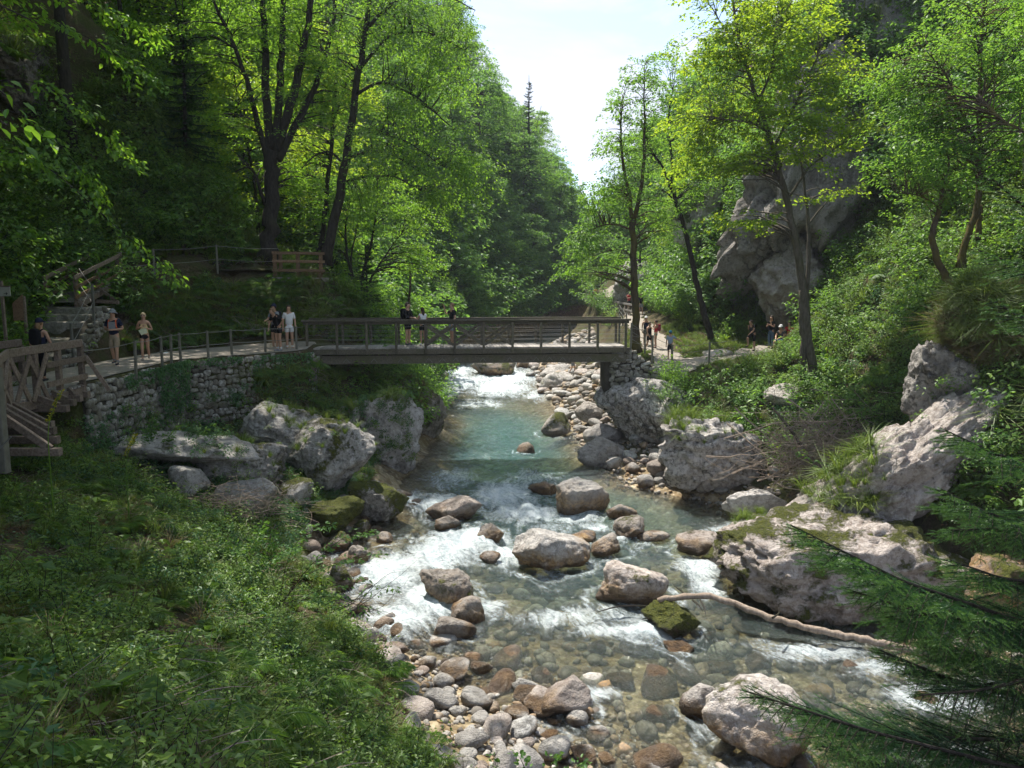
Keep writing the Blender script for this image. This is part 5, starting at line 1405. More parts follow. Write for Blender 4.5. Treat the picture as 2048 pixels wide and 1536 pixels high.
# grey steel mast in front of the boardwalk bend
p = at(6, 905, 14.6)
t = thing('steel_post', 'broad grey steel post in front of the boardwalk at the left edge', 'post', p)
m_ = MB(); m_.bar(p - Vector((0, 0, .4)), Vector((p.x, p.y, -1.62)), .17, .17, up=(0, 1, 0), bev=.015); child(m_, 'shaft', M['post'], t)
m_ = MB(); m_.bar(p + Vector((-.1, -.09, 0)), p + Vector((.25, -.1, .33)), .02, .02); child(m_, 'cable_stub', M['cable'], t)
for z in (-2.0, -2.35, -3.05):
    m_ = MB(); m_.tube([(p.x - .02, p.y - .09, z), (p.x + .01, p.y - .14, z + .05)], .018, 6); child(m_, 'bolt', M['cable'], t)
# trail sign and the leaning board beside the steps
p = at(8, 640, 22.5)
t = thing('trail_sign', 'small pale trail sign with a black arrow at the left edge', 'sign', (p.x, p.y, ground(p.x, p.y, 1)))
sb = at(2, 583, 22.5)
m_ = MB(); m_.bar(Vector((sb.x, sb.y + .04, t.location.z - .2)), Vector((sb.x, sb.y + .04, sb.z + .3)), .07, .07, up=(0, 1, 0)); child(m_, 'post', M['wood'], t)
m_ = MB(); m_.bar(sb - Vector((.35, 0, 0)), sb + Vector((.27, 0, 0)), .03, .27, bev=.004); o = child(m_, 'board', simple_mat('sign_board', (.34, .34, .29), .7, .1, 5), t)
m_ = MB()
c = sb + Vector((.15, -.022, -.06))
m_.bar(c - Vector((.06, 0, 0)), c + Vector((.04, 0, 0)), .006, .014); m_.bar(c + Vector((.005, -.002, .035)), c + Vector((.045, -.002, 0)), .006, .014); m_.bar(c + Vector((.005, -.004, -.035)), c + Vector((.045, -.004, 0)), .006, .014)
child(m_, 'arrow', BLACK, t)
m_ = MB(); m_.bar(sb + Vector((-.37, -.02, .15)), sb + Vector((.29, -.02, .15)), .08, .03); child(m_, 'cap_board', M['wood'], t)
c = at(34, 612, 23.6)
t = thing('trail_board', 'blank tilted brown board standing beside the stone steps', 'board', c - Vector((0, 0, .5)))
m_ = MB(); m_.add([tuple(c + Vector(v_)) for v_ in ((-.14, 0, -.45), (.11, .12, -.45), (.11, .12, .35), (-.14, 0, .08), (-.14, .04, -.45), (.11, .16, -.45), (.11, .16, .35), (-.14, .04, .08))], [(0, 1, 2, 3), (7, 6, 5, 4), (0, 4, 5, 1), (1, 5, 6, 2), (2, 6, 7, 3), (3, 7, 4, 0)]); child(m_, 'panel', M['wood_warm'], t)
m_ = MB(); m_.bar(c + Vector((.12, .17, -.9)), c + Vector((.12, .17, .3)), .07, .07, up=(0, 1, 0)); child(m_, 'post', M['wood'], t)
# ---------------------------------------------------------------- gallery and steps on the far right path
t = thing('gallery_walkway', 'far timber gallery with log railing on the right bank', 'walkway', (9.6, 68, -2.6))
g0, g1 = at(1212, 622, 77), at(1266, 636, 63)
gd = (g1 - g0); 
for k in range(9):
    p = g0.lerp(g1, k / 8)
    m_ = MB(); m_.bar(p + Vector((0, 0, -.3)), p + Vector((0, 0, 1.0)), .13, .13, up=(0, 1, 0)); child(m_, 'post', M['wood'], t)
    m_ = MB(); m_.bar(p + Vector((0, 0, .0)), p + Vector((-.7, -.3, -.6)), .12, .16); child(m_, 'strut', M['wood'], t)
    m_ = MB(); m_.bar(p + Vector((.9, 0, -.6)), p + Vector((-.8, -.3, -.65)), .14, .16); child(m_, 'outrigger', M['wood'], t)
    if k < 8:
        q_ = g0.lerp(g1, (k + 1) / 8)
        m_ = MB(); m_.bar(p + Vector((0, 0, .05)), q_ + Vector((0, 0, .95)), .06, .12); child(m_, 'brace', M['plank'], t)
for z, h_ in ((1.05, .16), (.55, .12)):
    m_ = MB(); m_.bar(g0 + Vector((0, 0, z)), g1 + Vector((0, 0, z)), .12, h_); child(m_, 'rail', M['plank'], t)
m_ = MB(); m_.bar(g0 + Vector((.75, 0, -.08)), g1 + Vector((.75, 0, -.08)), 1.5, .1); child(m_, 'deck', M['plank'], t)
t = thing('timber_stair', 'far flight of timber steps climbing the right bank', 'stair', at(1182, 600, 80))
for k in range(9):
    c = at(1170 + k * 2.2, 602 - k * 4.4, 80 + k * .35)
    m_ = MB(); m_.bar(c + Vector((-.1, 0, 0)), c + Vector((1.0, 0, 0)), .34, .07); child(m_, 'step', M['plank'], t)
for px, py in ((1172, 598), (1180, 570), (1193, 600)):
    c = at(px, py, 80.4); m_ = MB(); m_.bar(c + Vector((0, 0, -.5)), c + Vector((0, 0, 1.0)), .08, .08, up=(0, 1, 0)); child(m_, 'post', M['wood'], t)
# on the rocks below the bridge
def rock_top(x, y):
    best = -20
    for o, V, T in ROCKS:
        c = o.location
        if abs(c.x - x) < 6 and abs(c.y - y) < 6:
            d = (V[:, 0] - x) ** 2 + (V[:, 1] - y) ** 2
            i = d < .12
            if i.any(): best = max(best, V[i, 2].max())
    return best
w0 = ROCKS[[i for i, r_ in enumerate(ROCKS) if 'hiker stands' in r_[0]['label'] and r_[0]['label'].startswith('large white')][0]][0]
hx, hy = w0.location.x + .75, w0.location.y + .1
person('person in striped shirt with backpack standing on the white boulder', hx, hy, rock_top(hx, hy) - .03, 1.5, R(75), 'walk', BLUEGREY, .6, GREY, .8, FAIR, hat='cap', hatmat=WHITE, pack=BLACK)
v_ = at(1196, 757, 56); person('person in blue shirt sitting on the white stones beside the abutment', v_.x, v_.y, v_.z - .1, 1.45, R(-60), 'sit', BLUEGREY, .6, BLACK, 1.0, FAIR)
v_ = at(1200, 848, 45); person('bather in white top and pale shorts standing among the white boulders', v_.x, v_.y, v_.z - .25, 1.5, R(-20), 'stand', WHITE, .0, BLUEGREY, .5, FAIR, female=True)
# ================================================================== TREES
def unit(a): return a / (np.linalg.norm(a, axis=-1, keepdims=True) + 1e-9)
def sprays(mb, C, Dr, size, nl, L, W, droop=.12, thick=.07, rng=RNG, wfac=.45, up=(0, 0, 1)):
    """flat fans of leaves: C root of each fan, Dr its direction, size its length"""
    S = len(C)
    if S == 0: return
    Dr = unit(Dr); up = np.broadcast_to(np.asarray(up, float), (S, 3))
    Sd = unit(np.cross(Dr, up) + 1e-6); Up = np.cross(Sd, Dr)
    t = rng.random((S, nl)) ** .75; s = rng.uniform(-1, 1, (S, nl))
    size = np.broadcast_to(np.asarray(size, float), (S,))[:, None]
    w = size * wfac * np.sin(np.pi * (.12 + .86 * t))
    pos = C[:, None] + Dr[:, None] * (t * size)[..., None] + Sd[:, None] * (s * w)[..., None]
    pos = pos + Up[:, None] * (rng.normal(0, 1, (S, nl)) * thick * size)[..., None]
    pos[..., 2] -= droop * (t ** 2 + .4 * s ** 2) * size
    d = Dr[:, None] * .55 + Sd[:, None] * (np.sign(s) * (.35 + .5 * np.abs(s)))[..., None] + rng.normal(0, .28, (S, nl, 3))
    d[..., 2] -= .25
    n = Up[:, None] + rng.normal(0, .38, (S, nl, 3))
    k = rng.uniform(.65, 1.2, S * nl)
    mb.leaves(pos.reshape(-1, 3), d.reshape(-1, 3), n.reshape(-1, 3), L * k, W * k)
def curve(a, b, sag, n=5, bulge=None):
    t = np.linspace(0, 1, n)[:, None]
    p = a * (1 - t) + b * t
    p[:, 2] += sag * 4 * (t * (1 - t))[:, 0]
    return p
def smooth_line(pts, n):
    pts = np.asarray(pts, float)
    d = np.r_[0, np.cumsum(np.linalg.norm(np.diff(pts, axis=0), axis=1))]
    t = np.linspace(0, d[-1], n)
    q = np.stack([np.interp(t, d, pts[:, k]) for k in range(3)], 1)
    for _ in range(2): q[1:-1] = (q[:-2] + 2 * q[1:-1] + q[2:]) / 4
    return q
def tree(name, label, base, limbs, blobs, leaf, bark, leafL=.13, leafW=.075, nl=46, spray=1.1, droop=.12, seed=1, group=None, cat='tree', twig_r=.022, hang=0.0, anchor_min=.3):
    """limbs: list of (points, r0, r1), the first is the trunk; blobs: (centre, (rx, ry, rz), sprays)"""
    rng = np.random.default_rng(seed)
    t = thing(name, label, cat, base, 0, group)
    inv = Matrix.Translation(-Vector(base))
    wood = MB(); skel = []
    for k, (pts, r0, r1) in enumerate(limbs):
        q = smooth_line(pts, max(6, int(len(pts) * 4)))
        q[1:] += rng.normal(0, 1, (len(q) - 1, 3)) * r0 * .16
        rad = np.linspace(r0, r1, len(q))
        if k == 0: rad[0] *= 1.5; rad[1] *= 1.12
        mb = MB(); mb.tube(q, rad, 9 if r0 > .1 else 6)
        o = mb.build('trunk' if k == 0 else 'limb', bark, None, True); o.parent = t; o.matrix_parent_inverse = inv
        f0 = int(len(q) * (anchor_min if k == 0 else .1))
        skel.append(np.c_[q[f0:], rad[f0:]])
    sk = np.concatenate(skel)
    lf = MB(); br = MB()
    roots, dirs, sizes = [], [], []
    for c, r, n in blobs:
        u = unit(rng.normal(size=(n, 3))) * (rng.random((n, 1)) ** .45)
        cen = np.asarray(c, float) + u * np.asarray(r, float)
        for p in cen:
            dd = np.linalg.norm(sk[:, :3] - p, axis=1) + np.maximum(0, sk[:, 2] - p[2] + .3) * .7
            i = int(np.argmin(dd + rng.uniform(0, .6, len(sk))))
            a = sk[i, :3]
            ln = np.linalg.norm(p - a)
            out_ = unit((p - a) * np.array([1, 1, .35]) + 1e-6)
            q = curve(a, p, .10 * ln, 5)
            q[1:-1] += rng.normal(0, .05 * ln, (3, 3)) * .5
            br.tube(q, np.linspace(min(sk[i, 3] * .6, .014 + .011 * ln), .006, 5), 4, False)
            out_[2] -= hang
            roots.append(p - unit(out_) * spray * .35); dirs.append(out_); sizes.append(spray * rng.uniform(.7, 1.35))
            if rng.random() < .6 and ln > 1:
                j = .45 + .3 * rng.random(); pm_ = a * (1 - j) + p * j; pm_[2] += .3 * ln * j * (1 - j)
                side = np.cross(out_, [0, 0, 1]) * rng.choice([-1, 1]) + out_ * .6
                roots.append(pm_); dirs.append(side); sizes.append(spray * rng.uniform(.5, .95))
    sprays(lf, np.array(roots), np.array(dirs), np.array(sizes), nl, leafL, leafW, droop, rng=rng)
    o = lf.build('crown', leaf, None); o.parent = t; o.matrix_parent_inverse = inv
    o = br.build('branches', bark, None, True); o.parent = t; o.matrix_parent_inverse = inv
    return t
def line_px(pts, D): return [tuple(at(px, py, D + (d[0] if d else 0))) for px, py, *d in pts]
def blob_px(px, py, D, rx, ry, rd, n):
    c = at(px, py, D); k = c.length / F
    return (tuple(c), (rx * k, rd, ry * k), n)
# ---- big multi-stemmed beech on the left
D = 37
tree('beech_tree', 'big many-stemmed beech rising beside the upper path', tuple(at(538, 505, D)), [
    (line_px([(536, 515), (540, 440), (545, 360), (547, 300)], D), .37, .32),
    (line_px([(540, 320), (536, 220), (530, 110), (524, -40), (515, -200)], D), .22, .08),
    (line_px([(548, 310), (556, 220), (562, 120), (566, 0), (572, -180)], D), .20, .07),
    (line_px([(552, 300), (578, 220), (600, 130), (622, 20, -.5), (640, -150, -1)], D), .24, .08),
    (line_px([(556, 320), (590, 255, .5), (625, 190, 1), (660, 80, 1.5), (680, -60, 2)], D), .19, .06),
    (line_px([(536, 330), (505, 200, -.5), (470, 90, -1), (430, 10, -1.5), (380, -80, -2)], D), .15, .04),
    (line_px([(530, 410), (512, 350, -.3), (495, 330, -.8), (470, 345, -1)], D), .10, .03),
  ], [blob_px(520, 20, D, 120, 90, 3.0, 60), blob_px(600, 60, D + 1, 110, 110, 3.0, 60), blob_px(450, 60, D - 1, 90, 80, 2.5, 34), blob_px(560, 210, D, 90, 60, 2.6, 26), blob_px(640, 190, D + 2, 70, 90, 2.4, 36),
      blob_px(480, 250, D, 60, 60, 2.0, 16), blob_px(590, 345, D + 2.5, 60, 45, 1.6, 30), blob_px(480, -120, D, 160, 110, 4, 50), blob_px(620, -120, D, 160, 110, 4, 50)],
  M['leaf'], M['bark'], .15, .085, 50, 1.25, .15, 3)
# ---- leaning beech with drooping branches over the bridge
D = 36.5
tree('beech_tree', 'tall leaning beech with drooping branches beside the lookout railing', tuple(at(655, 520, D)), [
    (line_px([(650, 530), (668, 440), (690, 330), (706, 220), (722, 110), (738, 0), (748, -140)], D), .25, .08),
    (line_px([(694, 318), (740, 300, -.5), (790, 310, -1), (850, 350, -1.4)], D), .075, .02),
    (line_px([(700, 270), (750, 262, -.5), (820, 285, -1), (880, 330, -1.6)], D), .075, .02),
    (line_px([(712, 190), (760, 160, -.5), (830, 190, -1), (910, 260, -1.6)], D), .08, .02),
    (line_px([(718, 140), (775, 70, -.5), (850, 60, -1), (930, 100, -1.8)], D), .08, .02),
    (line_px([(730, 60), (790, 0, -.5), (870, -20, -1), (950, 20, -1.8)], D), .08, .02),
    (line_px([(690, 330), (660, 300, .5), (630, 310, 1), (600, 340, 1.4)], D), .06, .02),
    (line_px([(684, 365), (730, 352, -.4), (790, 352, -.8), (840, 380, -1.2)], D), .06, .02)],
  [blob_px(770, 240, D - 1, 90, 70, 1.8, 44), blob_px(860, 300, D - 1.6, 90, 75, 1.8, 60), blob_px(840, 150, D - 1.2, 95, 80, 1.8, 58), blob_px(910, 60, D - 1.8, 60, 60, 1.2, 34), blob_px(790, 40, D - 1, 90, 80, 2, 48),
   blob_px(880, 390, D - 1.6, 70, 50, 1.2, 26), blob_px(700, 90, D, 70, 90, 2, 34), blob_px(760, 340, D - .6, 60, 45, 1.4, 26), blob_px(935, 330, D - 2, 40, 60, 1, 20), blob_px(800, -90, D, 140, 70, 2.5, 40), blob_px(720, 400, D + .5, 45, 40, 1.4, 14)],
  M['leaf'], M['bark'], .135, .075, 54, 1.35, .35, 4, hang=.45)
# ---- thin stems behind
D = 41
tree('beech_tree', 'thin straight tree between the two big beeches', tuple(at(645, 500, D)), [
    (line_px([(643, 500), (652, 400), (664, 280), (672, 160), (684, 20), (690, -60)], D), .14, .05), (line_px([(668, 240), (690, 180), (700, 120)], D), .06, .02)],
  [blob_px(640, 120, D, 70, 90, 2, 40), blob_px(700, 200, D, 60, 70, 2, 30), blob_px(610, 300, D + 1, 50, 50, 1.6, 22)], M['leaf_lime'], M['bark'], .15, .09, 46, 1.2, .12, 5)
# ---- small forked trees behind the left bridge end
D = 40
tree('forked_tree', 'small dark tree with three leaning stems behind the left bridge end', tuple(at(716, 606, D)), [
    (line_px([(716, 615), (706, 560), (694, 510), (690, 460), (700, 400)], D), .10, .03), (line_px([(716, 600), (728, 540), (745, 480), (752, 420), (758, 350)], D), .10, .03),
    (line_px([(722, 600), (748, 545), (775, 505), (805, 465)], D), .08, .02), (line_px([(708, 570), (700, 520), (715, 450), (722, 400)], D), .06, .02)],
  [blob_px(700, 420, D, 60, 60, 1.8, 40), blob_px(760, 400, D, 60, 60, 1.8, 40), blob_px(810, 450, D, 60, 45, 1.6, 30), blob_px(830, 520, D + 1, 55, 35, 1.5, 22), blob_px(690, 500, D + 1, 50, 40, 1.4, 18)], M['leaf'], M['bark'], .13, .08, 44, 1.1, .15, 6)
tree('mossy_snag', 'thin mossy broken trunk behind the bridge railing', tuple(at(820, 640, 42)), [(line_px([(820, 650), (818, 600), (822, 560), (819, 530)], 42), .09, .06)],
  [blob_px(800, 572, 41.5, 14, 4, .3, 2)], M['leaf_lime'], M['bark_moss'], .13, .08, 30, .5, .1, 7)
# ---- right side trees
D = 38.5
tree('ash_tree', 'straight slender tree standing at the right bridge end', tuple(at(1272, 700, D)), [
    (line_px([(1274, 705), (1270, 600), (1266, 500), (1266, 440)], D), .21, .15),
    (line_px([(1266, 450), (1258, 390), (1246, 330), (1240, 260), (1246, 190)], D), .11, .03), (line_px([(1267, 450), (1282, 380), (1290, 300), (1288, 200), (1290, 130)], D), .12, .02),
    (line_px([(1262, 460), (1240, 450), (1210, 448), (1170, 465)], D), .06, .02), (line_px([(1268, 520), (1250, 500), (1225, 500)], D), .04, .015)],
  [blob_px(1180, 480, D - .5, 55, 36, 1.4, 30), blob_px(1200, 400, D, 60, 50, 1.6, 36), blob_px(1270, 380, D, 50, 60, 1.6, 30), blob_px(1235, 290, D, 40, 60, 1.5, 26), blob_px(1290, 260, D, 40, 70, 1.4, 28), blob_px(1288, 150, D, 30, 60, .9, 30), blob_px(1245, 200, D, 26, 40, .9, 20), blob_px(1150, 540, D, 40, 25, 1, 12), blob_px(1240, 520, D + .6, 45, 30, 1, 12), blob_px(1330, 440, D + .5, 35, 50, 1.2, 16)],
  M['leaf_mid'], M['bark_moss'], .15, .085, 42, 1.05, .18, 8)
D = 42
tree('ash_tree', 'leaning dark-stemmed tree right of the bridge end tree', tuple(at(1424, 690, D)), [
    (line_px([(1428, 695), (1412, 640), (1396, 580), (1380, 500), (1362, 430), (1340, 370)], D), .19, .10),
    (line_px([(1340, 372), (1325, 330), (1300, 300), (1280, 240)], D), .08, .02), (line_px([(1342, 375), (1345, 320), (1335, 250), (1345, 180)], D), .08, .02), (line_px([(1355, 410), (1335, 385), (1310, 375)], D), .05, .02)],
  [blob_px(1300, 300, D, 45, 60, 1.5, 26), blob_px(1350, 250, D, 55, 70, 1.6, 36), blob_px(1380, 370, D, 50, 50, 1.5, 24), blob_px(1330, 420, D, 35, 35, 1.2, 14), blob_px(1340, 150, D, 50, 50, 1.5, 22)],
  M['leaf_mid'], M['bark'], .14, .08, 42, 1.1, .15, 9)
D = 30
tree('maple_tree', 'twin-trunked maple with bright yellow-green leaves on the right slope', tuple(at(1624, 765, D)), [
    (line_px([(1630, 775), (1620, 700), (1610, 620), (1604, 560), (1590, 480), (1574, 400), (1556, 330), (1536, 260)], D), .19, .10),
    (line_px([(1536, 262), (1516, 210), (1492, 130), (1474, 60), (1462, -30), (1455, -90)], D), .085, .03),
    (line_px([(1606, 760), (1608, 700), (1604, 640), (1602, 580)], D), .12, .11),
    (line_px([(1612, 600), (1618, 520), (1616, 430), (1606, 350), (1600, 310)], D + .2), .09, .035),
    (line_px([(1546, 300), (1580, 230, -.5), (1610, 170, -1), (1640, 100, -1.3)], D), .06, .02), (line_px([(1540, 270), (1520, 250, -.6), (1470, 240, -1.2), (1420, 235, -1.6)], D), .05, .015),
    (line_px([(1515, 205), (1545, 140, -.4), (1550, 60, -.8)], D), .05, .02), (line_px([(1484, 110), (1450, 60), (1420, 10)], D), .045, .015), (line_px([(1575, 400), (1620, 330, -.6), (1680, 290, -1.2), (1730, 270, -1.6)], D), .05, .015)],
  [blob_px(1470, 120, D - .5, 100, 70, 1.8, 60), blob_px(1420, 230, D - .8, 90, 50, 1.6, 50), blob_px(1560, 90, D - .6, 100, 80, 1.8, 64), blob_px(1560, 230, D - .8, 100, 55, 1.8, 60), blob_px(1660, 150, D - .8, 70, 60, 1.5, 34), blob_px(1690, 265, D - 1, 80, 30, 1.4, 30),
   blob_px(1480, 330, D - .6, 60, 35, 1.2, 26), blob_px(1610, 310, D - .8, 70, 30, 1.3, 22), blob_px(1490, 440, D - .5, 45, 22, .9, 12), blob_px(1480, 10, D, 110, 50, 2, 40), blob_px(1600, 0, D, 90, 50, 2, 34), blob_px(1650, 390, D, 60, 20, 1, 8), blob_px(1390, 330, D, 50, 40, 1.4, 20)],
  M['leaf_lime'], M['bark_grey'], .145, .10, 38, 1.0, .14, 10)
D = 23
tree('mossy_tree', 'crooked mossy tree curving out of the grassy knob', tuple(at(1905, 575, D)), [
    (line_px([(1912, 585), (1890, 550), (1872, 510), (1862, 470), (1874, 430), (1884, 395)], D), .12, .07),
    (line_px([(1884, 400), (1886, 370), (1900, 330), (1890, 290)], D), .05, .015), (line_px([(1880, 415), (1840, 390, -.4), (1790, 385, -.9)], D), .03, .01)],
  [blob_px(1840, 370, D - .4, 70, 25, .9, 26), blob_px(1900, 330, D, 60, 40, 1, 26), blob_px(1800, 330, D - .5, 60, 25, .9, 22), blob_px(1880, 400, D - .2, 50, 15, .8, 10)],
  M['leaf_mid'], M['bark_moss'], .10, .06, 40, .8, .14, 11)
D = 24
tree('mossy_tree', 'mossy double-stemmed tree with layered leaves at the right edge', tuple(at(1930, 530, D)), [
    (line_px([(1922, 535), (1926, 490), (1945, 450), (1958, 400), (1960, 320), (1958, 220), (1962, 100), (1968, -20)], D), .11, .04),
    (line_px([(1955, 480), (1958, 440), (1962, 410)], D + .1), .10, .06),
    (line_px([(1960, 300), (1920, 220, -.4), (1890, 140, -.8), (1840, 90, -1.2)], D), .05, .015), (line_px([(1958, 200), (2000, 130), (2040, 100)], D), .05, .02), (line_px([(1955, 190), (2000, 240, -.5), (2060, 270, -.8)], D - 1), .06, .03)],
  [blob_px(1860, 120, D - .6, 90, 60, 1.3, 52), blob_px(1950, 120, D, 80, 80, 1.4, 52), blob_px(1830, 230, D - .8, 80, 45, 1.2, 44), blob_px(1930, 250, D - .4, 70, 45, 1.2, 34), blob_px(2020, 160, D - .5, 60, 90, 1.3, 44), blob_px(1980, 20, D, 100, 50, 1.6, 40), blob_px(1780, 160, D - .6, 50, 30, 1, 18), blob_px(1880, 300, D - .8, 70, 25, 1, 22), blob_px(2020, 300, D - .6, 40, 40, 1, 14)],
  M['leaf_mid'], M['bark_moss'], .105, .06, 40, .85, .14, 12)
# ---- forest: a few grown trees, then copies
def forest_proto(name, h, r, leaf, bark, seed, n=150, L=.30, W=.19, trunk=.16, low=.25, nl=34, spray=1.5):
    rng = np.random.default_rng(seed)
    tr = MB(); lf = MB()
    q = smooth_line([(0, 0, -.6), (rng.normal(0, .15), rng.normal(0, .15), h * .35), (rng.normal(0, .4), rng.normal(0, .4), h * .7), (rng.normal(0, .5), rng.normal(0, .5), h * .97)], 14)
    tr.tube(q, np.linspace(trunk, .03, 14), 7)
    roots, dirs = [], []
    for k in range(n):
        f = low + (1 - low) * rng.random() ** .85
        a = q[min(13, int(f * 13))]
        th = rng.uniform(0, 2 * math.pi)
        prof = r * (math.sin(math.pi * min(1, (f - low) / (1 - low) * .82 + .16)) ** .7)
        ln = prof * rng.uniform(.55, 1.1) * (1 + .25 * math.sin(th * 2 + seed) + .2 * math.sin(th * 3 + f * 9))
        d = np.array([math.cos(th), math.sin(th), rng.uniform(-.15, .5)])
        p = a + d * ln
        if k % 3 == 0: tr.tube(curve(a, p, .08 * ln, 4), np.linspace(.05, .012, 4), 4, False)
        roots.append(p - d * spray * .5); dirs.append(d * np.array([1, 1, .4]))
    sprays(lf, np.array(roots), np.array(dirs), rng.uniform(.7, 1.3, n) * spray, nl, L, W, .18, .10, rng)
    return (tr.mesh('trunk', bark, True), lf.mesh('crown', leaf))
def spruce_proto(h, r, seed, mat, n_whorl=26, L=.34, W=.07):
    rng = np.random.default_rng(seed)
    tr = MB(); lf = MB()
    tr.tube([(0, 0, -.5), (0, 0, h * .5), (0, 0, h)], [h * .016, h * .01, .02], 7)
    for k in range(n_whorl):
        f = .10 + .88 * k / n_whorl
        for j in range(7):
            th = rng.uniform(0, 2 * math.pi); ln = r * (1 - f) ** .85 * rng.uniform(.7, 1.1) + .15
            d = np.array([math.cos(th), math.sin(th), -.18 + .5 * f]); d /= np.linalg.norm(d)
            a = np.array([0, 0, h * f + rng.uniform(-.2, .2)])
            tr.tube(curve(a, a + d * ln, -.06 * ln, 4), np.linspace(.03, .008, 4), 3, False)
            m = int(14 + ln * 26)
            t = rng.random(m); side = np.cross(d, [0, 0, 1.0]); s = rng.choice([-1, 1], m)
            pos = a + d * (t * ln)[:, None]; pos[:, 2] -= .24 * ln * t * (1 - t)
            dd = d * .6 + side * (s * .8)[:, None] + rng.normal(0, .15, (m, 3)); dd[:, 2] -= .35
            lf.leaves(pos, dd, np.tile([0, 0, 1.0], (m, 1)) + rng.normal(0, .2, (m, 3)), L * (1.15 - t * .6) * rng.uniform(.7, 1.2, m) * (.5 + ln / r * .6), W * rng.uniform(.8, 1.3, m), .05)
    return (tr.mesh('trunk', M['bark'], True), lf.mesh('crown', mat))
PROTO = dict(
    a=forest_proto('a', 14, 3.6, M['leaf_far'], M['bark'], 31), b=forest_proto('b', 12, 3.2, M['leaf_far'], M['bark'], 32, low=.12), c=forest_proto('c', 16, 3.4, M['leaf'], M['bark'], 33, low=.3),
    d=forest_proto('d', 9, 2.8, M['leaf_mid'], M['bark'], 34, 110, .24, .15, low=.08), e=forest_proto('e', 13, 3.4, M['leaf_lime'], M['bark'], 35, 150, .22, .14, low=.35), f=forest_proto('f', 5, 2.0, M['leaf_dark'], M['bark'], 36, 90, .2, .13, low=.02),
    s=spruce_proto(15, 2.6, 37, M['needle']), g=spruce_proto(6, 1.5, 38, M['leaf_dark'], 18, .26, .06), m=forest_proto('m', 20, 5.0, M['leaf'], M['bark'], 39, 210, .26, .16, .28, .4), h=forest_proto('h', 21, 5.2, M['leaf'], M['bark'], 41, 230, .26, .16, .22, .64))
def plant(kind, name, label, x, y, z=None, s=1.0, rz=None, group=None, tilt=0.0, cat='tree'):
    z = ground(x, y, 200) if z is None else z
    t = thing(name, label, cat, (x, y, z), random.uniform(0, 6.28) if rz is None else rz, group)
    t.rotation_euler = (random.uniform(-.06, .06), random.uniform(-.06, .06) + tilt, t.rotation_euler[2])
    t.scale = (s * random.uniform(.85, 1.15), s * random.uniform(.85, 1.15), s)
    for me in PROTO[kind]:
        o = bpy.data.objects.new(me.name, me); COL.objects.link(o); o.parent = t
    return t
rnd = random.Random(5)
LOOK = dict(a='wide-crowned', b='low-branched bushy', c='tall narrow', d='small light-leaved', e='yellow-green', f='dark shrubby', s='spruce-like')
def forest(n, u0, u1, y0, y1, kinds, label, group, smin=.75, smax=1.25, gap=2.0, dens=None, tilt=0.0, ridge=None):
    pos, _ = scatter(n * 3, u0, u1, y0, y1, dens)
    kept = []
    for p in pos:
        if len(kept) >= n: break
        if all((p[0] - k[0]) ** 2 + (p[1] - k[1]) ** 2 > gap ** 2 for k in kept): kept.append(p)
    for p in kept:
        kd = rnd.choice(kinds); sc = rnd.uniform(smin, smax)
        if ridge is not None:   # trees stay low where the ridge line falls away
            room = np.interp(p[0] / p[1], *ridge) * p[1] - p[2]
            sc = min(sc, room / 13.5)
            if sc < .3: continue
        plant(kd, 'forest_tree', LOOK[kd] + ' ' + label, p[0], p[1], p[2] - .2, sc, None, LOOK[kd] + ' ' + group, tilt)
def _rg(px, py):
    d = ray(px, py); return d.x / d.y, d.z / d.y
RIDGE = tuple(zip(*[_rg(*q_) for q_ in ((700, -400), (930, -40), (985, 140), (1040, 205), (1100, 255), (1128, 330), (1150, 400), (1300, 480))]))
forest(105, 1.0, 7.0, 60, 190, 'aabbbc', 'broadleaf tree in the hazy forest on the far left slope', 'trees of the far left forest', .7, 1.15, 2.2, ridge=RIDGE)
forest(40, 4.0, 8.0, 62, 125, 'abd', 'dark broadleaf tree on the shaded foot of the far left slope', 'trees at the foot of the far left slope', .6, 1.0, 1.8, ridge=RIDGE)
forest(60, 14.6, 18.6, 62, 190, 'aabbd', 'broadleaf tree in the forest on the far right slope', 'trees of the far right forest', .6, 1.0, 2.2)
forest(46, 1.6, 5.6, 41, 62, 'cceed', 'sunlit beech in the forest behind the big left beeches', 'trees of the left forest', .75, 1.15, 2.3)
forest(22, 5.2, 7.4, 43, 66, 'bdf', 'leafy young tree on the bank behind the footbridge', 'young trees behind the footbridge', .5, .85, 1.7)
forest(24, 17.2, 18.9, 46, 64, 'ddbe', 'light green tree on the sunny slope above the right path', 'trees above the right path', .45, .8, 2.0)
forest(8, 18.9, 19.9, 24, 48, 'bdce', 'leafy tree clinging to the right cliff top', 'trees above the right cliff', .6, .95, 2.5)
# the lone spruce on the skyline, and dark young spruces
v_ = at(1058, 150, 108); gz = ground(v_.x, 108, 200); o = plant('s', 'spruce_tree', 'lone dark spruce rising above the skyline forest', v_.x, 108, gz, 1.0)
hs_ = (v_.z - gz) / 15; o.scale = (max(1.0, hs_ * .75),) * 2 + (hs_,); o.rotation_euler = (0, 0, 0)
v_ = at(372, 335, 37.5); plant('g', 'spruce_tree', 'dark young spruce on the shaded left slope', v_.x, 37.5, None, 1.25)
v_ = at(735, 700, 37); plant('g', 'spruce_tree', 'young spruce behind the footbridge railing', v_.x, 37.5, None, .75)
# tall beeches at the left, added with unseen crowns to shade path and near bank
for i, (x, y, s) in enumerate(((-24.5, 18, .9), (-14, 1.0, .8))):
    plant('m', 'beech_tree', 'tall beech out of view on the steep left slope, added to shade the path', x, y, None, s, None, 'added shade beeches out of view on the left slope', .12)

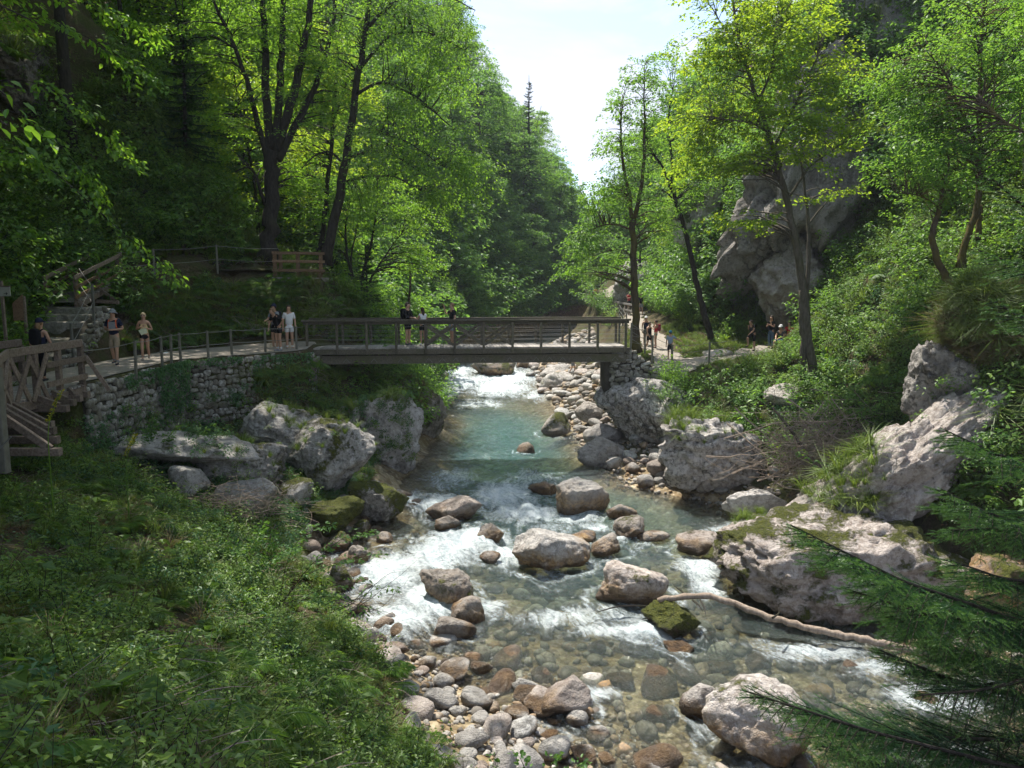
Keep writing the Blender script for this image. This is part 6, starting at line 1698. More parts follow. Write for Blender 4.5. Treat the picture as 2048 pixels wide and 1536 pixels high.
for x, y, s, w in ((-13.9, 17.4, .95, 1.5), (-13.0, 12.0, .9, 1.45), (-17.0, 23.0, .95, 1.35), (-10.6, 6.5, .85, 1.4), (-10.2, 13.3, .95, 1.45), (-18.6, 33.5, .9, 1.5), (-19.5, 29.5, .9, 1.4)):
    o = plant('h', 'beech_tree', 'tall high-crowned beech at the left edge, crown out of view, added to shade the near bank', x, y, None, s, None, 'added high-crowned shade beeches at the left edge')
    o.scale = (s * w, s * w, s)
# ================================================================== UNDERGROWTH
def rot_of(n, rng):
    """euler angles that stand a plant up between the surface normal and the vertical, turned at random"""
    n = unit(n * .55 + np.array([0, 0, .75]))
    th = np.arctan2(np.hypot(n[:, 0], n[:, 1]), n[:, 2]); ph = np.arctan2(n[:, 1], n[:, 0])
    out = np.zeros((len(n), 3))
    # Rz(ph) * Ry(th) * Rz(a)
    for i in range(len(n)):
        m = Matrix.Rotation(ph[i], 3, 'Z') @ Matrix.Rotation(th[i], 3, 'Y') @ Matrix.Rotation(rng.uniform(0, 6.283), 3, 'Z')
        out[i] = m.to_euler()
    return out
PL = bpy.data.collections.new('plant_shapes')
PLN = {}
def plant_shape(key, mb_list):
    """one small plant: leaves and stems in one mesh with two materials"""
    V, T, Q, MI, mats, n = [], [], [], [], [], 0
    for mb, mat in mb_list:
        v = np.concatenate(mb.V); V.append(v)
        if mb.T: T.append(np.concatenate(mb.T) + n)
        if mb.Q: Q.append(np.concatenate(mb.Q) + n)
        n += len(v); mats.append(mat)
    qs = np.concatenate(Q) if Q else None; ts = np.concatenate(T) if T else None
    mi = []
    for k, (mb, mat) in enumerate(mb_list): mi += [k] * sum(len(x) for x in mb.Q)
    for k, (mb, mat) in enumerate(mb_list): mi += [k] * sum(len(x) for x in mb.T)
    nm = 'plant_%02d' % len(PLN)
    o = bpy.data.objects.new(nm, mesh_np(nm, np.concatenate(V), qs, ts, False, mats, mi))
    PL.objects.link(o); PLN[key] = len(PLN)
    return o
def rosette(n, L, W, h, rng, spread=1.0):
    mb = MB(); a = rng.uniform(0, 6.283, n); r = rng.uniform(.02, .9, n) * L * 1.6 * spread; z = rng.uniform(.25, 1.0, n) * h
    P_ = np.stack([np.cos(a) * r, np.sin(a) * r, z], 1); D_ = np.stack([np.cos(a), np.sin(a), rng.uniform(-.5, .35, n)], 1) + rng.normal(0, .3, (n, 3))
    mb.leaves(P_, D_, np.tile([0, 0, 1.0], (n, 1)) + rng.normal(0, .35, (n, 3)), L * rng.uniform(.6, 1.25, n), W * rng.uniform(.7, 1.2, n), .15)
    return mb
def tuft(n, h, w, rng, bend=.6, lean=.45):
    mb = MB()
    a = rng.uniform(0, 6.283, n); ln = h * rng.uniform(.55, 1.15, n); out_ = np.stack([np.cos(a), np.sin(a), 0 * a], 1)
    side = np.stack([-np.sin(a), np.cos(a), 0 * a], 1) * w * .5
    b = out_ * (rng.random(n) * .06)[:, None]
    l1 = rng.uniform(.1, lean, n)[:, None]
    m = b + out_ * l1 * ln[:, None] * .5 + np.array([0, 0, 1.0]) * (ln * .55)[:, None]
    e = b + out_ * (l1 + bend * rng.uniform(.3, 1, n)[:, None]) * ln[:, None] * .8 + np.array([0, 0, 1.0]) * (ln * rng.uniform(.45, .95, n))[:, None]
    V = np.stack([b - side, b + side, m + side * .8, m - side * .8, e], 1).reshape(-1, 3)
    k = np.arange(n)[:, None] * 5
    mb.add(V, k + np.array([0, 1, 2, 3]), k + np.array([3, 2, 4]))
    return mb
def fern_fronds(n, L, rng, pin=26, lift=.9):
    mb = MB(); st = MB()
    for i in range(n):
        a = i * 6.283 / n + rng.uniform(-.3, .3); ln = L * rng.uniform(.75, 1.15)
        t = np.linspace(0, 1, pin + 3)
        o = np.array([math.cos(a), math.sin(a), 0]); sd = np.array([-math.sin(a), math.cos(a), 0])
        c = o * (t * ln * .75)[:, None] + np.array([0, 0, 1.0]) * ((lift * t - .75 * t ** 2.2) * ln)[:, None]
        st.tube(c, np.linspace(.006, .002, len(t)), 3, False)
        for s in (-1, 1):
            q = c[2:]; tt = t[2:]
            w = ln * .24 * np.sin(np.pi * np.clip(tt * .9 + .12, 0, 1)) ** .8 + .01
            dd = sd * s + o * .45 + np.array([0, 0, -.15])
            mb.leaves(q, np.tile(dd, (len(q), 1)) + rng.normal(0, .08, (len(q), 3)), np.tile([0, 0, 1.0], (len(q), 1)) - o * .4, w, np.full(len(q), ln * .034), .05)
    return mb, st
def straps(n, L, W, rng):
    mb = MB()
    for i in range(n):
        a = i * 6.283 / n + rng.uniform(-.4, .4); ln = L * rng.uniform(.7, 1.15); o = np.array([math.cos(a), math.sin(a), 0]); sd = np.array([-math.sin(a), math.cos(a), 0])
        t = np.linspace(0, 1, 6)
        c = o * (t * ln * rng.uniform(.45, .8))[:, None] + np.array([0, 0, 1.0]) * ((1.0 * t - .5 * t ** 2.5) * ln)[:, None]
        w = W * np.array([.35, .8, 1, 1, .8, .05])[:, None] * .5
        up = np.array([0, 0, W * .18]) * np.ones((6, 1))
        V = np.stack([c - sd * w + up, c, c + sd * w + up], 1).reshape(-1, 3)
        q = [(r * 3 + k, r * 3 + k + 1, r * 3 + k + 4, r * 3 + k + 3) for r in range(5) for k in range(2)]
        mb.add(V, q)
    return mb
def shrublet(h, nst, nl, L, W, rng, spread=.5):
    lf = MB(); st = MB()
    for i in range(nst):
        a = rng.uniform(0, 6.283); d = np.array([math.cos(a) * spread, math.sin(a) * spread, 1.0]); ln = h * rng.uniform(.6, 1.1)
        q = np.array([[0, 0, -.03], d * ln * .5 + rng.normal(0, .03, 3), d * ln * .95 + rng.normal(0, .05, 3)]); st.tube(smooth_line(q, 6), np.linspace(.0045, .002, 6), 3, False)
        t = rng.uniform(.3, 1.05, nl); b = rng.uniform(0, 6.283, nl)
        o = np.stack([np.cos(b), np.sin(b), rng.uniform(-.3, .3, nl)], 1)
        lf.leaves(np.outer(t * ln, d) + o * .03, o + np.array([0, 0, -.15]), np.tile([0, 0, 1.0], (nl, 1)) + rng.normal(0, .3, (nl, 3)), L * rng.uniform(.6, 1.2, nl), W * rng.uniform(.7, 1.1, nl), .12)
    return lf, st
g = np.random.default_rng(77)
plant_shape('broad', [(rosette(13, .15, .11, .24, g, .9), M['herb'])])
plant_shape('broad2', [(rosette(9, .20, .12, .20, g, .7), M['fern'])])
for k in range(2): plant_shape(f'herb{k}', [(rosette(34, .068, .046, .17, g, 1.5), M['herb'])])
for k in range(2): plant_shape(f'ivy{k}', [(rosette(44, .044, .040, .08, g, 2.4), M['herb_dark'])])
for k in range(2): plant_shape(f'blue{k}', [(rosette(46, .058, .034, .24, g, 1.6), M['herb_blue'])])
for k in range(2): plant_shape(f'grass{k}', [(tuft(60, .34, .008, g, .9, .7), M['grass'])])
plant_shape('long', [(tuft(44, .60, .013, g, 1.3, .9), M['grass'])])
plant_shape('dry', [(tuft(50, .30, .007, g, 1.2, 1.0), M['drygrass'])])
plant_shape('drylong', [(tuft(44, .62, .013, g, 1.4, .9), M['drygrass'])])
f_, s_ = fern_fronds(8, .62, g); plant_shape('fern', [(f_, M['fern']), (s_, M['fern'])])
plant_shape('hart', [(straps(9, .42, .055, g), M['hart'])])
for k in range(2):
    l_, s_ = shrublet(.5, 5, 18, .06, .034, g); plant_shape(f'shrub{k}', [(l_, M['herb']), (s_, M['bark'])])
l_, s_ = shrublet(.8, 6, 22, .10, .055, g, .7); plant_shape('bush', [(l_, M['leaf_mid']), (s_, M['bark'])])
l_, s_ = shrublet(1.0, 9, 34, .12, .07, g, .8); plant_shape('farbush', [(l_, M['leaf_far']), (s_, M['bark'])])
tw = MB()
for i in range(9):
    a = g.uniform(0, 6.28); d = np.array([math.cos(a), math.sin(a), g.uniform(0, .35)]); o_ = g.normal(0, .1, 3) * np.array([1, 1, .1]); tw.tube(smooth_line([o_, o_ + d * .2 + g.normal(0, .03, 3), o_ + d * g.uniform(.3, .6) + g.normal(0, .05, 3)], 5), np.linspace(.006, .002, 5), 3, False)
plant_shape('twig', [(tw, M['twig'])])
plant_shape('litter', [(rosette(26, .07, .04, .03, g, 3), leaf_mat('leaf_litter', (.10, .062, .03), (.08, .05, .02), tw=.15))])
_ng = {}
def scatter_group():
    if 'ng' in _ng: return _ng['ng']
    ng = bpy.data.node_groups.new('scatter_plants', 'GeometryNodeTree')
    ng.interface.new_socket('Geometry', in_out='INPUT', socket_type='NodeSocketGeometry'); ng.interface.new_socket('Geometry', in_out='OUTPUT', socket_type='NodeSocketGeometry')
    gi = ng.nodes.new('NodeGroupInput'); go = ng.nodes.new('NodeGroupOutput')
    ip = ng.nodes.new('GeometryNodeInstanceOnPoints'); ci = ng.nodes.new('GeometryNodeCollectionInfo')
    ci.inputs['Collection'].default_value = PL; ci.inputs['Separate Children'].default_value = True; ci.inputs['Reset Children'].default_value = True
    ip.inputs['Pick Instance'].default_value = True
    def na(nm, ty):
        n = ng.nodes.new('GeometryNodeInputNamedAttribute'); n.data_type = ty; n.inputs['Name'].default_value = nm; return n.outputs['Attribute']
    e2r = ng.nodes.new('FunctionNodeEulerToRotation')
    ng.links.new(na('rot', 'FLOAT_VECTOR'), e2r.inputs[0]); ng.links.new(e2r.outputs[0], ip.inputs['Rotation'])
    ng.links.new(na('idx', 'INT'), ip.inputs['Instance Index']); ng.links.new(na('scl', 'FLOAT'), ip.inputs['Scale'])
    ng.links.new(gi.outputs[0], ip.inputs['Points']); ng.links.new(ci.outputs[0], ip.inputs['Instance']); ng.links.new(ip.outputs[0], go.inputs[0])
    _ng['ng'] = ng
    return ng
def undergrowth(name, label, pos, nrm_, mix, smin, smax, seed=1):
    rng = np.random.default_rng(seed)
    keys = list(mix); w = np.array([mix[k] for k in keys]); w = w / w.sum()
    # plants gather in patches of a kind
    f = (vnoise(pos * .55 + seed * 7) + 1) / 2 * .75 + rng.random(len(pos)) * .25
    f = np.argsort(np.argsort(f)) / len(f)
    f = (f + .35 * rng.random(len(pos))) % 1
    kidx = np.searchsorted(np.cumsum(w), f, side='right').clip(0, len(keys) - 1)
    idx = np.array([PLN[k] for k in keys])[kidx]
    me = bpy.data.meshes.new(name)
    me.vertices.add(len(pos)); me.vertices.foreach_set('co', pos.astype(np.float32).ravel())
    a = me.attributes.new('rot', 'FLOAT_VECTOR', 'POINT'); a.data.foreach_set('vector', rot_of(nrm_, random.Random(seed)).astype(np.float32).ravel())
    a = me.attributes.new('scl', 'FLOAT', 'POINT'); a.data.foreach_set('value', (rng.uniform(smin, smax, len(pos)) * np.exp(rng.normal(0, .18, len(pos)))).astype(np.float32))
    a = me.attributes.new('idx', 'INT', 'POINT'); a.data.foreach_set('value', idx.astype(np.int32))
    o = link(name, me, kind='stuff', label=label)
    m = o.modifiers.new('scatter', 'NODES'); m.node_group = scatter_group()
    return o
PATHS = [[(4.6, 33.8), (6.6, 33.8), (7.4, 35.2), (7.6, 38), (7.9, 42), (8.1, 46), (8.6, 52), (9.0, 58), (10.2, 64), (11.0, 72), (10.0, 80)], [(6.6, 34.4), (8.5, 35.6), (10.5, 37), (12.5, 38.6), (14, 39.6)],
         [(-16.5, 31.3), (-15.6, 32.8), (-14.0, 34.3), (-12.2, 35.5), (-10.4, 36.1), (-9.2, 37.0), (-9.2, 38.5), (-8.6, 40.5), (-7.7, 43)]]
def path_dist(p):
    best = np.full(len(p), 99.0)
    for pl in PATHS:
        for a, b in zip(pl, pl[1:]):
            a = np.array(a); b = np.array(b); ab = b - a
            t = np.clip(((p[:, :2] - a) @ ab) / (ab @ ab), 0, 1)
            best = np.minimum(best, np.linalg.norm(p[:, :2] - (a + t[:, None] * ab), axis=1))
    return best
def clear_left(p):   # not on the lower path terrace, steps or boardwalk
    on = (p[:, 1] > 20.4) & (p[:, 1] < 33.4) & (p[:, 0] > -15.2) & (p[:, 0] < np.interp(p[:, 1], [27.2, 30.5], [-11.75, -7.9])) & (p[:, 2] < -2.45) & (p[:, 2] > -3.2)
    st = (p[:, 1] > 24) & (p[:, 1] < 30.4) & (p[:, 0] > -17.1) & (p[:, 0] < -14.75)
    return (~on) & (~st)
BRUSH = hit(1640, 945)
n_ = lambda p: np.ones(len(p))
near = lambda p: np.clip(16 / (np.linalg.norm(p, axis=1) + 2), .4, 2.2) ** 1.6
def region(name, label, n, u0, u1, y0, y1, mix, smin, smax, seed, dens=n_):
    pos, nn = scatter(n, u0, u1, y0, y1, dens)
    return undergrowth(name, label, pos, nn, mix, smin, smax, seed)
region('undergrowth', 'ivy, herbs and grasses covering the shaded near left bank', 19000, 3, 7.05, 3.2, 20.3, dict(ivy0=2.6, broad=.5, herb0=1.6, litter=1.1, grass0=1.1, dry=.8, ivy1=2.4, fern=.45, twig=.6, shrub0=.45, herb1=1.6, broad2=.25, grass1=1.2, blue0=1.4, hart=.10, shrub1=.5), .75, 1.2, 1, lambda p: near(p) * (p[:, 2] < 1) * np.clip(.9 + 2.2 * vnoise(p * .9 + 3), .06, 1))
region('undergrowth', 'bluish green herbs at the foot of the retaining wall', 2600, 5.5, 7.3, 18.5, 31, dict(blue0=3, blue1=3, herb0=1.5, ivy0=1, grass0=.7, shrub0=.6, twig=.7, litter=.6), .8, 1.4, 2)
region('undergrowth', 'leafy herbs and ferns on the steep shaded left slope', 13000, 1.3, 3.02, 12, 46, dict(herb0=2.4, herb1=2.4, ivy0=.7, broad=1.4, blue0=1.2, hart=.3, shrub0=1.6, shrub1=1.6, bush=1.4, fern=.8, grass0=1, long=1, litter=.5), .9, 1.9, 3, lambda p: clear_left(p) * (path_dist(p) > .65))
region('undergrowth', 'grass and low herbs on the bank between lower and upper path', 6000, 2.0, 7, 28.6, 47, dict(grass0=1.5, grass1=1.5, dry=1.6, herb0=1, ivy0=1.2, litter=1.2, shrub0=.6, twig=.5, long=.6, fern=.4), .8, 1.5, 4, lambda p: clear_left(p) * (path_dist(p) > .65))
region('undergrowth', 'mossy herbs on the steep bank below the upper path', 1900, 2.9, 4.6, 29, 35.8, dict(ivy0=2, ivy1=2, herb0=1.5, grass0=1.2, dry=1, blue0=1, fern=.4), .7, 1.2, 31, lambda p: clear_left(p) * (path_dist(p) > .6))
region('undergrowth', 'plants on the left bank under and behind the footbridge', 4200, 5.6, 7.75, 30.8, 62, dict(bush=2, shrub0=1, herb0=1.5, ivy0=1, grass0=1, long=.7, fern=.5), 1.0, 2.0, 5, lambda p: (p[:, 2] > -6.8) * ((p[:, 1] > 36) | (p[:, 0] > -6.6)))
region('undergrowth', 'sunlit herbs, hart\'s tongue and grasses on the right slope', 13500, 14.0, 18.9, 11, 45, dict(herb0=2.2, herb1=2.2, blue0=.8, ivy0=1.2, hart=.9, grass0=1, shrub0=1, shrub1=1, bush=.7, fern=.4, litter=1.2, long=.5), .9, 1.7, 6, lambda p: (path_dist(p) > np.where((p[:, 1] < 46) & (p[:, 0] < 15.2) & (p[:, 1] > 31), 2.9, 1.05)) * (p[:, 2] > -6.6) * (np.hypot(p[:, 0] - BRUSH.x, (p[:, 1] - BRUSH.y) * 1.2) > 1.5))
region('grass', 'short sunlit grass beside the right path and below the overhang', 2600, 14.4, 17.3, 32, 47, dict(grass0=3, grass1=3, dry=1, herb0=.6), .45, .85, 16, lambda p: (path_dist(p) > .95) * (path_dist(p) < 3.4))
region('undergrowth', 'bright bushes and grass above the far right path', 5000, 14.3, 18.8, 44, 90, dict(bush=2.4, shrub0=1.2, herb0=1, grass0=1.2, long=1.2, farbush=1), 1.1, 2.3, 7, lambda p: (path_dist(p) > np.where(p[:, 0] < 11, 1.7, 1.1)))
region('undergrowth', 'bushes filling the gaps of the far left forest', 5200, 2.0, 7.7, 46, 150, dict(farbush=3, bush=1, fern=.2), 1.8, 3.6, 8)
region('undergrowth', 'bushes filling the gaps of the far right forest', 2600, 14.2, 18.6, 88, 150, dict(farbush=3, bush=1), 2.0, 3.6, 9)
region('undergrowth', 'herbs along the left water margin', 500, 6.9, 7.35, 17.5, 27, dict(herb0=1, blue0=1, ivy0=1, grass0=1), .7, 1.1, 21)
region('undergrowth', 'ground plants on the upper right slope', 3600, 18.2, 19.6, 18, 62, dict(bush=2, farbush=1, shrub0=1, long=1), 1.4, 2.6, 10)
# plants rooted on the boulders
def on_rock(sub, n, zmin=.55, xmin=-99, xmax=99, ztop=0.0):
    for o, V, T in ROCKS:
        if sub in o['label']:
            a, b, c = V[T[:, 0]], V[T[:, 1]], V[T[:, 2]]
            cr = np.cross(b - a, c - a); ar = np.linalg.norm(cr, axis=1); nn = cr / (ar[:, None] + 1e-9)
            cen = (a + b + c) / 3
            lo, hi = V[:, 2].min(), V[:, 2].max()
            w = ar * (nn[:, 2] > zmin) * (cen[:, 0] > o.location.x + xmin) * (cen[:, 0] < o.location.x + xmax) * (cen[:, 2] > lo + (hi - lo) * ztop)
            i = RNG.choice(len(T), n, p=w / w.sum())
            return cen[i], nn[i]
for sub, n, zmin, xmin, xmax, zt, mix, s0, s1 in (
    ('big cracked boulder with grass', 55, .5, -9, 9, .75, dict(grass0=3, long=2, herb0=1), .8, 1.3),
    ('huge dark grey boulder carrying', 170, .15, .3, 9, .35, dict(bush=2, herb0=2, ivy0=2, grass0=1), .8, 1.5),
    ('pale long boulder behind', 110, .3, -9, .6, .4, dict(bush=1, herb0=2, ivy0=2, grass0=1), .8, 1.4),
    ('grey boulder wrapped in plants', 380, .0, -9, .9, .25, dict(herb0=2, ivy0=2, blue0=2, grass0=1), .8, 1.4),
    ('tall brown boulder with a mossy nose', 260, .1, -9, .5, .4, dict(grass0=2, dry=2, herb0=1, ivy0=1), .8, 1.5),
    ('big slanting grey boulder', 26, .5, -9, 9, .6, dict(grass0=3, herb0=1), .7, 1.1),
    ('big slab-faced boulder', 22, .5, -9, 9, .6, dict(grass0=2, herb0=1), .6, 1.0),
    ('rough boulder with moss crust', 24, .5, -9, 9, .5, dict(grass0=2, herb0=1), .6, 1.0),
    ('weathered grey boulder at the foot', 60, .3, -9, 9, .3, dict(blue0=2, ivy0=2, grass0=1), .8, 1.2),
    ('long whaleback ridge', 60, .0, -9, -.3, .45, dict(grass0=3, long=2), .7, 1.2),
    ('mossy skirt of rock', 60, .4, -9, -.2, .4, dict(grass0=3, herb0=1), .6, 1.0),
    ('tall grey overhanging cliff', 150, .0, -9, 9, .6, dict(bush=2, farbush=2, long=1), 1.2, 2.4),
    ('dark cliff shoulder', 200, -.3, -9, 9, .3, dict(bush=2, farbush=2, long=1), 1.4, 2.6),
    ('shaded cliff at the left edge', 260, -.3, -9, 9, .2, dict(herb0=2, shrub0=2, fern=1, long=1), 1.0, 2.0),
    ('dark rock face high', 160, -.3, -9, 9, .2, dict(herb0=2, shrub0=2, fern=1, long=1), 1.0, 2.0),
    ('pale sunlit rock band', 140, -.1, -9, 9, .3, dict(bush=2, long=1, herb0=1), 1.2, 2.0),
    ('grey block jutting', 40, .2, -9, 9, .5, dict(ivy0=2, grass0=2, dry=1), .8, 1.2),
    ('low grey rock at the bank foot', 30, .3, -9, 9, .5, dict(ivy0=2, grass0=2, dry=1), .8, 1.2)):
    p_, nn_ = on_rock(sub, n, zmin, xmin, xmax, zt)
    undergrowth('rock_plants', 'tufts and herbs rooted on the ' + sub.split(' with')[0], p_, nn_, mix, s0, s1, n)
# the grass-hung knob
V, T = rock_shape(5, 321, facets=10, rough=.16)
kc = np.array([12.9, 20.9, -1.05]); V = V * np.array([1.75, 1.7, 1.45]) + kc
kn = link('grassy_knob', mesh_np('grassy_knob', V, None, T, True, [M['soil']])); tag(kn, 'earth knob overgrown with long hanging grass on the right slope', 'mound')
ROCKS.append((kn, V, T))
a, b, c = V[T[:, 0]], V[T[:, 1]], V[T[:, 2]]; cr = np.cross(b - a, c - a); ar = np.linalg.norm(cr, axis=1); nn = cr / ar[:, None]
i = RNG.choice(len(T), 2000, p=(ar * (nn[:, 2] > -.45)) / (ar * (nn[:, 2] > -.45)).sum())
undergrowth('hanging_grass', 'long green and straw-coloured grass hanging from the right knob', (a + b + c)[i] / 3, nn[i] * np.array([1.6, 1.6, .3]), dict(long=2.6, drylong=2.0, grass0=2.2, dry=1.0, herb0=.8), .5, .95, 12)
# ivy on the walls: leaves pressed against the stones
def ivy(label, spots):
    mb = MB()
    for p0, d, n, L_, H_, cnt in spots:
        s = RNG.random(cnt); h = RNG.random(cnt) ** 1.4
        ok = (vnoise(np.stack([s * 4, h * 4, 0 * s], 1)) + .6 * RNG.random(cnt)) > -.1
        s, h = s[ok], h[ok]; k = len(s)
        pos = np.array(p0) + np.outer(s * L_, d) + np.outer(RNG.uniform(.06, .22, k), n) - np.outer(h * H_ * (.6 + .4 * np.sin(s * 7) ** 2), [0, 0, 1])
        dd = np.array([0, 0, -1.0]) + RNG.normal(0, .5, (k, 3)) + np.array(n) * .3
        mb.leaves(pos, dd, np.array(n) + RNG.normal(0, .35, (k, 3)), RNG.uniform(.05, .10, k), RNG.uniform(.05, .085, k), .12)
    o = mb.build('ivy', M['herb_blue']); tag(o, label, 'ivy'); return o
ivy('blue-green ivy curtain over the corner of the retaining walls', [((-11.6, 24.8, -2.7), (0, 1, 0), (1, 0, 0), 2.3, 1.9, 2600), ((-11.6, 22.6, -2.72), (0, 1, 0), (1, 0, 0), 2.4, .55, 600)])
ivy('dark ivy and ferns over the wall below the left bridge end', [((-9.9, 29.0, -2.75), (.727, .686, 0), (.686, -.727, 0), 2.5, 1.9, 2200), ((-11.6, 27.35, -2.72), (.727, .686, 0), (.686, -.727, 0), 2.0, .4, 350)])
# ================================================================== STONES, WOOD AND PLANTS CLOSE BY
def bvh_ground(x, y): return ground(x, y, 5)
st_mesh = []
for k in range(9):
    V, T = rock_shape(3, 900 + k, facets=9, sharp=.9, rough=.045, round_=.55)
    V = V * np.array([1, .8, .62]); st_mesh.append(mesh_np('river_stone', V, None, T, True, [M['rock']]))
sm_mesh = []
for k in range(6):
    V, T = rock_shape(2, 950 + k, facets=8, sharp=.9, rough=.05, round_=.4)
    sm_mesh.append((V * np.array([1, .8, .6]), T))
TONES = [dict(warm=.2, pale=.4, dark=.0, moss=0, brown=0), dict(warm=.1, pale=.1, dark=.1, moss=0, brown=0), dict(warm=.8, pale=.5, dark=0, moss=0, brown=0), dict(warm=1, pale=.1, dark=0, moss=0, brown=.6), dict(warm=.3, pale=0, dark=.35, moss=.1, brown=.2), dict(warm=.0, pale=1, dark=0, moss=0, brown=0)]
TNAME = ['grey-white', 'mid grey', 'pinkish', 'brown', 'dark speckled', 'white']
WET = [3, 3, 2, 0, 0, 1]
def stone(x, y, z, s, tones, label, group, rng):
    o = bpy.data.objects.new('river_stone', st_mesh[rng.integers(len(st_mesh))]); COL.objects.link(o)
    o.location = (x, y, z); o.scale = (s * rng.uniform(.8, 1.25), s * rng.uniform(.8, 1.2), s * rng.uniform(.75, 1.1)); o.rotation_euler = (rng.uniform(-.35, .35), rng.uniform(-.35, .35), rng.uniform(0, 6.28))
    tag(o, label, 'stone', group)
    tn = tones[rng.integers(len(tones))]
    o['label'] = TNAME[tn] + ' ' + label; o['group'] = TNAME[tn] + ' ' + group
    under = 'shallows' in group
    for k, v in dict(TONES[tn], rust=.75 if under else .8, stain=float(water_z(y)) + (.5 if under and tn != 1 else -.02), stainh=.5 if under else .28).items(): o[k] = float(v)
    return o
def pack(n, u0, u1, y0, y1, smin, smax, tones, label, group, seed, sink=.2, dens=None, power=2.2):
    rng = np.random.default_rng(seed)
    pos, _ = scatter(n * 6, u0, u1, y0, y1, dens)
    size = smin + (smax - smin) * rng.random(len(pos)) ** power
    o_ = np.argsort(-size); kept = []
    for i in o_:
        if len(kept) >= n: break
        p, s = pos[i], size[i]
        if all((p[0] - q[0]) ** 2 + (p[1] - q[1]) ** 2 > (.72 * (s + t_)) ** 2 for q, t_ in kept): kept.append((p, s))
    for p, s in kept: stone(p[0], p[1], p[2] + s * (.55 - sink), s, tones, label, group, rng)
pack(110, 7.0, 8.7, 8.5, 17.6, .08, .40, [0, 1, 2, 3, 5, 0, 1], 'rounded stone on the shingle shore at the lower middle', 'stones of the near shingle shore', 1, power=3.2)
pack(60, 8.3, 11.6, 10.5, 18.5, .16, .48, WET, 'stone lying in the clear shallows at the lower middle', 'stones in the near shallows', 2, .3)
pack(70, 11.9, 13.9, 26, 41, .14, .50, [0, 1, 3, 5, 4], 'stone on the shingle bar below the right abutment', 'stones of the right shingle bar', 3)
pack(46, 7.05, 8.3, 17.5, 27, .10, .34, [3, 4, 1, 4], 'wet stone along the left water margin', 'stones of the left water margin', 8)
pack(34, 7.2, 8.2, 48, 66, .25, .7, [0, 5, 2], 'pale stone on the far left shore seen under the bridge', 'pale stones of the far left shore', 4)
pack(30, 11.7, 13.6, 42, 64, .22, .6, [0, 5, 2], 'white stone on the far right shore seen under the bridge', 'white stones of the far right shore', 5)
def stone_mass(name, label, n, u0, u1, y0, y1, smin, smax, tones, seed, dens=None):
    rng = np.random.default_rng(seed); pos, _ = scatter(n, u0, u1, y0, y1, dens)
    Vs, Ts, k0 = [], [], 0
    for p in pos:
        V, T = sm_mesh[rng.integers(6)]; s = rng.uniform(smin, smax) * math.exp(rng.normal(0, .25)); a = rng.uniform(0, 6.28)
        m = np.array([[math.cos(a), -math.sin(a), 0], [math.sin(a), math.cos(a), 0], [0, 0, 1]])
        Vs.append((V * s) @ m.T + p + np.array([0, 0, s * .3])); Ts.append(T + k0); k0 += len(V)
    o = link(name, mesh_np(name, np.concatenate(Vs), None, np.concatenate(Ts), True, [M['pebble']]), kind='stuff', label=label)
    return o
def pebble_mat():
    m, nt, out = new_mat('shingle_pebbles')
    v = world_pos(nt); isl = nt.nodes.new('ShaderNodeNewGeometry').outputs['Random Per Island']
    n2 = noise(nt, v, 16, 5, .7)
    c = ramp(nt, isl, [(0, (.10, .085, .07)), (.2, (.20, .185, .165)), (.4, (.30, .285, .26)), (.58, (.33, .255, .185)), (.72, (.26, .16, .07)), (.86, (.46, .44, .41)), (1, (.36, .335, .30))])
    c = mixc(nt, ramp(nt, n2, [(.42, .55), (.58, 0)]), c, (.10, .085, .065))
    principled(nt, out, c, .75, bump(nt, n2, .4, .02), .3)
    return m
M['pebble'] = pebble_mat()
stone_mass('pebbles', 'small pebbles filling the near shingle shore', 2600, 6.95, 8.9, 7, 18.5, .04, .10, None, 11)
stone_mass('pebbles', 'stones on the bed of the near shallows', 1500, 8.6, 12.4, 9, 24, .08, .26, None, 12)
stone_mass('pebbles', 'pebbles of the right shingle bar', 1700, 11.6, 13.9, 25, 42, .05, .14, None, 13)
stone_mass('pebbles', 'pale rubble along the far shores', 900, 7.3, 8.3, 46, 72, .12, .3, None, 14)
stone_mass('pebbles', 'pale rubble along the far right shore', 900, 11.8, 13.8, 42, 72, .12, .34, None, 15)
# ---- fallen branch across the rocks
t = thing('fallen_branch', 'long bare fallen branch lying from the mossy boulder to the right rocks', 'branch', on_water(1330, 1195, .5))
pts = [on_water(1318, 1200, .62), on_water(1365, 1192, .72), on_water(1425, 1192, .70), on_water(1470, 1207, .62), on_water(1530, 1232, .5), on_water(1620, 1258, .36), on_water(1710, 1275, .26), on_water(1800, 1296, .14), on_water(1850, 1306, .05)]
m_ = MB(); m_.tube(smooth_line(pts, 40) + fbm(np.arange(40)[:, None] * np.array([.7, .9, 1.1]), 2)[:, None] * .03, np.linspace(.072, .085, 40) * (1 + .12 * np.sin(np.arange(40) * 1.9)), 9); child(m_, 'stem', M['twig'], t, smooth=True)
for (a, b) in (((1372, 1192), (1348, 1172)), ((1400, 1200), (1412, 1232)), ((1385, 1200), (1405, 1222)), ((1545, 1236), (1560, 1222))):
    m_ = MB(); m_.tube([on_water(*a, .68), on_water((a[0] + b[0]) / 2 + 3, (a[1] + b[1]) / 2, .72), on_water(*b, .75)], [.03, .02, .008], 5); child(m_, 'side_twig', M['bark'], t)
b_ = link('stick', (lambda m: (m.tube(smooth_line([on_water(1195, 1224, .25), on_water(1235, 1212, .3), on_water(1280, 1211, .3), on_water(1310, 1214, .25)], 10), np.linspace(.012, .03, 10), 5), m.mesh('stick', M['bark']))[1])(MB()))
tag(b_, 'thin dark stick caught against the pale pink mossy boulder', 'stick')
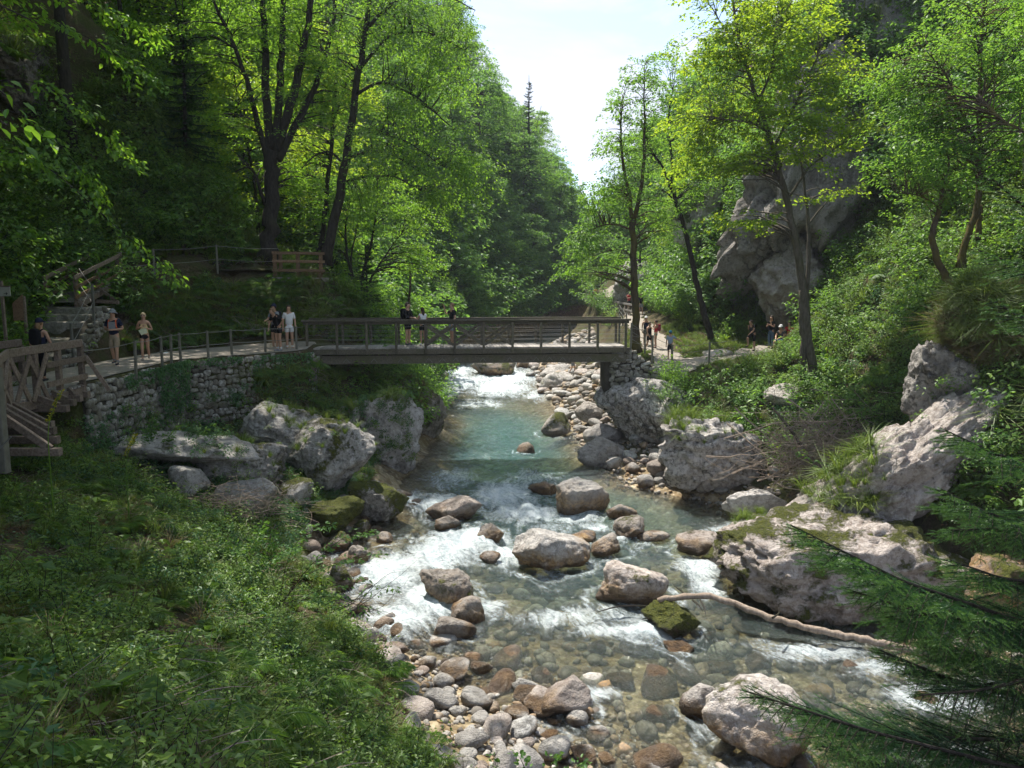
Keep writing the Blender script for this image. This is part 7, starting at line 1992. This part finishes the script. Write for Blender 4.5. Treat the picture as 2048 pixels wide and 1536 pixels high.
# ---- heap of dead brush
bc = BRUSH + Vector((0, 0, .1))
t = thing('brush_pile', 'tangled heap of dead grey-brown branches beside the big cracked boulder', 'brush pile', bc)
rb = np.random.default_rng(8)
def brush(n, r0, L, mat, name, joined):
    mb = MB()
    for i in range(n):
        c = np.array(bc) + rb.normal(0, 1, 3) * np.array([1.05, .5, .55]) + np.array([0, 0, .75])
        a = rb.uniform(-.6, .9) if rb.random() < .6 else rb.uniform(0, 6.28); d = np.array([math.cos(a), rb.normal(0, .5), rb.normal(.05, .55)]); d /= np.linalg.norm(d)
        ln = L * rb.uniform(.5, 1.2); bend = rb.normal(0, .22, 3) * ln; bend[2] -= .12 * ln
        q = smooth_line([c - d * ln / 2, c + bend * .6, c + d * ln / 2 + bend * .2], 7) + rb.normal(0, .02, (7, 3))
        q[:, 2] = np.maximum(q[:, 2], bc.z - .35)
        if not joined: mb = MB()
        mb.tube(q, np.linspace(r0 * rb.uniform(.7, 1.3), r0 * .25, 7), 4 if joined else 6, False)
        if not joined: child(mb, name, mat, t)
    if joined: child(mb, name, mat, t, kind='stuff')
brush(46, .024, 2.8, M['twig'], 'branch', False)
brush(640, .010, 1.7, M['twig'], 'twigs', True)
for (a, b, D_, r_) in (((1545, 815), (1612, 905), bc.y, .06), ((1660, 905), (1662, 955), bc.y - .4, .055)):
    m_ = MB(); m_.tube(smooth_line([at(*a, D_), at((a[0] + b[0]) / 2 + 4, (a[1] + b[1]) / 2, D_), at(*b, D_)], 8), np.linspace(r_ * .6, r_, 8), 7); child(m_, 'branch', M['bark_grey'], t)
# drift heap far upstream and dry twigs on the left bank
def drift(name, label, c, sx, n, L, r0, seed):
    rg = np.random.default_rng(seed); mb = MB()
    for i in range(n):
        p = np.array(c) + rg.normal(0, 1, 3) * np.array([sx, sx * .4, .28]); d = np.array([rg.normal(0, 1), rg.normal(0, .4), rg.normal(.05, .3)]); d /= np.linalg.norm(d); ln = L * rg.uniform(.4, 1.1)
        q = smooth_line([p - d * ln / 2, p + rg.normal(0, .1, 3) * ln, p + d * ln / 2], 5); mb.tube(q, np.linspace(r0, r0 * .3, 5), 4, False)
    t = thing(name, label, 'brush pile', c); o = mb.build('twigs', M['twig'], None); o.parent = t; o.matrix_parent_inverse = Matrix.Translation(-Vector(c)); o['kind'] = 'stuff'; return t
drift('drift_heap', 'heap of bleached driftwood on the far right shore under the bridge', at(1130, 728, 68), 2.3, 150, 2.4, .035, 1)
drift('drift_heap', 'dry twigs heaped between the rough boulder and the shrub on the left bank', at(480, 1010, 20.3), .9, 240, .9, .008, 2)
drift('drift_heap', 'small brown mat of roots and twigs at the left water edge', on_water(715, 1275, .15), .3, 200, .35, .004, 3)
# ---- spruce reaching in from the right
def bough(root, tip, sag, seed, dens=1.0, wide=.55):
    rg = np.random.default_rng(seed); root = np.array(root); tip = np.array(tip)
    wood = MB(); nd_ = MB(); ntip = MB()
    L = np.linalg.norm(tip - root)
    ax_ = smooth_line([root, root * .66 + tip * .34 + np.array([0, 0, -sag * .7]), root * .33 + tip * .67 + np.array([0, 0, -sag]), tip], 40)
    wood.tube(ax_, np.linspace(.022, .005, 40), 6, False)
    segs = []
    def twig(a, b, drop):
        q = np.array([a, a * .5 + b * .5 + np.array([0, 0, -drop * .4]), b + np.array([0, 0, -drop])]); segs.append(q); return q
    tdir = unit(tip - root)
    side = unit(np.cross(tdir, [0, 0, 1.0]))
    n = int(L / .062 * dens)
    for i in range(n):
        f = (i + .5) / n
        p = ax_[int(f * 39)]
        ln = L * wide * 1.15 * (1 - f) ** .7 * rg.uniform(.55, 1.0) * min(1, .35 + f * 3) + .07
        ln = min(ln, .85)
        for s in (-1, 1):
            d = unit(tdir * rg.uniform(.7, 1.0) + side * s * rg.uniform(.55, .85) + np.array([0, 0, rg.uniform(-.35, .12)]))
            q = twig(p, p + d * ln, ln * rg.uniform(.05, .35))
            wood.tube(q, [.006, .004, .002], 3, False)
            m = int(ln / .07)
            for j in range(m):
                g_ = (j + .6) / (m + .2); pp = (q[0] * (1 - g_) + q[2] * g_) * .5 + q[1] * .5 if abs(g_ - .5) < .3 else (q[0] * (1 - g_) + q[2] * g_)
                l2 = ln * .42 * (1 - g_ * .75) * rg.uniform(.6, 1.1) + .035
                for s2 in (-1, 1):
                    d2 = unit(d * .85 + np.cross(d, [0, 0, 1.0]) * s2 * .6 + np.array([0, 0, rg.uniform(-.3, .1)]))
                    twig(pp, pp + d2 * l2, l2 * .12)
    twig(ax_[36], ax_[39] + tdir * .04, 0)
    for q in segs:
        ln = np.linalg.norm(q[2] - q[0]); k = max(6, int(ln * 360))
        t_ = rg.random(k); pos = q[0] * ((1 - t_) ** 2)[:, None] + 2 * q[1] * (t_ * (1 - t_))[:, None] + q[2] * (t_ ** 2)[:, None]
        d = unit(q[2] - q[0]); r_ = unit(rg.normal(size=(k, 3)) + np.array([0, 0, .5])); r_ = unit(r_ - np.outer(r_ @ d, d))
        nl = .019 * rg.uniform(.75, 1.15, k)
        e = pos + (r_ * .72 + d * .75) * nl[:, None]
        w = unit(np.cross(r_, d)) * .0018
        V = np.stack([pos - w, pos + w, e], 1)
        young = t_ > (1 - min(.75, .075 / max(ln, .05)))
        for mbx, mk in ((nd_, ~young), (ntip, young)):
            if mk.any(): v_ = V[mk].reshape(-1, 3); mbx.add(v_, None, np.arange(len(v_)).reshape(-1, 3))
    return wood, nd_, ntip
sp = Vector((7.3, 6.6, -6.2))
t = thing('spruce_tree', 'dark green spruce reaching its boughs in from the right edge', 'tree', sp)
inv = Matrix.Translation(-sp)
def put(mb, nm, mt, smooth=False):
    o = mb.build(nm, mt, None, smooth); o.parent = t; o.matrix_parent_inverse = inv; return o
m_ = MB(); m_.tube([sp - Vector((0, 0, 1)), sp + Vector((0, 0, 4)), sp + Vector((.05, 0, 9)), sp + Vector((.1, 0, 14))], [.17, .13, .08, .03], 9); put(m_, 'trunk', M['bark'], True)
def trunk_at(z): return np.array([sp.x, sp.y, z])
def ray_pt(px, py, D): return np.array(at(px, py, D))
tree_tris = 0
for k, (rt, tipx, sag, dn, wd) in enumerate((
    (ray_pt(2200, 1290, 6.1), ray_pt(1582, 1050, 5.6), .10, 1.0, .42), (ray_pt(2180, 1570, 5.6), ray_pt(1492, 1382, 5.0), .05, 1.0, .38), (ray_pt(2150, 1420, 6.4), ray_pt(1760, 1300, 5.8), .06, .9, .42),
    (ray_pt(2150, 1080, 6.4), ray_pt(1882, 978, 6.0), .05, 1.0, .50), (ray_pt(2160, 960, 6.5), ray_pt(1890, 860, 6.2), .04, 1.0, .50), (ray_pt(2150, 560, 6.6), ray_pt(1956, 500, 6.3), .02, .9, .36), (ray_pt(2140, 480, 6.4), ray_pt(1978, 352, 6.0), .02, .8, .32),
    (ray_pt(2150, 680, 6.6), ray_pt(1985, 600, 6.3), .03, .9, .45), (ray_pt(2190, 1180, 6.2), ray_pt(1900, 1120, 5.8), .06, 1.0, .55), (ray_pt(2150, 1620, 5.8), ray_pt(1640, 1490, 5.4), .05, .9, .45), (ray_pt(2180, 1250, 6.3), ray_pt(1700, 1180, 6.0), .12, 1.0, .5), (ray_pt(2180, 1480, 6.0), ray_pt(1620, 1440, 5.6), .08, .9, .45), (ray_pt(2160, 1020, 6.7), ray_pt(1900, 1060, 6.4), .05, 1.0, .55), (ray_pt(2160, 1360, 6.6), ray_pt(1780, 1230, 6.2), .1, 1.0, .5), (ray_pt(2170, 1540, 6.3), ray_pt(1850, 1500, 6.0), .05, .9, .55), (ray_pt(2170, 1330, 5.7), ray_pt(1840, 1390, 5.5), .05, .9, .5))):
    wood, nd_, ntip = bough(rt, tipx, sag, 40 + k, dn, wd)
    base_z = rt[2] + .25
    wood.tube(smooth_line([trunk_at(base_z), (trunk_at(base_z) + rt) / 2 + np.array([0, 0, .02]), rt], 8), np.linspace(.035, .022, 8), 6, False)
    o = put(wood, 'bough', M['bark'])
    n_o = put(nd_, 'needles', M['needle']); n_o.parent = o; n_o.matrix_parent_inverse = Matrix.Identity(4)
    n_o = put(ntip, 'young_needles', M['needle_tip']); n_o.parent = o; n_o.matrix_parent_inverse = Matrix.Identity(4)
# ---- leafy branches hanging in at the upper left
def hanging(name, label, base, trunk, limbs, leaf, L, W, nl, spray, droop, seed):
    rg = np.random.default_rng(seed)
    t = thing(name, label, 'tree', base); inv = Matrix.Translation(-Vector(base))
    m_ = MB(); q = smooth_line(trunk, 14); m_.tube(q, np.linspace(.16, .06, 14), 8); o = m_.build('trunk', M['bark'], None, True); o.parent = t; o.matrix_parent_inverse = inv
    lf = MB(); lf.fine = True; rt, dr, sz = [], [], []
    for pts, n in limbs:
        q = smooth_line(pts, 24); m_ = MB(); m_.tube(q, np.linspace(.028, .004, 24), 5, False); o = m_.build('limb', M['bark'], None, True); o.parent = t; o.matrix_parent_inverse = inv
        tg = np.gradient(q, axis=0)
        for i in range(n):
            k = int(rg.uniform(6, 23.9)); d = unit(tg[k] + 1e-6); s = np.cross(d, [0, 0, 1.0]) * rg.choice([-1, 1]) * rg.uniform(.3, 1.0)
            rt.append(q[k] + rg.normal(0, .03, 3)); dr.append(d * .9 + s + np.array([0, 0, rg.uniform(-.35, .05)])); sz.append(spray * rg.uniform(.6, 1.2))
    sprays(lf, np.array(rt), np.array(dr), np.array(sz), nl, L, W, droop, .05, rg, .5)
    o = lf.build('crown', leaf, None); o.parent = t; o.matrix_parent_inverse = inv
    return t
D = 13
tb = (-12.2, 12.5, -3.5)
hanging('beech_tree', 'overhanging beech with leafy branches sweeping down at the upper left', tb, [tb, (-12.0, 12.4, 0), (-11.7, 12.5, 4), (-11.5, 12.6, 9)],
    [([(-11.8, 12.5, 3.0), at(60, 20, D), at(170, 70, D), at(275, 135, D + .3)], 26), ([(-11.8, 12.5, 2.2), at(40, 150, D), at(150, 200, D), at(245, 290, D + .2)], 26), ([(-12, 12.4, 1.0), at(30, 290, D), at(120, 350, D), at(205, 430, D), at(262, 480, D + .2), at(318, 520, D + .3)], 30),
     ([(-11.7, 12.5, 4.2), at(120, -30, D), at(210, 20, D), at(300, 60, D + .6)], 20), ([(-11.8, 12.5, 1.6), at(20, 210, D), at(110, 275, D), at(170, 350, D)], 20)],
    M['leaf'], .10, .06, 26, .62, .18, 5)
D = 4.6
tb = (-5.2, 4.6, -3.2)
hanging('beech_tree', 'nearest beech twigs with large leaves at the top left corner', tb, [tb, (-5.1, 4.6, -1), (-4.9, 4.6, 1.5), (-4.8, 4.6, 4.5)],
    [([(-4.9, 4.6, 1.6), at(-60, -20, D), at(10, 15, D), at(62, 40, D)], 5), ([(-4.9, 4.6, .9), at(-70, 130, D), at(-10, 170, D), at(40, 215, D)], 5), ([(-4.95, 4.6, .7), at(-80, 200, D), at(-20, 230, D), at(15, 250, D)], 3)],
    M['leaf'], .085, .055, 9, .32, .2, 6)
# ---- single plants of the near bank
def near_plant(key, name, label, px, py, s, cat, rz=0, dz=0.0):
    src = [o for o in PL.objects if o.name == 'plant_%02d' % PLN[key]][0]
    p = hit(px, py)
    o = bpy.data.objects.new(name, src.data); COL.objects.link(o); o.location = p + Vector((0, 0, dz)); o.scale = (s,) * 3; o.rotation_euler = (0, 0, rz)
    tag(o, label, cat); return o
near_plant('hart', 'strap_fern', 'bright strap-leaved fern standing up alone on the near left bank', 160, 1235, 1.2, 'fern', .4)
near_plant('hart', 'strap_fern', 'second strap-leaved fern lower on the near left bank', 170, 1370, .75, 'fern', 2.0)
near_plant('hart', 'strap_fern', 'small strap-leaved fern at the bottom left corner', 60, 1525, .55, 'fern', 1.0)
near_plant('fern', 'fern', 'large feathery fern above the shingle at the bottom of the left bank', 610, 1400, 1.7, 'fern', .3)
near_plant('fern', 'fern', 'smaller fern left of the large feathery fern', 520, 1440, 1.2, 'fern', 1.3)
near_plant('bush', 'leafy_shrub', 'broad-leaved bush in sun at the foot of the twin-trunked maple', 1590, 828, 1.7, 'shrub', .3)
near_plant('bush', 'leafy_shrub', 'bright sprig of leaves in front of the abutment boulder', 1345, 828, 1.3, 'shrub', 1.3)
near_plant('grass0', 'grass_tuft', 'grass tuft hiding the foot of the steel post', 30, 900, 1.3, 'grass tuft')
def shrub_px(label, base, stems, D, L, W, nl, spray, seed):
    rg = np.random.default_rng(seed); t = thing('leafy_shrub', label, 'shrub', tuple(base)); inv = Matrix.Translation(-Vector(base))
    lf = MB(); lf.fine = True; rt, dr, sz = [], [], []
    for pts in stems:
        q = smooth_line([tuple(base)] + [tuple(at(px, py, D + dd)) for px, py, dd in pts], 14); m_ = MB(); m_.tube(q, np.linspace(.009, .003, 14), 4, False); o = m_.build('stem', M['bark'], None); o.parent = t; o.matrix_parent_inverse = inv
        tg = np.gradient(q, axis=0)
        for k in range(5, 14, 1):
            d = unit(tg[k] + 1e-6); s = np.cross(d, [0, 0, 1.0]) * rg.choice([-1, 1]) * rg.uniform(.4, 1.1); rt.append(q[k]); dr.append(d * .7 + s); sz.append(spray * rg.uniform(.6, 1.2))
    sprays(lf, np.array(rt), np.array(dr), np.array(sz), nl, L, W, .15, .06, rg, .5)
    o = lf.build('leaves', M['herb_light'], None); o.parent = t; o.matrix_parent_inverse = inv
M['herb_light'] = leaf_mat('leaf_ash_sapling', (.075, .16, .04), (.14, .28, .04), tw=.4, gloss=.02)
b = hit(560, 1210)
shrub_px('ash sapling leaning over the foaming left channel', b, [[(620, 1130, 0), (690, 1070, .1), (735, 1060, .2)], [(610, 1150, -.3), (680, 1120, -.3), (745, 1105, -.3)], [(640, 1180, -.5), (710, 1160, -.5), (775, 1180, -.5)], [(570, 1130, .2), (600, 1070, .3), (650, 1050, .4)], [(600, 1200, -.6), (660, 1190, -.8), (730, 1215, -.8)], [(540, 1140, 0), (545, 1090, 0)], [(520, 1160, -.2), (490, 1110, 0)]], b.y, .10, .045, 15, .42, 3)
b = hit(480, 1160)
shrub_px('low leafy shrub left of the ash sapling', b, [[(470, 1100, 0), (440, 1060, 0)], [(500, 1100, 0), (520, 1060, 0)], [(420, 1130, -.3), (380, 1100, -.3)], [(540, 1120, -.2), (580, 1100, -.2)]], b.y, .09, .045, 15, .4, 4)
b = hit(300, 940)
shrub_px('bluish leafy shrub under the stone wall', b, [[(290, 900, 0), (260, 880, 0)], [(320, 900, 0), (340, 870, 0)], [(300, 890, 0), (305, 850, 0)], [(370, 900, .4), (410, 860, .5)], [(240, 930, 0), (200, 920, 0)]], b.y, .10, .05, 16, .45, 5)
# bare twigs leaning over the white water, and the leafy sprig at the bottom edge
m_ = MB()
rg = np.random.default_rng(3)
for i in range(14):
    a = (rg.uniform(650, 720), rg.uniform(1190, 1240)); b = (rg.uniform(740, 840), rg.uniform(1120, 1250)); Dd = 14.2 + rg.normal(0, .3)
    q = smooth_line([at(*a, Dd), at((a[0] + b[0]) / 2, (a[1] + b[1]) / 2 + rg.normal(0, 14), Dd), at(*b, Dd)], 8) + rg.normal(0, .012, (8, 3)); m_.tube(q, np.linspace(.008, .002, 8), 3, False)
o = m_.build('bare_twigs', M['bark'], None); tag(o, 'bare dark twigs leaning out over the foam at the left bank', 'twigs')
b = at(1080, 1620, 7.0)
shrub_px('small round-leaved sprig at the bottom edge over the shingle', b, [[(1090, 1560, 0), (1110, 1515, 0)], [(1060, 1560, 0), (1040, 1515, 0)], [(1000, 1560, 0), (990, 1525, 0)], [(1130, 1560, 0), (1160, 1530, 0)]], 7.0, .055, .035, 7, .16, 6)
# mullein stalks with yellow flowers
for lab, px0, py0, px1, py1, D_ in (('yellow-flowered mullein stalk leaning in front of the boardwalk struts', 93, 845, 124, 780, 14.2), ('smaller yellow mullein stalk before the stone wall', 250, 912, 272, 868, 15.5)):
    a = at(px0, py0, D_); b = at(px1, py1, D_); t = thing('mullein_plant', lab, 'plant', (a.x, a.y, ground(a.x, a.y, 0)))
    m_ = MB(); m_.tube(smooth_line([Vector(t.location), a, (a + b) / 2 + Vector((.02, 0, .02)), b], 12), np.linspace(.014, .006, 12), 5); child(m_, 'stalk', M['hart'], t)
    m_ = MB(); k = 130; f = rg.random(k); an = rg.uniform(0, 6.28, k); o_ = np.stack([np.cos(an), np.sin(an) * .8, rg.uniform(-.2, .6, k)], 1)
    m_.leaves(np.array(a) + np.outer(f, np.array(b - a)) + o_ * .012, o_, np.tile([0, 0, 1.0], (k, 1)) + rg.normal(0, .4, (k, 3)), .045, .035, .2); child(m_, 'flowers', M['yellow'] if 'yellow' in M else M.setdefault('yellow', leaf_mat('yellow_flower', (.36, .34, .02), (.3, .28, .02), tw=.3)), t)
# a scrap of white litter on the path
m_ = MB(); p = at(330, 697, 29.5); p.z = -2.70; V, T = rock_shape(2, 5, rough=.25); m_.add(V * np.array([.12, .09, .05]) + np.array(p), None, T); o = m_.build('paper_scrap', WHITE, None); tag(o, 'crumpled white paper scrap lying on the path edge', 'litter')
# ================================================================== AIR
m, nt, out = new_mat('valley_haze')
pv = nt.nodes.new('ShaderNodeVolumePrincipled')
pv.inputs['Color'].default_value = (.80, .88, 1.0, 1)
pv.inputs['Density'].default_value = 0.00032
pv.inputs['Anisotropy'].default_value = 0.0
nt.links.new(pv.outputs[0], out.inputs['Volume'])
V = [(x, y, z) for x in (-172, 172) for y in (-42, 205) for z in (-12, 96)]
hz = link('haze', mesh_np('haze', V, [(0, 1, 3, 2), (4, 6, 7, 5), (0, 4, 5, 1), (2, 3, 7, 6), (0, 2, 6, 4), (1, 5, 7, 3)], None, False, [m]), kind='stuff')
